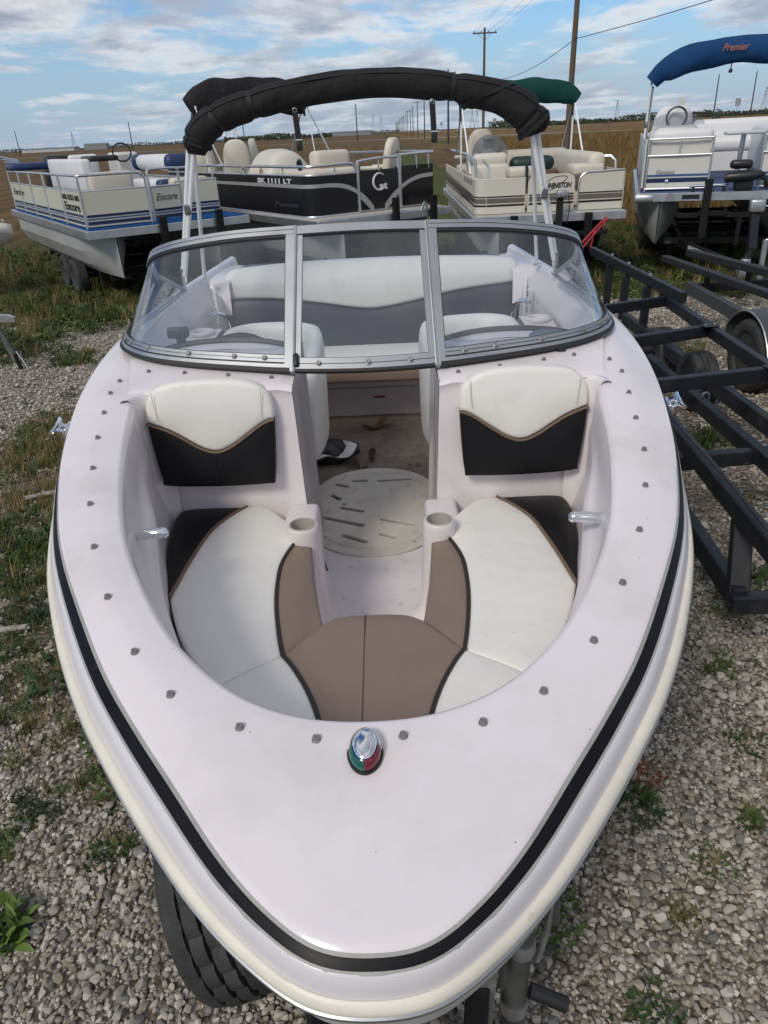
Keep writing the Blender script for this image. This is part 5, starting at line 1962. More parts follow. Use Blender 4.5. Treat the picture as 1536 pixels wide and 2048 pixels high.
# gate, swung slightly open
gate = bpy.data.objects.new('gate', None)
COL.objects.link(gate)
gate.parent = P.o
gate.location = (1.10, fb_, 0)
gate.rotation_euler = (0, 0, R(12))
obj('gate_panel', MB().beam((0.02, 0, dz + .27), (.50, 0, dz + .27), .02, .42, .003), 'panel_cream', gate)
obj('gate_rail', MB().tube(cr([(0, 0, dz + .02), (0, 0, dz + .64), (.02, 0, dz + .71), (.06, 0, dz + .73), (.46, 0, dz + .73), (.50, 0, dz + .71), (.52, 0, dz + .64), (.52, 0, dz + .05)], 3), .018, 8), 'alu', gate)
obj('gate_rail', MB().tube([(0, 0, dz + .495), (.52, 0, dz + .495)], .014, 8), 'alu', gate)
lettering('Encore', .14, (.08, -.013, dz + .30), (1, .0, .0), (0, 0, 1), 'ink_black', gate, shear=.35, width=.36)
for c0, c1, m_ in ((.05, .095, 'stripe_navy'), (.115, .135, 'stripe_blue'), (.15, .185, 'stripe_navy')):
    obj('stripe', MB().box((.26, -.0125, dz + (c0 + c1) / 2), (.47, .003, c1 - c0)), m_, gate)
    P.band((.11, fb_), (1.03, fb_), dz + c0, dz + c1, m_, .013)
    P.band((.10, 6.05), (.10, fb_ + .01), dz + c0, dz + c1, m_, 0.013)
    P.band((1.75, .95), (2.44, .95), dz + c0, dz + c1, m_, .013)
for b in (fb_, 1.5, 2.7, 3.9, 5.0, 6.1):
    P.rail([(.085, b, dz - .02), (.085, b, top)], .018, name='fence_post')
P.rail([(.10, 6.1, top), (.10, fb_ + .02, top), (.12, fb_, top), (.95, fb_, top), (1.02, fb_, top - .03), (1.055, fb_, top - .10), (1.055, fb_, dz)], .020, name='top_rail')
P.rail([(.10, 6.1, f1 + .01), (.10, fb_, f1 + .01), (1.05, fb_, f1 + .01)], .015)
P.rail([(1.74, .95, dz), (1.74, .95, f1 + .02), (2.45, .95, f1 + .02), (2.45, 6.1, f1 + .02)], .016)
P.rail([(1.76, .95, f1 + .22), (2.40, .95, f1 + .22), (2.45, 1.0, f1 + .22), (2.45, 3, f1 + .22)], .016)
P.rail([(2.40, .95, f1), (2.40, .95, f1 + .22)], .014, name='fence_post')
P.rail([(2.1, .95, f1), (2.1, .95, f1 + .22)], .014, name='fence_post')
lettering('MB 5555 MB', .10, (.083, 1.44, dz + .375), (0, -1, 0), (0, 0, 1), 'ink_black', P.o, width=1.05, bold=.003, name='registration')
lettering('Encore', .17, (.083, 1.40, dz + .225), (0, -1, 0), (0, 0, 1), 'ink_black', P.o, width=.95, bold=.004)
lettering('Encore', .17, (.083, 5.9, dz + .30), (0, -1, 0), (0, 0, 1), 'ink_black', P.o, shear=.35, width=1.1)
# furniture
P.soft('sofa_back', .55, .73, 1.9, 4.4, dz + .40, dz + .90, 'vinyl_bright', .05)
P.soft('seat_base', .73, 1.2, 1.9, 4.4, dz + .02, dz + .42, 'vinyl_bright', .05)
P.soft('armchair_back', .42, 1.10, .95, 1.10, dz + .30, dz + .72, 'vinyl_cream', .07)
P.soft('seat_base', .42, 1.10, 1.05, 1.6, dz + .02, dz + .40, 'vinyl_cream', .05)
lg = P.soft('lounge_back', 1.80, 2.30, 1.5, 3.1, dz + .66, dz + .90, 'vinyl_bright', .10)
P.soft('end_roll', 1.78, 2.32, 1.28, 1.52, dz + .65, dz + .91, 'vinyl_navy', .10, parent=lg)
P.soft('end_roll', 1.78, 2.32, 3.08, 3.32, dz + .65, dz + .91, 'vinyl_navy', .10, parent=lg)
ls = P.soft('lounge_seat', 1.60, 2.30, 1.45, 3.1, dz + .34, dz + .53, 'vinyl_bright', .06)
P.soft('end_cap', 1.58, 2.32, 1.22, 1.47, dz + .33, dz + .54, 'vinyl_navy', .06, parent=ls)
P.box('lounge_box', 1.66, 2.30, 1.30, 3.2, dz + .01, dz + .335, 'vinyl_bright', .02)
P.soft('bow_seat', 1.72, 2.36, 1.02, 1.25, dz + .32, dz + .56, 'vinyl_cream', .06)
P.soft('helm_back', 1.0, 1.55, 4.6, 4.75, dz + .5, dz + .95, 'vinyl_bright', .06)
P.box('helm_stand', 1.9, 2.35, 4.6, 5.3, dz, dz + .95, 'panel_white', .05)
P.tube('steering_wheel', [(2.0 + .18 * math.cos(t), 4.5, dz + .95 + .16 * math.sin(t)) for t in np.linspace(0, 2 * math.pi, 21)], .016, 'plastic_black')
P.soft('motor_cowl', .9, 1.5, 6.4, 6.9, dz + .25, dz + .95, 'plastic_black', .12)
P.soft('folded_cover', .05, .75, 5.2, 6.0, dz + .72, dz + .85, 'vinyl_navy', .05)
for k in range(4):
    P.tube('folded_pole', [(.02 + .03 * k, 6.1, dz + .98 - .05 * k), (.25, 5.5, dz + .90 - .02 * k)], .014, 'alu')
P.soft('cushion_stack', .9, 1.4, 2.6, 3.3, dz + .84, dz + .93, 'plastic_black', .04)
trailer_under('pontoon_trailer', 'black tandem trailer under the cream pontoon boat at left', P, (2.0, 2.75), 1.10, .30, ((1.12, .55, dz + .10), (2.02, .55, dz + .12)))
T1 = P

# ---- black pontoon, centre
P = Pontoon('pontoon_boat', 'black pontoon boat with silver arcs, cream seats and black sunshade', (-0.79, 11.9), 33.0, 2.62, 6.9, 1.09)
dz = P.dz
P.deck('carpet_beige', 'alu')
P.log(.50, .33, .9, .05, 'float_skin')
P.log(2.14, .33, .9, .05)
f0, f1 = dz + .02, dz + .60
fb_ = .38
def corner_panel(P, a0, b1, a1, b0, c0, c1, m_, rad_=.22):
    path = [(a0, b1)] + [(a0 + rad_ - rad_ * math.cos(t), b0 + rad_ - rad_ * math.sin(t)) for t in np.linspace(0, R(90), 7)] + [(a1, b0)]
    rings = []
    for da in (0.0, .02):
        rings.append((path, da))
    mb = MB()
    n_ = len(path)
    def off(i, d):
        a = np.array(path[max(0, i - 1)]); b = np.array(path[min(n_ - 1, i + 1)])
        t = (b - a) / np.linalg.norm(b - a)
        return np.array(path[i]) + np.array([-t[1], t[0]]) * d
    mb.loft([[tuple(off(i, 0)) + (c0,) for i in range(n_)], [tuple(off(i, 0)) + (c1,) for i in range(n_)], [tuple(off(i, .02)) + (c1,) for i in range(n_)], [tuple(off(i, .02)) + (c0,) for i in range(n_)]])
    P.part('fence_panel', mb, m_, 40)
    return path, off
path, off = corner_panel(P, .10, 6.6, 1.00, fb_, f0, f1, 'panel_black')
P.part('top_trim', MB().tube([tuple(off(i, .01)) + (f1 + .012,) for i in range(len(path))], .016, 6), 'alu')
P.part('bottom_trim', MB().tube([tuple(off(i, -.004)) + (f0 - .004,) for i in range(len(path))], .014, 6), 'alu')
# silver band along the side, then a falling arc on the front
def arc_band(pts, w0, w1, name='silver_arc', m_='stripe_silver'):
    L_, R_ = [], []
    for i, (a, b, c) in enumerate(pts):
        k = i / (len(pts) - 1)
        w = w0 + (w1 - w0) * k
        L_.append((a, b, c + w / 2))
        R_.append((a, b, c - w / 2))
    return P.part(name, MB().loft([L_, R_]), m_, 60)
side_pts = [(.096, b, dz + .46 - .0 * b) for b in np.linspace(6.5, fb_ + .22, 8)]
arc_band(side_pts, .05, .055, 'silver_band')
crn = [tuple(off(i, -.005)) + (dz + .46,) for i in range(1, len(path) - 1)]
arc_band(crn, .055, .055, 'silver_band')
fy = fb_ - .005
arc_band([(a, fy, dz + .46 - .43 * ((a - .32) / .98) ** 3.2) for a in np.linspace(.32, 1.0, 10)], .055, .07)
P.fence((1.03, fb_), (1.83, fb_), f0 + .02, f1 + .03, 'panel_black', name='gate_panel')
P.fence((1.86, fb_), (2.54, fb_), f0 + .02, f1 + .06, 'panel_black')
P.fence((2.54, fb_), (2.54, 6.6), f0, f1, 'panel_black')
fy = fb_ - .014
arc_band([(a, fy, dz + .46 - .43 * ((a - .32) / .98) ** 3.2) for a in np.linspace(1.03, 1.30, 6)], .06, .12)
arc_band([(a, fy, dz + .34 - .30 * ((a - .75) / .50) ** 2.0) for a in np.linspace(1.04, 1.24, 6)], .035, .05)
arc_band([(a, fy, dz + .49 - .46 * ((2.54 - a) / 1.03) ** 2.6) for a in np.linspace(1.52, 1.83, 8)], .12, .07)
arc_band([(a, fy, dz + .49 - .46 * ((2.54 - a) / 1.03) ** 2.6) for a in np.linspace(1.86, 2.53, 10)], .065, .06)
arc_band([(a, fy, dz + .36 - .30 * ((2.15 - a) / .56) ** 2.0) for a in np.linspace(1.60, 1.82, 6)], .05, .03)
# round logo on the gate: a large open C with small letters inside
cpt = [(1.43 - .135 * math.cos(t), fy - .001, dz + .50 + .145 * math.sin(t)) for t in np.linspace(R(-130), R(128), 26)]
cpt = [(1.43 + .125 * math.cos(t), fy - .001, dz + .45 + .125 * math.sin(t)) for t in np.linspace(R(48), R(318), 28)]
P.part('emblem_letter', MB().tube(cpt, [.008 + .012 * math.sin(math.pi * i / 27) for i in range(28)], 6), 'ink_white')
lettering('at', .15, (1.425, fy - .002, dz + .337), (1, 0, 0), (0, 0, 1), 'ink_white', P.o, width=.16, bold=.006, name='emblem_lettering')
lettering('SK 1111 LT', .10, (.094, 2.15, dz + .495), (0, -1, 0), (0, 0, 1), 'ink_white', P.o, width=1.25, bold=.004, name='registration')
lettering('Fusion', .10, (.094, 1.55, dz + .15), (0, -1, 0), (0, 0, 1), 'ink_dim', P.o, width=.8, shear=.2)
for pts in ([(.11, 6.4, f1 + .14), (.11, 2.9, f1 + .14), (.11, 2.75, f1 + .10), (.11, 2.72, f1)],
            [(.11, 2.66, f1), (.11, 2.63, f1 + .10), (.11, 2.50, f1 + .14), (.11, .75, f1 + .14), (.28, fb_ + .02, f1 + .14), (.85, fb_, f1 + .15), (.96, fb_, f1 + .11), (1.0, fb_, f1)],
            [(1.03, fb_, f0), (1.03, fb_, f1 + .08), (1.10, fb_, f1 + .17), (1.75, fb_, f1 + .20), (1.82, fb_, f1 + .14), (1.83, fb_, f0)],
            [(1.86, fb_, f0), (1.86, fb_, f1 + .14), (1.94, fb_, f1 + .22), (2.54, fb_, f1 + .24), (2.54, 3, f1 + .24)]):
    P.rail(cr(pts, 3), .022, name='top_rail')
for a, b in ((.11, 1.2), (.11, 2.0), (.11, 3.6), (.11, 4.4), (.11, 5.2), (.6, fb_), (1.43, fb_), (2.2, fb_), (2.45, fb_)):
    P.rail([(a, b, f1), (a, b, f1 + .15 + (.06 if a > 1 else 0))], .014, name='rail_post')
def captain(P, a, b, rz, m_='vinyl_cream', z0=.0, name='captain_chair'):
    ch = bpy.data.objects.new(name, None)
    COL.objects.link(ch)
    ch.parent = P.o
    ch.location = (a, b, P.dz + z0)
    ch.rotation_euler = (0, 0, R(rz))
    obj('seat', rounded_box((0, 0, .50), (.50, .50, .16), .06), m_, ch, 60)
    prof = cr([(-.26, .42), (-.27, .80), (-.22, 1.05), (-.10, 1.16), (.10, 1.16), (.22, 1.05), (.27, .80), (.26, .42)], 4)
    obj('backrest', MB().loft([[(x * .96, .20 + .14 * (z - .42), z) for x, z in prof], [(x, .24 + .14 * (z - .42), z) for x, z in prof], [(x * .98, .30 + .14 * (z - .42), z) for x, z in prof], [(x * .85, .33 + .14 * (z - .42), .42 + (z - .42) * .95) for x, z in prof]], False, True, True), m_, ch, 60)
    for s in (-1, 1):
        obj('armrest', rounded_box((s * .29, .02, .70), (.07, .40, .07), .03), m_, ch, 60)
    obj('pedestal', MB().lathe([(.17, 0), (.16, .02), (.05, .05), (.05, .42)], 14), 'plastic_grey', ch)
    return ch
captain(P, .75, 5.6, 120)
captain(P, .85, 4.5, 150)
captain(P, 1.9, 5.2, 60)
captain(P, 2.28, 1.75, 215, z0=-.10)
# helm console with rounded hood
rings = []
for b, k in ((2.55, .0), (2.60, .75), (2.72, .93), (2.95, 1), (3.3, 1.0), (3.45, .97)):
    rings.append([(1.0 + x * (.52 if k else .50), b, dz + .48 + (.50 * k) * (1 - abs(x) ** 2.4)) for x in np.linspace(-1, 1, 15)])
P.part('console_hood', MB().loft(rings), 'panel_bone', 60)
P.soft('console_body', .46, 1.54, 2.55, 3.45, dz + .01, dz + .55, 'panel_bone', .06)
P.soft('bench_roll', .95, 1.65, 1.55, 1.85, dz + .62, dz + .93, 'vinyl_cream', .08)
P.soft('bench_back', .95, 1.65, 1.25, 1.55, dz + .25, dz + .66, 'vinyl_cream', .08)
P.soft('bench_seat', .55, 1.05, 1.0, 2.3, dz + .05, dz + .66, 'vinyl_cream', .07)
P.part('speaker', MB().lathe([(.09, 0), (.09, .02), (.06, .03), (.02, .01)], 18, c=(.60, 1.50, dz + .74), m=roty(R(-90))), 'plastic_black')
P.part('horn_disc', MB().lathe([(.06, 0), (.06, .02), (.03, .02)], 14, c=(.55, 2.9, dz + .62), m=roty(R(-90))), 'ink_orange')
# black sunshade on this boat
sh = bpy.data.objects.new('sunshade', None)
COL.objects.link(sh)
sh.parent = P.o
def canopy(parent, a0, a1, b0, z, thick, bdep, m_, droop=.22, name='canopy', n_=26):
    rings = []
    pts = []
    for k in range(n_):
        t = k / (n_ - 1)
        x = a0 + (a1 - a0) * t
        e_ = abs(2 * t - 1)
        pts.append((x, b0, z - droop * e_ ** 2.6 - .22 * droop * sstep(.93, 1.0, e_)))
    r_ = [thick * (1 - .35 * sstep(.80, 1.0, abs(2 * k / (n_ - 1) - 1))) for k in range(n_)]
    wr = rng.uniform(0, 6, 3)
    return obj(name, MB().tube(pts, r_, 20, True, lambda i, t: 1 + .06 * math.sin(3 * t + i * .9 + wr[0]) + .05 * math.sin(2 * t - i * .6 + wr[1]), squash=(1.0, bdep)), m_, parent, 70)
canopy(sh, .06, 2.58, 4.7, 3.02, .14, 2.2, 'canvas_black', .16)
for a in (.12, 2.52):
    obj('pole', MB().tube([(a, 4.7, 2.85), (a, 5.6, dz + .60)], .018, 8), 'alu', sh)
    obj('pole', MB().tube([(a, 4.6, 2.85), (a, 3.5, dz + .60)], .016, 8), 'alu', sh)
    obj('pole', MB().tube([(a, 4.55, 2.85), (a, 4.3, dz + .60)], .012, 8), 'pole_white', sh)
    obj('hanging_strap', MB().beam((a - .04, 4.6, 2.82), (a - .04, 4.6, 2.62), .05, .02), 'strap_black', sh)
trailer_under('pontoon_trailer', 'black trailer with upright guide posts under the black pontoon boat', P, (3.4, 4.2), 1.10, .30, ((1.45, .5, dz + .22), (2.22, .5, dz + .20)))
wn_ = P.part('bow_light_bar', MB().tube(cr([(2.0, .02, dz - .06), (2.05, -.02, dz + .10), (2.12, -.02, dz - .02)], 4), .02, 8), 'chrome')

# ---- cream pontoon with green sunshade
P = Pontoon('pontoon_boat', 'bone pontoon boat with taupe stripes, smoked console screen and green sunshade', (1.58, 11.75), -1.6, 2.32, 6.6, 1.05)
dz = P.dz
P.deck('carpet_beige', 'alu')
P.log(.42, .32, .9, .05, 'float_skin')
P.log(1.90, .32, .9, .05, 'frame_black')
f0, f1 = dz + .015, dz + .49
fb_ = .12
path, off = corner_panel(P, .05, 6.3, .80, fb_, f0, f1, 'panel_bone', .16)
P.part('top_trim', MB().tube([tuple(off(i, .01)) + (f1 + .004,) for i in range(len(path))], .012, 6), 'panel_bone')
def gate_shape(a0, a1, c0, c1, r_):
    return [(a0, c0), (a1, c0), (a1, c1 - r_)] + [(a1 - r_ + r_ * math.cos(t), c1 - r_ + r_ * math.sin(t)) for t in np.linspace(0, R(90), 6)] + [(a0 + r_ + r_ * math.cos(t), c1 - r_ + r_ * math.sin(t)) for t in np.linspace(R(90), R(180), 6)]
mP = Matrix(((1, 0, 0), (0, 0, 1), (0, 1, 0)))
P.part('gate_panel', MB().prism(gate_shape(.84, 1.54, f0, f1 + .045, .12), .02, (0, fb_, 0), mP), 'panel_bone', 30)
P.part('gate_trim', MB().tube([(x, fb_ - .002, z) for x, z in gate_shape(.84, 1.54, f0, f1 + .045, .12)[2:]], .013, 6), 'alu')
rp = [(1.60, f0), (2.27, f0), (2.27, f1 + .06), (1.74, f1 + .045)] + [(1.74 + .14 * math.cos(t), f1 - .095 + .14 * math.sin(t)) for t in np.linspace(R(95), R(180), 6)]
P.part('fence_panel', MB().prism(rp, .02, (0, fb_, 0), mP), 'panel_bone', 30)
P.part('panel_trim', MB().tube([(x, fb_ - .002, z) for x, z in rp[2:] + [rp[0]]], .013, 6), 'alu')
P.fence((2.27, fb_), (2.27, 6.3), f0, f1 + .05, 'panel_bone')
for c0, c1, m_ in ((.245, .262, 'ink_black'), (.165, .232, 'stripe_taupe'), (.118, .145, 'ink_black')):
    for a0, a1 in ((.22, .79), (.86, 1.53), (1.61, 2.26)):
        P.part('stripe', MB().box(((a0 + a1) / 2, fb_ - .003, dz + (c0 + c1) / 2), (a1 - a0, .004, c1 - c0)), m_)
    P.part('stripe', MB().loft([[tuple(off(i, -.003)) + (dz + c + .10 * sstep(.9, 6, path[i][1]),) for i in range(len(path) - 1)] for c in (c0, c1)]), m_)
    P.part('stripe', MB().loft([[(.047, b, dz + c) for b in (6.2, .28)] for c in (c0, c1)]), m_)
lettering('BENNINGTON', .10, (1.02, fb_ - .003, dz + .34), (1, 0, 0), (0, 0, 1), 'ink_black', P.o, shear=.25, width=.47, bold=.004)
loopB = cr([(1.10, fb_ - .004, dz + .30), (1.22, fb_ - .004, dz + .33), (1.33, fb_ - .004, dz + .40), (1.42, fb_ - .004, dz + .475), (1.36, fb_ - .004, dz + .50), (1.22, fb_ - .004, dz + .485), (1.10, fb_ - .004, dz + .42)], 5)
P.part('emblem_swash', MB().tube(loopB, .004, 5), 'ink_black')
lettering('MB 2333 LM', .11, (.046, 1.9, dz + .40), (0, -1, 0), (0, 0, 1), 'ink_grey', P.o, width=1.3, name='registration')
P.part('port_hole', MB().lathe([(.045, 0), (.045, .015), (.02, .018)], 14, c=(.13, fb_ + .08, dz + .43), m=rotz(R(-45)) @ rotx(R(90))), 'ink_black')
# console and smoked screen
P.soft('console_body', .22, .88, 2.3, 3.0, dz + .01, dz + .62, 'panel_bone', .07)
P.soft('console_top', .24, .86, 2.35, 3.0, dz + .56, dz + .79, 'panel_bone', .09)
scr = [(.55 + .32 * math.cos(t), 1.78 + .10 * math.sin(t) * 0, dz + .75 + .33 * math.sin(t)) for t in np.linspace(0, R(180), 18)]
mbq = MB()
n_ = len(scr)
mbq.add([(x, 2.47 + .25 * (z - dz - .8), z) for x, y, z in scr] + [(x, 2.476 + .25 * (z - dz - .8), z) for x, y, z in scr], [tuple(range(n_)), tuple(range(n_, 2 * n_))] + [(i, (i + 1) % n_, n_ + (i + 1) % n_, n_ + i) for i in range(n_)])
P.part('smoked_screen', mbq, 'glass_smoke', 0)
P.box('fish_finder', .45, .65, 2.65, 2.70, dz + .85, dz + 1.01, 'plastic_black', .01)
for a in (.38, .70):
    P.box('screen_clip', a - .03, a + .03, 2.44, 2.465, dz + .765, dz + .80, 'plastic_black', .004)
captain(P, .40, 3.9, 200)
P.soft('lounge_back', .95, 2.25, 3.9, 4.2, dz + .36, dz + .78, 'vinyl_cream', .09)
P.soft('lounge_back', 1.95, 2.22, 1.0, 3.9, dz + .32, dz + .76, 'vinyl_cream', .09)
P.soft('lounge_seat', 1.0, 1.95, 3.3, 3.9, dz + .02, dz + .45, 'vinyl_brown', .06)
P.soft('rolled_cover', .95, 1.75, 2.6, 2.95, dz + .46, dz + .70, 'vinyl_green', .12)
for a0, a1, b0 in ((.62, 1.06, .55), (1.62, 2.10, .60)):
    st_o = P.soft('bow_seat', a0, a1, b0, b0 + .5, dz + .46, dz + .62, 'vinyl_cream', .05)
    P.soft('seat_front', a0 + .02, a1 - .02, b0 - .02, b0 + .03, dz + .28, dz + .48, 'vinyl_brown', .02, parent=st_o)
    P.soft('seat_base', a0, a1, b0 + .03, b0 + .5, dz + .02, dz + .47, 'vinyl_cream', .04, parent=st_o)
P.box('seat_strap', .86, .90, .52, .58, dz + .33, dz + .64, 'vinyl_green', .004)
P.box('lamp_post', 1.02, 1.05, .75, .78, dz + .3, dz + .76, 'alu', .004)
for pts in ([(2.0, .30, f1 + .24), (2.08, .26, f1 + .24), (2.14, .22, f1 + .18), (2.15, .20, f1 + .04)], [(.14, .95, f1), (.14, .95, f1 + .24), (.14, 2.4, f1 + .30), (.14, 5.8, f1 + .30)], [(.30, .60, f1 - .05), (.30, .62, f1 + .16), (.26, .95, f1 + .24)]):
    P.rail(pts, .022)
sh = bpy.data.objects.new('sunshade', None)
COL.objects.link(sh)
sh.parent = P.o
canopy(sh, .08, 2.22, 3.3, 2.80, .125, 1.5, 'canvas_green', .15)
for a in (.12, 2.16):
    obj('pole', MB().tube([(a, 3.3, 2.62), (a, 3.3, dz + .46)], .017, 8), 'pole_white', sh)
    obj('pole', MB().tube([(a, 3.35, 2.60), (a - .02, 4.3, dz + .46)], .016, 8), 'alu', sh)
    obj('pole', MB().tube([(a + .01, 3.28, 2.60), (a + .10, 2.5, dz + .46)], .016, 8), 'pole_white', sh)
    obj('hanging_strap', MB().beam((a - .03, 3.25, 2.62), (a - .02, 3.25, 2.36), .035, .01), 'strap_black', sh)
tB = trailer_under('pontoon_trailer', 'black trailer with winch post and red brace under the bone pontoon boat', P, (3.2, 4.0), 1.0, .30, ((.62, .55, dz - .01), (1.74, .55, dz - .01)))
obj('winch_post', MB().beam((1.26, -.25, .45), (1.28, -.10, dz + .26), .09, .09, .006), 'frame_black', tB)
obj('winch', rounded_box((1.30, -.14, dz + .27), (.16, .14, .10), .02), 'steel', tB)
obj('winch_strap', MB().tube(cr([(1.40, -.14, dz + .25), (1.42, -.14, dz + .05), (1.40, -.12, dz - .15)], 4), .008, 6), 'strap_black', tB)
obj('red_brace', MB().beam((1.46, -.52, .58), (1.92, -.36, dz - .05), .028, .02, .003), 'red_paint', tB)
obj('red_brace', MB().beam((1.50, -.55, .54), (1.93, -.38, dz - .08), .02, .02, .003), 'red_paint', tB)
obj('red_brace', MB().beam((1.74, -.45, dz - .21), (1.70, -.45, .56), .022, .022, .003), 'red_paint', tB)

# ---- white pontoon with blue sunshade, right
P = Pontoon('pontoon_boat', 'white pontoon boat with navy bands and blue sunshade at the right', (4.05, 11.8), -18.0, 2.62, 6.4, 1.26)
dz = P.dz
P.deck('carpet_slate', 'alu')
P.log(.36, .34, .95, .05, 'float_skin', .62)
P.log(2.26, .34, .95, .05, 'float_skin', .62)
f0, fm, f1 = dz + .05, dz + .49, dz + .71
fb_ = .14
def curved_panel(a0, a1, c0, c1, m_, name, dy=0.0, th=.02):
    pts = [(a, fb_ + .05 * ((a - a0) / (a1 - a0) - .5) ** 2 * -1 + .0125 + dy) for a in np.linspace(a0, a1, 8)]
    return P.part(name, MB().loft([[(a, b, c0) for a, b in pts], [(a, b, c1) for a, b in pts], [(a, b + th, c1) for a, b in pts], [(a, b + th, c0) for a, b in pts]]), m_, 40)
for a0, a1 in ((.14, .98), (1.70, 2.50)):
    curved_panel(a0, a1, f0, fm, 'panel_white', 'fence_panel')
    curved_panel(a0, a1, fm, f1, 'panel_white', 'seat_back_panel', .05)
    curved_panel(a0, a1, dz + .205, dz + .235, 'stripe_blue', 'stripe', -.004, .004)
    curved_panel(a0, a1, dz + .125, dz + .185, 'stripe_navy', 'stripe', -.004, .004)
    for c in (fm, f1, f0 - .01):
        P.rail([(a, fb_ - .01, c) for a in np.linspace(a0 - .02, a1 + .02, 4)], .015)
    for a in (a0 - .02, a1 + .02):
        P.rail([(a, fb_, dz - .02), (a, fb_, f1 + .02)], .018, name='fence_post')
    P.rail([((a0 + a1) / 2 - .02, fb_, fm), ((a0 + a1) / 2, fb_, f1)], .008, name='rail_post')
P.fence((.08, 6.3), (.08, fb_), f0, f1, 'panel_white')
P.fence((2.54, fb_), (2.54, 6.3), f0, f1, 'panel_white')
for b in (.35, .9, 1.6):
    P.rail([(.06, b, dz - .02), (.06, b, f1 + .02)], .016, name='fence_post')
lettering('Genesis', .085, (.26, fb_ - .012, dz + .245), (1, 0, 0), (0, 0, 1), 'ink_grey', P.o, shear=.4, width=.26)
P.box('white_badge', .40, .44, fb_ - .018, fb_ - .014, dz + .135, dz + .165, 'decal_white', .0)
P.soft('bow_cushion', .16, 1.00, fb_ + .08, fb_ + .32, f1 - .10, f1 + .12, 'vinyl_bright', .07)
P.soft('bow_lounge', .16, .80, fb_ + .30, 2.4, dz + .05, dz + .50, 'vinyl_bright', .06)
P.soft('bow_lounge_back', .14, .34, .6, 2.5, dz + .40, dz + .80, 'vinyl_bright', .07)
P.soft('helm_console', .25, .95, 2.6, 3.3, dz + .02, dz + .86, 'panel_white', .08)
sc_pts = [(.60 + .46 * math.cos(t), 2.62, dz + .86 + .20 * math.sin(t)) for t in np.linspace(0, R(180), 14)]
P.part('console_screen', MB().loft([[(x, y + .10, z) for x, y, z in sc_pts], [(x, y - .14 + .10, dz + .86) for x, y, z in sc_pts]]), 'glass_tint', 50)
P.tube('steering_wheel', [(.62 + .17 * math.cos(t), 3.35, dz + .98 + .17 * math.sin(t)) for t in np.linspace(0, 2 * math.pi, 21)], .018, 'plastic_black')
captain(P, .55, 3.9, 200, 'vinyl_bright')
captain(P, .45, 4.5, 190, 'vinyl_bright')
P.soft('stern_lounge_back', 1.0, 2.5, 4.4, 4.75, dz + .45, dz + .92, 'vinyl_bright', .09)
P.soft('stern_lounge_roll', 1.0, 2.5, 4.0, 4.45, dz + .36, dz + .62, 'vinyl_bright', .10)
P.box('stern_lounge_base', 1.02, 2.5, 4.05, 4.5, dz + .01, dz + .38, 'vinyl_bright', .03)
P.soft('side_lounge', 2.0, 2.48, .9, 4.2, dz + .05, dz + .80, 'vinyl_bright', .09)
tb = P.soft('table_top', 1.38, 1.98, 2.2, 2.7, dz + .68, dz + .73, 'vinyl_bright', .02)
P.tube('table_leg', [(1.66, 2.45, dz), (1.68, 2.45, dz + .68)], .04, 'alu')
sh = bpy.data.objects.new('sunshade', None)
COL.objects.link(sh)
sh.parent = P.o
cn = canopy(sh, .07, 2.60, .75, 3.06, .135, 1.3, 'canvas_blue', .27)
lettering('Premier', .13, (.98, .565, 3.05), (1, 0, -.02), (0, -.1, 1), 'ink_orange', sh, shear=.35, width=.34)
for a in (.07, 2.56):
    obj('pole', MB().tube([(a, .75, 2.76), (a - .02, .80, dz + .70)], .018, 8), 'pole_white', sh)
    obj('pole', MB().tube([(a + .03, .80, 2.66), (a + .02, 1.5, dz + .70)], .016, 8), 'alu', sh)
    obj('pole_joint', MB().tube([(a - .015, .79, dz + .95), (a - .018, .795, dz + .86)], .024, 8), 'plastic_grey', sh)
obj('hanging_knob', MB().lathe([(.008, -.16), (.008, -.03), (.02, -.03), (.03, 0), (.02, .02)], 8, c=(1.14, .72, 2.80), m=rotx(R(180))), 'plastic_black', sh)
# trolling motor on the bow
tm = bpy.data.objects.new('trolling_motor', None)
COL.objects.link(tm)
tm.parent = P.o
tm['label'] = 'black trolling motor folded on the bow'
obj('motor_head', rounded_box((1.42, .16, dz + .34), (.30, .20, .12), .05), 'plastic_black', tm, 60)
obj('lower_unit', MB().tube(cr([(1.22, .02, dz + .17), (1.30, .0, dz + .18), (1.52, .0, dz + .19), (1.68, .0, dz + .21), (1.75, 0, dz + .215)], 3), [.07, .07, .07, .07, .075, .075, .075, .07, .06, .055, .03, .02, .01], 12), 'plastic_black', tm, 60)
obj('mount_bracket', rounded_box((1.48, .12, dz + .08), (.24, .24, .16), .02), 'plastic_black', tm)
obj('foot_pedal', rounded_box((1.95, .10, dz + .10), (.40, .22, .14), .05), 'plastic_black', tm)
for a in (.80, 1.22):
    P.box('cleat_foot', a - .02, a + .02, .02, .06, dz, dz + .06, 'plastic_black', .004)
P.tube('dock_cleat', [(.74, .04, dz + .07), (.86, .04, dz + .075), (1.16, .04, dz + .075), (1.28, .04, dz + .07)], .02, 'chrome')
P.part('maker_badge', MB().lathe([(.06, 0), (.06, .004)], 18, c=(.49, -.004, dz - .07), m=rotx(R(90))), 'ink_grey')
P.box('maker_plate', .66, .90, -.006, -.001, dz - .10, dz - .04, 'ink_black', 0)
P.soft('corner_bumper', -.02, .26, -.03, .10, dz - .14, dz - .02, 'alu', .04)
tP = trailer_under('pontoon_trailer', 'black trailer lettered along its tongue under the white pontoon boat', P, (3.2, 4.1), 1.02, .34, ((1.0, .62, dz + .17),), zr=.48, front=-2.2)
obj('winch_post', MB().beam((1.62, -.72, .55), (1.60, -.60, dz - .22), .11, .09, .006), 'frame_navy', tP)
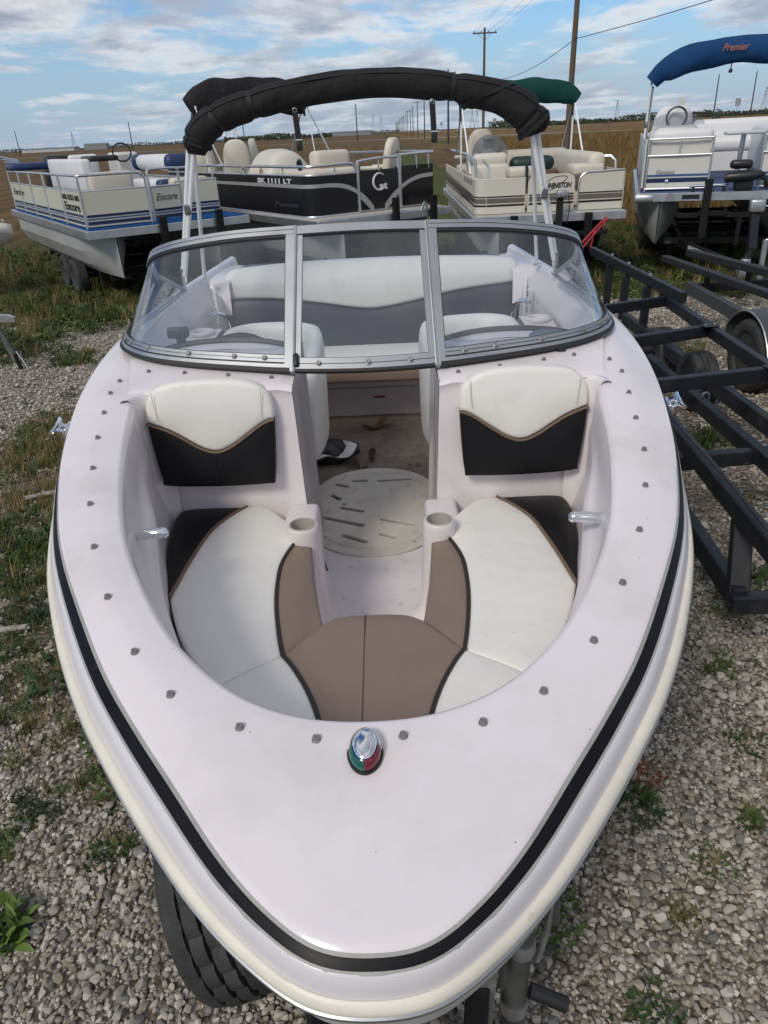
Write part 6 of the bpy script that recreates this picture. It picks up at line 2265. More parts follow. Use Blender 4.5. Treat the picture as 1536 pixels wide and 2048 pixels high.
obj('winch', rounded_box((1.61, -.62, dz - .15), (.20, .16, .17), .03), 'galv', tP)
obj('winch_handle', MB().tube(cr([(1.72, -.64, dz - .16), (1.80, -.66, dz - .12), (1.84, -.66, dz + .03), (1.92, -.66, dz + .05)], 3), .012, 6), 'galv', tP)
obj('guide_bar', MB().beam((.62, .02, dz - .33), (2.4, .02, dz - .33), .07, .07, .006), 'frame_black', tP)
for a in (1.50, 2.2):
    obj('guide_strut', MB().beam((a, .02, dz - .34), (a, .02, .5), .06, .06), 'frame_black', tP)
d0, d1 = Vector((.76, .45, .48)), Vector((1.31, -2.2, .54))
dn = (d1 - d0).normalized()
lettering('GRAND ISLAND Jr', .075, d0 + dn * .55 + Vector((-.042, -.01, -.02)), dn, (0, 0, 1), 'ink_white', tP, width=.85, bold=.002)
obj('orange_marker', MB().box((1.20, -1.95, .55), (.03, .06, .05), None, .006), 'lens_orange', tP)
obj('red_marker', MB().box((1.38, -2.02, .56), (.03, .05, .05), None, .006), 'lens_taillight', tP)
obj('coupler', rounded_box((1.33, -2.32, .53), (.16, .30, .13), .04), 'galv', tP)
obj('tongue_jack', MB().tube([(1.55, -2.12, .25), (1.55, -2.10, .86)], .035, 12), 'galv', tP)
obj('jack_crank', MB().tube(cr([(1.55, -2.10, .86), (1.64, -2.11, .86), (1.66, -2.11, .80), (1.65, -2.12, .62)], 3), .010, 6), 'galv', tP)
obj('coil_spring', MB().tube([(1.34 + .05 * math.cos(t), -2.25 + .05 * math.sin(t), .60 + .012 * t / 6) for t in np.linspace(0, 25, 60)], .008, 5), 'chrome', tP)

# ---- white bow of another boat just inside the left edge
WBO = thing('white_boat', 'white pointed boat bow just entering the frame at the left edge', 'boat', (-6.50, 13.25, 0), (0, 0, R(10)))
rings = []
for x, hw, z0, z1 in ((0.42, .01, 1.02, 1.10), (.34, .10, .90, 1.13), (.15, .26, .80, 1.17), (-.25, .48, .72, 1.22), (-.9, .70, .66, 1.27), (-2.2, .85, .62, 1.30)):
    rings.append([(x, -hw * .25, z0), (x, -hw * .75, z0 + .12), (x, -hw, z1 - .10), (x, -hw * 1.02, z1 - .05), (x, -hw * .9, z1), (x, 0, z1 + .05), (x, hw * .9, z1), (x, hw * 1.02, z1 - .05), (x, hw, z1 - .1), (x, hw * .75, z0 + .12), (x, hw * .25, z0)])
obj('hull', MB().loft(rings, True, True, True), 'panel_white', WBO, 50)
obj('bow_rail', MB().tube([(.30, 0, 1.16), (.32, 0, 1.22), (.28, 0, 1.24)], .012, 6), 'chrome', WBO)
obj('cradle', MB().beam((-1.4, 0, .0), (-1.4, 0, .70), .12, .5), 'frame_black', WBO)
obj('cradle', MB().beam((-.35, 0, .0), (-.35, 0, .76), .10, .10), 'frame_black', WBO)

# ================================================================== utility poles, wires, towers, signs, traffic, sheds, trees
def pole_obj(x, y, h, r, m_, label, arm=True, group=None, detail=True, lean=(0, 0)):
    t = thing('utility_pole', label, 'utility pole', (x, y, 0), (lean[0], lean[1], 0), group)
    n = 12 if detail else 6
    obj('trunk', MB().lathe([(r, 0), (r * .98, h * .2), (r * .72, h)], n), m_, t)
    if arm:
        obj('cross_arm', MB().box((0, -.1, h - .45), (2.4, .10, .12), None, .01 if detail else 0), m_, t)
        for dx in (-1.05, -.35, .35, 1.05):
            obj('insulator', MB().lathe([(.05, 0), (.06, .08), (.03, .16)], 8 if detail else 5, c=(dx, -.1, h - .39)), 'sign_grey', t)
        if detail:
            for s in (-1, 1):
                obj('brace', MB().beam((0, -.08, h - 1.1), (s * .7, -.1, h - .50), .03, .03, 0), m_, t)
    return t
ROWX = lambda y: 9.95 + .029 * y
pole_obj(ROWX(45), 45, 11.0, .17, 'wood_pole', 'nearest tall wooden utility pole behind the green sunshade', lean=(0, R(.6)))
pole_obj(ROWX(85), 85, 10.9, .15, 'wood_pole', 'wooden utility pole with cross-arm rising above the black canvas boot', lean=(0, 0))
yy = 130
ORD = ['third', 'fourth', 'fifth', 'sixth', 'seventh', 'eighth', 'ninth', 'tenth', 'eleventh', 'twelfth']
k = 0
while yy < 1050:
    pole_obj(ROWX(yy) + rng.uniform(-.3, .3), yy, rng.uniform(10.2, 11.2), .16, 'wood_pole_far', (ORD[k] + ' utility pole of the receding row, counted from the nearest one') if k < len(ORD) else 'tiny far pole at the vanishing end of the receding row', arm=(k % 3 != 1), group='poles receding along the highway', detail=False)
    yy += 46
    k += 1
for x, y, h, lb in ((-148, 350, 10, 'lone leaning pole at the far left of the field'), (-91, 320, 10.3, 'lone pole standing behind the cream pontoon boat'), (-47, 320, 10, 'pole between the canvas boot and the left horizon'),
                    (-2.4, 280, 11.2, 'lone pole in the middle of the field right of the hanging strap'), (98.6, 230, 12.1, 'pole with fittings seen under the blue sunshade'), (109, 230, 12.4, 'pole at the far right under the blue sunshade')):
    pole_obj(x, y, h, .2, 'wood_pole_far', lb, arm=False, detail=False)

def wire(name, p0, p1, sag, label, r=.02):
    pts = [tuple(np.array(p0) + (np.array(p1) - np.array(p0)) * t - np.array([0, 0, sag * 4 * t * (1 - t)])) for t in np.linspace(0, 1, 25)]
    return tag(obj(name, MB().tube(pts, r, 5), 'wire'), label, 'wire', 'overhead wires')
wire('service_wire', (ROWX(45), 44.8, 6.1), (22.0, 18.0, 8.2), .35, 'black wire sweeping from the near pole to the top right', .018)
wire('service_wire', (ROWX(45), 45.2, 6.05), (ROWX(85), 85, 6.6), .7, 'black wire between the two nearest poles, hidden by green canvas', .018)
for k, dx in enumerate((-1.05, .35, 1.05)):
    wire('power_line', (ROWX(45) + dx, 45, 10.75), (ROWX(85) + dx, 85, 10.6), .35, ('left', 'middle', 'right')[k] + ' thin power line near the top of the picture', .008)
    wire('power_line', (ROWX(45) + dx, 45, 10.75), (13 + dx, 8, 11.2), .5, ('left', 'middle', 'right')[k] + ' power line passing out over the camera side', .008)

def tower(x, y, h, label, w=None):
    t = thing('lattice_tower', label, 'pylon', (x, y, 0))
    w = w or h * .11
    mb = MB()
    lv = [0, .22, .42, .58, .72, .84, 1.0]
    r = h * .0035
    hw = lambda f_: w * (1 - f_) ** 1.15 + w * .08
    for sx in (-1, 1):
        for sy in (-1, 1):
            mb.tube([(sx * hw(f_), sy * hw(f_), h * f_) for f_ in lv], r * 1.5, 4)
    for a, b in zip(lv[:-1], lv[1:]):
        for sx in (-1, 1):
            mb.tube([(sx * hw(a), -hw(a), h * a), (-sx * hw(b), -hw(b), h * b)], r, 3)
            mb.tube([(-hw(a), sx * hw(a), h * a), (-hw(b), -sx * hw(b), h * b)], r, 3)
    obj('mast', mb, 'steel_far', t, 0)
    for f_ in (.72, .84, .95):
        obj('tower_arm', MB().beam((-w * .9, 0, h * f_), (w * .9, 0, h * f_), r * 3, r * 3, 0), 'steel_far', t)
    return t
for x, y, h, lb in ((-426, 1200, 24, 'lattice pylon on the far left horizon'), (-200, 1200, 30, 'lattice pylon behind the left end of the canvas boot'), (-190, 1210, 30, 'lattice pylon just right of its twin behind the canvas boot'),
                    (14, 1200, 26, 'lattice pylon left of the receding row of poles'), (26, 1230, 24, 'lattice pylon closest to the receding row of poles'),
                    (159, 1200, 27, 'left of two slim pylons right of the nearest pole row'), (166, 1200, 27, 'right of two slim pylons right of the nearest pole row'), (371, 1200, 28, 'lattice pylon between green and blue sunshades'), (587, 1200, 35, 'lattice pylon at the far right edge')):
    tower(x, y, h, lb)

def sign(x, y, w, h, z, m_, label, diamond=False, rz=0):
    t = thing('road_sign', label, 'road sign', (x, y, 0), (0, 0, R(rz)))
    obj('post', MB().box((0, .08, z / 2 + h * .3), (.14, .10, z + h * .6), None, 0), 'wood_pole_far', t)
    obj('board', MB().box((0, 0, z + h / 2), (w, .06, h), roty(R(45)) if diamond else None, 0), m_, t)
    return t
sign(64, 400, 1.6, 2.2, 3.5, 'sign_grey', 'square grey road sign beside the far highway lanes', rz=10)
sign(38, 400, 1.3, 1.3, 3.9, 'sign_grey', 'diamond road sign near the receding poles', True)
sign(77.6, 200, 1.5, 1.9, 4.4, 'sign_white', 'pale sign on a brown post above the white pontoon helm', rz=-15)
sign(137, 300, 1.9, 2.4, 4.8, 'sign_grey', 'grey sign in the field under the blue sunshade', rz=-10)
sign(100, 400, 1.5, 2.0, 3.6, 'sign_grey', 'grey sign beside the green sunshade pole', rz=-10)

def vehicle(x, y, rz, m_, label, L=4.6, H=1.5, truck=False):
    t = thing('car', label, 'truck' if truck else 'car', (x, y, .02), (0, 0, R(rz)))
    hl, w = L / 2, .9
    low_ = [(-hl, .35), (hl, .35), (hl * 1.0, .75), (hl * .95, .9), (hl * .45, 1.0), (-hl * .55, 1.0), (-hl * .96, .95), (-hl, .7)]
    m3 = Matrix(((1, 0, 0), (0, 0, 1), (0, 1, 0)))
    obj('body', MB().prism(low_, 2 * w, (0, -w, 0), m3), m_, t)
    cab = [(hl * .42, 1.0), (hl * .15, H), (-hl * .35 if not truck else -hl * .05, H), (-hl * .62 if not truck else -hl * .12, 1.0)]
    obj('windows', MB().prism(cab, 2 * w * .92, (0, -w * .92, 0), m3), 'car_glass', t)
    obj('roof', MB().box(((-.05 if not truck else .1) * hl, 0, H + .02), (hl * .5 if not truck else hl * .25, 2 * w * .86, .06), None, .01), m_, t)
    for sx in (-.62, .62):
        for sy in (-1, 1):
            obj('wheel', MB().lathe([(.32, -.1), (.33, 0), (.32, .1)], 10, c=(hl * sx, sy * w * .95, .33), m=rotx(R(90))), 'rubber', t)
    return t
vehicle(113.5, 635, 140, 'car_dark', 'dark car left of the right canvas pole on the highway', 4.8, 1.6)
vehicle(121.5, 617, 140, 'car_dark', 'dark pickup just left of the right canvas pole', 5.4, 1.9, True)
vehicle(92.5, 797, 110, 'car_white', 'white car on the highway beyond the left pole of the green sunshade', 5.2, 1.7)
vehicle(80.5, 885, 105, 'car_white', 'white van just left of the wooden pole row end', 6.6, 2.6)
vehicle(73.0, 1040, 100, 'car_white', 'small white car among the receding poles', 6.0, 2.0)
vehicle(158, 530, 150, 'car_red', 'dark red car on the highway left of the blue sunshade pole', 4.8, 1.6)
vehicle(203, 468, 155, 'car_dark', 'dark car on the highway near the blue sunshade pole', 4.8, 1.6)

def shed(x, y, w, d, h, rz, m_, label):
    t = thing('farm_shed', label, 'shed', (x, y, 0), (0, 0, R(rz)))
    obj('wall', MB().box((0, 0, h * .4), (w, d, h * .8), None, 0), m_, t)
    mb = MB()
    mb.add([(-w * .52, -d * .52, h * .8), (w * .52, -d * .52, h * .8), (w * .52, 0, h * 1.05), (-w * .52, 0, h * 1.05), (-w * .52, d * .52, h * .8), (w * .52, d * .52, h * .8)], [(0, 1, 2, 3), (3, 2, 5, 4), (0, 3, 4), (1, 5, 2)])
    obj('roof', mb, 'shed_roof', t, 0)
    return t
shed(-295, 900, 24, 12, 6, 4, 'shed_grey', 'long grey shed on the horizon above the cream boat')
shed(-365, 950, 60, 20, 4, 0, 'shed_white', 'low pale buildings on the far left horizon')
shed(-150, 1100, 40, 18, 6, 0, 'shed_white', 'white farm buildings left of the middle pole')
shed(-20, 1250, 60, 18, 6, 0, 'shed_grey', 'grey sheds on the middle horizon')

# far shelterbelts: irregular leafy strips that read as one mass
def leaf_cloud(n, xr, y, hmax, seed, depth=20):
    r = np.random.default_rng(seed)
    xs = r.uniform(xr[0], xr[1], n)
    prof = 0.35 + 0.65 * (0.5 + 0.28 * np.sin(xs * .031 + seed) + 0.22 * np.sin(xs * .083 + 2 * seed) + .15 * np.sin(xs * .21))
    zs = r.uniform(0, 1, n) ** 1.0 * hmax * np.clip(prof, .15, 1)
    ys = y + r.uniform(-depth, depth, n)
    s = r.uniform(.6, 1.5, n) * hmax * .16
    V = np.zeros((n, 4, 3))
    a = r.uniform(0, math.pi, n)
    tilt = r.uniform(-.7, .7, n)
    dx = np.stack([np.cos(a), np.sin(a) * .6, np.zeros(n)], 1) * s[:, None]
    dz_ = np.stack([np.sin(tilt) * .5, np.cos(tilt) * .2, np.cos(tilt)], 1) * (s * .8)[:, None]
    c = np.stack([xs, ys, zs], 1)
    V[:, 0] = c - dx
    V[:, 1] = c - dz_ * .7 + dx * .2
    V[:, 2] = c + dx
    V[:, 3] = c + dz_
    V[:, :, 2] = np.maximum(V[:, :, 2], 0)
    me = bpy.data.meshes.new('treeline')
    me.vertices.add(4 * n)
    me.vertices.foreach_set('co', V.astype(np.float32).ravel())
    me.loops.add(4 * n)
    me.loops.foreach_set('vertex_index', np.arange(4 * n, dtype=np.int32))
    me.polygons.add(n)
    me.polygons.foreach_set('loop_start', np.arange(0, 4 * n, 4, dtype=np.int32))
    me.update()
    return me
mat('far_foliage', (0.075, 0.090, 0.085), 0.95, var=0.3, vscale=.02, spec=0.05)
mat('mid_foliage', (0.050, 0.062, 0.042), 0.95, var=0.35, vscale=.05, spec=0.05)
for nm, a in (('low distant bushes along the left horizon', (9000, (-1100, 60), 1400, 6.5, 1, 30)), ('darker tree clumps left of the middle pole', (1800, (-170, -40), 1000, 7, 5, 15)),
              ('low wood along the right horizon', (12000, (150, 1100), 950, 8, 3, 30))):
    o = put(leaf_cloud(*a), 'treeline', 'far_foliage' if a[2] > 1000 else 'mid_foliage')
    tag(o, nm, 'trees', kind='stuff')

# ================================================================== gravel stones, weeds and grass
mat('stone_a', (0.385, 0.355, 0.305), 0.9, var=0.16, vscale=60, rand=0.42, bump=0.3, bscale=160, spec=0.2)
mat('stone_b', (0.46, 0.43, 0.38), 0.9, var=0.14, vscale=50, rand=0.35, bump=0.3, bscale=160, spec=0.2)
mat('stone_d', (0.38, 0.30, 0.20), 0.9)
mat('stone_c', (0.30, 0.26, 0.205), 0.9, var=0.2, vscale=50, rand=0.35, bump=0.3, bscale=160, spec=0.2)
mat('stone_d', (0.38, 0.30, 0.20), 0.9, var=0.2, vscale=50, rand=0.3, bump=0.3, bscale=160, spec=0.2)
mat('stone_e', (0.20, 0.195, 0.185), 0.9, var=0.2, vscale=50, rand=0.3, bump=0.3, bscale=160, spec=0.2)
mat('leaf_mid', (0.062, 0.102, 0.028), 0.6, var=0.25, vscale=8, rand=0.35, spec=0.3)
mat('leaf_bright', (0.110, 0.165, 0.038), 0.55, var=0.25, vscale=10, rand=0.25, spec=0.3)
mat('leaf_dark', (0.030, 0.052, 0.018), 0.6, var=0.25, vscale=8, rand=0.35, spec=0.3)
mat('leaf_olive', (0.095, 0.095, 0.028), 0.65, var=0.25, vscale=8, rand=0.3, spec=0.2)
mat('grass_green', (0.078, 0.102, 0.026), 0.7, rand=0.4, spec=0.2)
mat('grass_straw', (0.24, 0.175, 0.085), 0.8, rand=0.35, spec=0.1)
mat('grass_gold', (0.205, 0.135, 0.055), 0.8, rand=0.35, spec=0.1)
mat('leaf_rust', (0.17, 0.055, 0.022), 0.7, rand=0.3, spec=0.2)

def stone_mesh(seed, sub=2):
    r = np.random.default_rng(seed)
    bm = bmesh.new()
    bmesh.ops.create_icosphere(bm, subdivisions=sub, radius=1.0)
    ax = r.normal(size=(12, 3))
    ax /= np.linalg.norm(ax, axis=1)[:, None]
    cut = r.uniform(.58, .85, 12)
    sc = np.array([r.uniform(.85, 1.25), r.uniform(.7, 1.0), r.uniform(.50, .75)])
    for v in bm.verts:
        p = np.array(v.co)
        for a, c in zip(ax, cut):
            d = p @ a
            if d > c:
                p = p - a * (d - c) * .97
        p = p * sc + r.normal(0, .015, 3)
        v.co = p
    me = bpy.data.meshes.new('stone')
    bm.to_mesh(me)
    bm.free()
    me.polygons.foreach_set('use_smooth', [True] * len(me.polygons))
    me.set_sharp_from_angle(angle=R(28))
    return me
SM = ['stone_a', 'stone_b', 'stone_a', 'stone_c', 'stone_b', 'stone_a', 'stone_b', 'stone_a', 'stone_a', 'stone_c', 'stone_e', 'stone_b']
stone_vars = []
for i in range(24):
    me = stone_mesh(100 + i, 2 if i < 12 else 1)
    me.materials.append(MATS[SM[i % 12]])
    stone_vars.append(me)

def hull_clear(x, y):
    """True well under the boat where gravel is never seen"""
    return (np.abs(x + .09) < np.interp(y, [0.9, 1.6, 2.6, 6], [0.0, .35, .75, .75])) & (y > .9) & (y < 5.6)

# near bed, then a thinner bed further out
def bed(n, xr, yr, smin, smax, rr):
    x = rr.uniform(*xr, n)
    y = rr.uniform(*yr, n)
    s = smin + (smax - smin) * rr.power(.42, n) ** 1.0 * rr.uniform(.2, 1, n)
    return x, y, s
rr = np.random.default_rng(21)
# the 300 stones that show largest, each its own piece of the lot
big = []
tries = 0
while len(big) < 300 and tries < 40000:
    tries += 1
    if rr.uniform() < .36:
        x, y = rr.uniform(-1.75, -.62), rr.uniform(1.02, 2.7)
        if x > -.30 - .35 * (y - .5):
            continue
    else:
        x, y = rr.uniform(.30, 1.75), rr.uniform(1.0, 2.55)
        if x < .22 + .33 * (y - 1.0):
            continue
    s = float(rr.uniform(.012, .020) if rr.uniform() < .8 else rr.uniform(.020, .027))
    if any((x - a) ** 2 + (y - b) ** 2 < (.80 * (s + c)) ** 2 for a, b, c in big):
        continue
    big.append((x, y, s))
for i, (x, y, s) in enumerate(big):
    o = bpy.data.objects.new('stone', stone_vars[int(rr.integers(0, 12))])
    COL.objects.link(o)
    o.parent = LOT
    o.location = (x, y, .010 + s * .34)
    o.rotation_euler = (rr.uniform(-.4, .4), rr.uniform(-.4, .4), rr.uniform(0, 6.28))
    o.scale = (s, s, s)
bx_ = np.array([b[0] for b in big]); by_ = np.array([b[1] for b in big]); bs_ = np.array([b[2] for b in big])
X, Y, S, I = [], [], [], []
for n, xr, yr, smin, smax, lo in ((100000, (-3.2, 3.2), (.6, 4.0), .0065, .023, 0), (62000, (-5.5, 5.5), (3.6, 10.8), .011, .034, 12), (14000, (-12, -4.5), (2.0, 9.0), .016, .040, 12), (9000, (3.4, 9), (2.5, 10), .015, .038, 12)):
    x, y, s = bed(n, xr, yr, smin, smax, rr)
    ok = ~hull_clear(x, y)
    # thin the bed where weeds and dirt show
    wv_ = np.sin(x * 1.3 + .7) * np.sin(y * 1.1 + 1.3) + .6 * np.sin(x * 2.9 + y * 2.1) + .3 * np.sin(x * 6.1 - y * 4.3)
    dirt_ = (wv_ > .55) & (rr.uniform(size=n) < .62)
    ok &= ~dirt_
    edge = 9.9 + .35 * np.sin(x * .9) + .3 * np.sin(x * 2.3 + 1) + np.where(x < -4.2, -1.2, 0)
    ok &= (y < edge) | (rr.uniform(size=n) < np.clip(.35 - (y - edge) * .15, .04, .35))
    x, y, s = x[ok], y[ok], s[ok]
    if lo == 0:
        near = (x[:, None] - bx_) ** 2 + (y[:, None] - by_) ** 2 < (.72 * (bs_ + .5 * s[:, None])) ** 2
        keep = ~near.any(1)
        x, y, s = x[keep], y[keep], s[keep]
    X.append(x); Y.append(y); S.append(s)
    I.append(rr.integers(lo, lo + 12, len(x)))
X, Y, S, I = (np.concatenate(q) for q in (X, Y, S, I))
Z = .008 + S * rr.uniform(.10, .55, len(X)) + (rr.uniform(size=len(X)) < .15) * S * .5
rot = np.stack([rr.uniform(-.5, .5, len(X)), rr.uniform(-.5, .5, len(X)), rr.uniform(0, 6.28, len(X))], 1)
scatter('gravel', np.stack([X, Y, Z], 1), rot, np.repeat(S[:, None], 3, 1), I, [(m_, None) for m_ in stone_vars], 'loose crushed limestone gravel over the lot', 'gravel')

# ---- plant meshes
def blade(mb, base, az, lean, length, width, curl=.6, seg=4):
    d = Vector((math.cos(az), math.sin(az), 0))
    side = Vector((-math.sin(az), math.cos(az), 0))
    p = Vector(base)
    ang = R(90) - lean
    L_, R_ = [], []
    for k in range(seg + 1):
        t = k / seg
        w = width * (1 - t ** 1.6) * .5 + width * .02
        L_.append(tuple(p + side * w))
        R_.append(tuple(p - side * w))
        p = p + (d * math.cos(ang) + Vector((0, 0, math.sin(ang)))) * (length / seg)
        ang -= curl / seg
    mb.loft([L_, R_])

def leaf(mb, base, az, lean, length, width, curl=.7, fold=.25, lobes=0, rr_=None, seg=7):
    d = Vector((math.cos(az), math.sin(az), 0))
    side = Vector((-math.sin(az), math.cos(az), 0))
    p = Vector(base)
    ang = R(90) - lean
    A, Bm, C = [], [], []
    for k in range(seg + 1):
        t = k / seg
        w = width * .5 * (math.sin(math.pi * min(1, .06 + t * .94)) ** .8) * (1.15 - .5 * abs(t - .6))
        if lobes:
            w *= 1 - .45 * (k % 2)
        up = Vector((0, 0, 1)) * w * fold
        A.append(tuple(p + side * w + up))
        Bm.append(tuple(p))
        C.append(tuple(p - side * w + up))
        p = p + (d * math.cos(ang) + Vector((0, 0, math.sin(ang)))) * (length / seg)
        ang -= curl / seg
    mb.loft([A, Bm, C])

def tuft(seed, n, h, spread, w, lean=.5):
    r = np.random.default_rng(seed)
    mb = MB()
    for _ in range(n):
        a = r.uniform(0, 6.28)
        q = r.uniform(0, spread)
        blade(mb, (q * math.cos(a), q * math.sin(a), -.005), r.uniform(0, 6.28), r.uniform(.02, lean), h * r.uniform(.5, 1.15), w * r.uniform(.7, 1.3), r.uniform(.2, 1.0), 3)
    return mb.mesh('tuft', 0, False)

def forb(seed, n, h, spread, lw):
    """low weed of many small leaves on short stems"""
    r = np.random.default_rng(seed)
    mb = MB()
    for _ in range(n):
        a = r.uniform(0, 6.28)
        q = spread * math.sqrt(r.uniform(0, 1))
        z = h * r.uniform(.1, 1) * (1 - .5 * (q / spread) ** 2)
        leaf(mb, (q * math.cos(a), q * math.sin(a), z), r.uniform(0, 6.28), r.uniform(.5, 1.5), lw * r.uniform(.7, 1.6), lw * r.uniform(.35, .6), r.uniform(.2, 1), .2, seg=3)
    return mb.mesh('forb', 0, False)

# broad-leaved weed at the bottom left: the one large plant
PL = thing('broadleaf_weed', 'bright green broad-leaved weed in the gravel at the bottom left', 'weed', (-1.30, 1.47, .01))
r = np.random.default_rng(5)
for i in range(84):
    az = r.uniform(0, 6.28)
    inner = i / 84
    mb = MB()
    leaf(mb, (.06 * r.uniform(-1, 1), .07 * r.uniform(-1, 1), 0), az + r.normal(0, .3), R(r.uniform(15, 75)) * (1 - .4 * inner), r.uniform(.05, .13), r.uniform(.016, .030), r.uniform(-.2, 1.6), r.uniform(.05, .5), seg=6)
    obj('leaf', mb, 'leaf_bright' if i % 3 else 'leaf_mid', PL, 60, False)

weeds = [
    (-1.95, 3.30, .16, 'leaf_dark', 1, 'dark leafy weed patch left of the boat near the grey plank'), (-1.02, 2.02, .15, 'leaf_mid', 2, 'low dark green weed between broad-leaved weed and the hull'),
    (-1.20, 2.30, .14, 'leaf_mid', 3, 'mixed green weed clump left of the rub rail'), (-.86, 1.93, .12, 'leaf_dark', 4, 'feathery weed just above the spare tyre'),
    (-.98, 2.62, .13, 'leaf_olive', 5, 'yellowing weed touching the left rub rail'), (.47, 1.42, .10, 'leaf_mid', 6, 'feathery green weed right beside the jack'),
    (.86, 1.80, .10, 'leaf_dark', 7, 'dark sprawling weed in the gravel right of the bow'), (.95, 1.95, .07, 'leaf_rust', 8, 'weed with rust red leaves right of the bow'),
    (.74, 1.98, .07, 'leaf_rust', 9, 'small reddening weed close to the right rail'), (1.40, 2.10, .08, 'leaf_dark', 10, 'small dark weed near the right edge of the gravel'),
    (1.06, 2.80, .12, 'leaf_olive', 11, 'olive weed below the empty trailer post'), (1.25, 2.72, .11, 'leaf_mid', 12, 'green weed under the dark trailer corner'),
    (.88, 1.40, .06, 'leaf_olive', 13, 'tiny rosette weed low in the right gravel'), (1.05, 1.58, .07, 'leaf_mid', 14, 'small green rosette right of centre gravel'),
    (.66, 1.08, .10, 'leaf_dark', 15, 'weed by the bottom edge right of the jack handle'), (-1.55, 2.70, .18, 'leaf_dark', 16, 'spreading dark weed above the broad-leaved weed'),
    (2.05, 3.20, .14, 'leaf_mid', 17, 'green weed under the dark trailer rail'), (2.30, 5.0, .18, 'leaf_mid', 18, 'weed clump between the two trailers'),
    (-1.48, 5.3, .22, 'leaf_olive', 19, 'straggly grass weed by the left windshield corner'), (-2.1, 4.5, .2, 'leaf_olive', 20, 'dry weed clump left of the cleat'),
]
for x, y, s, m_, sd, lb in weeds:
    t = thing('weed', lb, 'weed', (x, y, .012), (0, 0, sd), 'weeds growing through the gravel')
    me = forb(sd, int(40 + s * 350), s * .45, s, s * .26)
    put(me, 'foliage', m_, t)
    put(tuft(sd + 50, 8, s * 1.1, s * .6, .005, .9), 'grass_blade', 'grass_green' if sd % 2 else 'grass_straw', t)

# grass and ground cover in mass
gv = []
for i in range(5):
    gv.append((tuft(200 + i, 26, .16, .10, .008, .7), 'grass_green'))
for i in range(3):
    gv.append((tuft(210 + i, 18, .20, .09, .006, .6), 'grass_straw'))
for i in range(4):
    gv.append((forb(220 + i, 46, .07, .12, .040), 'leaf_dark' if i % 2 else 'leaf_mid'))
pts, sc_, ix = [], [], []
rr = np.random.default_rng(31)
def add_pts(n, xr, yr, dens, smin, smax, kinds):
    x = rr.uniform(*xr, n)
    y = rr.uniform(*yr, n)
    keep = rr.uniform(size=n) < dens(x, y)
    x, y = x[keep], y[keep]
    pts.append(np.stack([x, y, np.full(len(x), .006)], 1))
    sc_.append(rr.uniform(smin, smax, len(x)))
    ix.append(rr.choice(kinds, len(x)))
def patch(x, y):
    return np.sin(x * .9 + 1.7) * np.cos(y * .8 - .4) + .7 * np.sin(x * 2.1 - y * 1.4) + .4 * np.sin(x * 4.7 + y * 3.9 + 1)
# verge under the parked boats
add_pts(12000, (-14, 12), (8.0, 19.5), lambda x, y: np.clip(.55 + .35 * patch(x, y), .12, 1) * (y > 9.9 + .4 * np.sin(x * 1.8) - 1.1 * (x < -4.2)), .6, 1.5, [0, 1, 2, 3, 4, 5, 6, 8, 9, 10, 11])
# thinning into the gravel on the left
add_pts(1300, (-7, -1.2), (4.2, 9.8), lambda x, y: np.clip((.02 + .45 * patch(x, y)) * .8, 0, 1), .4, .9, [0, 1, 2, 5, 6, 7, 8, 9, 10, 11])
# scattered small plants all over the lot
add_pts(1500, (-4.5, 5.5), (1.0, 8.5), lambda x, y: np.clip(.10 + .42 * patch(x * 1.4, y * 1.4), 0, .8) * ((x < -.6 - .2 * y * (y < 2.5)) | (x > .35 + .25 * y)), .22, .62, [0, 2, 5, 7, 8, 8, 9, 10, 11])
for px_, py_, pr_, kd in ((-1.62, 2.35, .26, 1), (-1.95, 3.5, .34, 1), (-1.72, 2.75, .28, 1), (-1.2, 2.05, .16, 1), (-1.5, 1.75, .16, 1), (-.95, 2.15, .14, 1), (1.75, 2.95, .2, 1), (1.45, 1.9, .1, 1), (-2.4, 4.16, .42, 0), (-2.75, 5.55, .55, 1), (-2.2, 3.72, .36, 0), (-2.9, 6.1, .5, 1), (-1.87, 3.06, .28, 0), (-1.41, 1.94, .12, 0), (-1.04, 1.77, .09, 0), (-4.9, 9.2, 1.0, 0), (-2.35, 5.9, .25, 0),
                         (-1.3, 2.41, .12, 1), (-2.5, 4.75, .35, 1), (-1.05, 2.75, .12, 1), (-1.55, 3.6, .16, 1), (-3.6, 8.6, .35, 0), (1.5, 2.56, .10, 0), (.92, 1.87, .05, 0),
                         (.48, 1.51, .06, 0), (1.25, 1.74, .04, 0), (1.86, 3.33, .16, 0), (2.5, 5.2, .3, 0), (3.2, 7.6, .5, 1), (1.21, 2.58, .10, 1), (2.2, 7.9, .6, 0), (2.3, 4.2, .15, 1), (2.6, 8.9, .5, 0)):
    n_ = int(6 + pr_ * pr_ * (560 if px_ < 0 else 320))
    q_ = pr_ * np.sqrt(rr.uniform(0, 1, n_)) * rr.uniform(.5, 1.1, n_)
    a_ = rr.uniform(0, 6.28, n_)
    pts.append(np.stack([px_ + q_ * np.cos(a_), py_ + q_ * np.sin(a_), np.full(n_, .008)], 1))
    sc_.append(rr.uniform(.22, .55, n_) * (1 + .5 * (py_ > 3.5)))
    ix.append(rr.choice([0, 1, 2, 8, 9, 10, 11, 5] if kd == 0 else [0, 3, 5, 6, 7, 5, 6, 10, 8], n_))
pts, sc_, ix = np.concatenate(pts), np.concatenate(sc_), np.concatenate(ix)
rot = np.stack([np.zeros(len(pts)), np.zeros(len(pts)), rr.uniform(0, 6.28, len(pts))], 1)
scatter('ground_cover', pts, rot, np.repeat(sc_[:, None], 3, 1), ix, gv, 'short grass and low weeds over verge and gravel', 'grass')

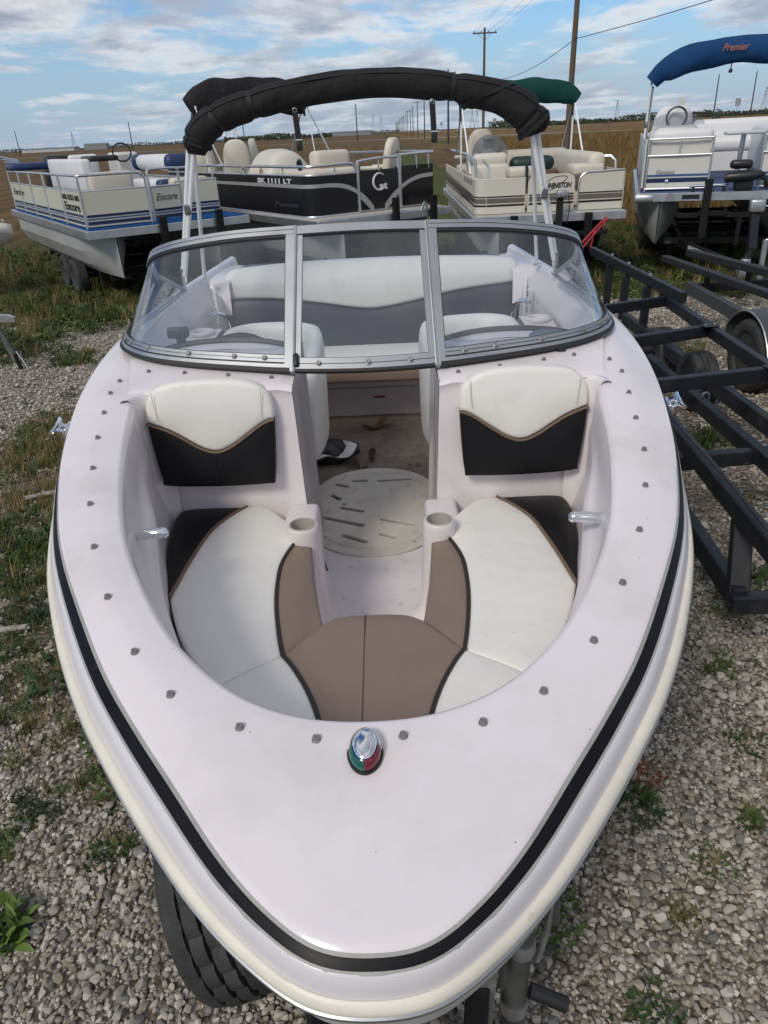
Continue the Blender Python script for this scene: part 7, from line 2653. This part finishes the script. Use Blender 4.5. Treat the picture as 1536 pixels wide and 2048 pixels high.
# tall dry grass in the field on the right and rough grass along the strip
dv = []
for i in range(4):
    dv.append((tuft(300 + i, 34, .62, .22, .012, .5), 'grass_gold'))
for i in range(2):
    dv.append((tuft(310 + i, 30, .55, .22, .012, .5), 'grass_straw'))
for i in range(2):
    dv.append((tuft(320 + i, 30, .45, .22, .012, .5), 'grass_green'))
pts, sc_, ix = [], [], []
add_pts(9000, (3.5, 34), (18, 62), lambda x, y: np.clip((x - 3.5 - .06 * y) * .4, 0, 1) * np.clip(.75 + .3 * patch(x * .2, y * .25), .1, 1), .7, 1.5, [0, 1, 2, 3, 4, 5, 6])
add_pts(5000, (10, 70), (55, 125), lambda x, y: (x > 9 + .05 * y) * np.clip(.8 + .3 * patch(x * .1, y * .15), .1, 1), 1.0, 2.2, [0, 1, 2, 3, 4, 5])
add_pts(2600, (-14, 9), (17, 30), lambda x, y: .6 * np.clip(.5 + .5 * patch(x * .3, y * .3), 0, 1), .3, .7, [3, 4, 5, 6, 7])
pts, sc_, ix = np.concatenate(pts), np.concatenate(sc_), np.concatenate(ix)
rot = np.stack([np.zeros(len(pts)), np.zeros(len(pts)), rr.uniform(0, 6.28, len(pts))], 1)
scatter('dry_grass', pts, rot, np.repeat(sc_[:, None], 3, 1), ix, dv, 'tall dry golden grass behind the parked boats on the right', 'grass')

# odds and ends: planks in the gravel, dead leaves on the carpet
mat('plank_grey', (0.36, 0.34, 0.30), 0.9, var=0.25, vscale=9, stretch=(1, 8, 1))
for x, y, L_, w_, rz_, lb in ((-2.10, 3.10, .42, .035, 12, 'thin grey wooden lath in the gravel left of the boat'), (-2.42, 4.78, .34, .05, 32, 'pale lath lying beside the left hull side'), (-1.88, 2.42, .26, .10, 20, 'dark flat slate scrap at the left edge')):
    o = obj('plank', MB().box((0, 0, .012), (L_, w_, .016), None, .003), 'plank_grey' if 'slate' not in lb else 'stone_e')
    o.location = (x, y, .030)
    o.rotation_euler = (R(2), R(3), R(rz_))
    tag(o, lb, 'plank')
mat('dead_leaf', (0.16, 0.095, 0.035), 0.85, var=0.3, vscale=30)
mat('dead_leaf_dark', (0.05, 0.032, 0.02), 0.85, var=0.3, vscale=30)
for k, (u, v, s, m_, lb) in enumerate(((-.02, 4.18, .075, 'dead_leaf', 'curled yellow dead leaf on the carpet near the bench'), (-.03, 3.72, .05, 'dead_leaf_dark', 'dark curled leaf in the middle of the carpet'), (-.09, 3.60, .05, 'dead_leaf_dark', 'dark leaf scrap nearest the bag'), (.20, 3.60, .03, 'dead_leaf', 'small leaf scrap near the right console'))):
    mb = MB()
    leaf(mb, (0, 0, .006), .4 + k, R(82), s * 1.6, s * .8, -1.3, .6)
    leaf(mb, (.01, .01, .004), 3.4 + k, R(86), s * 1.2, s * .6, -.9, .7)
    o = obj('dead_leaf', mb, m_, None, 60, False)
    o.location = BOAT.matrix_basis @ Vector((u, v - V0, .629))
    tag(o, lb, 'leaf')
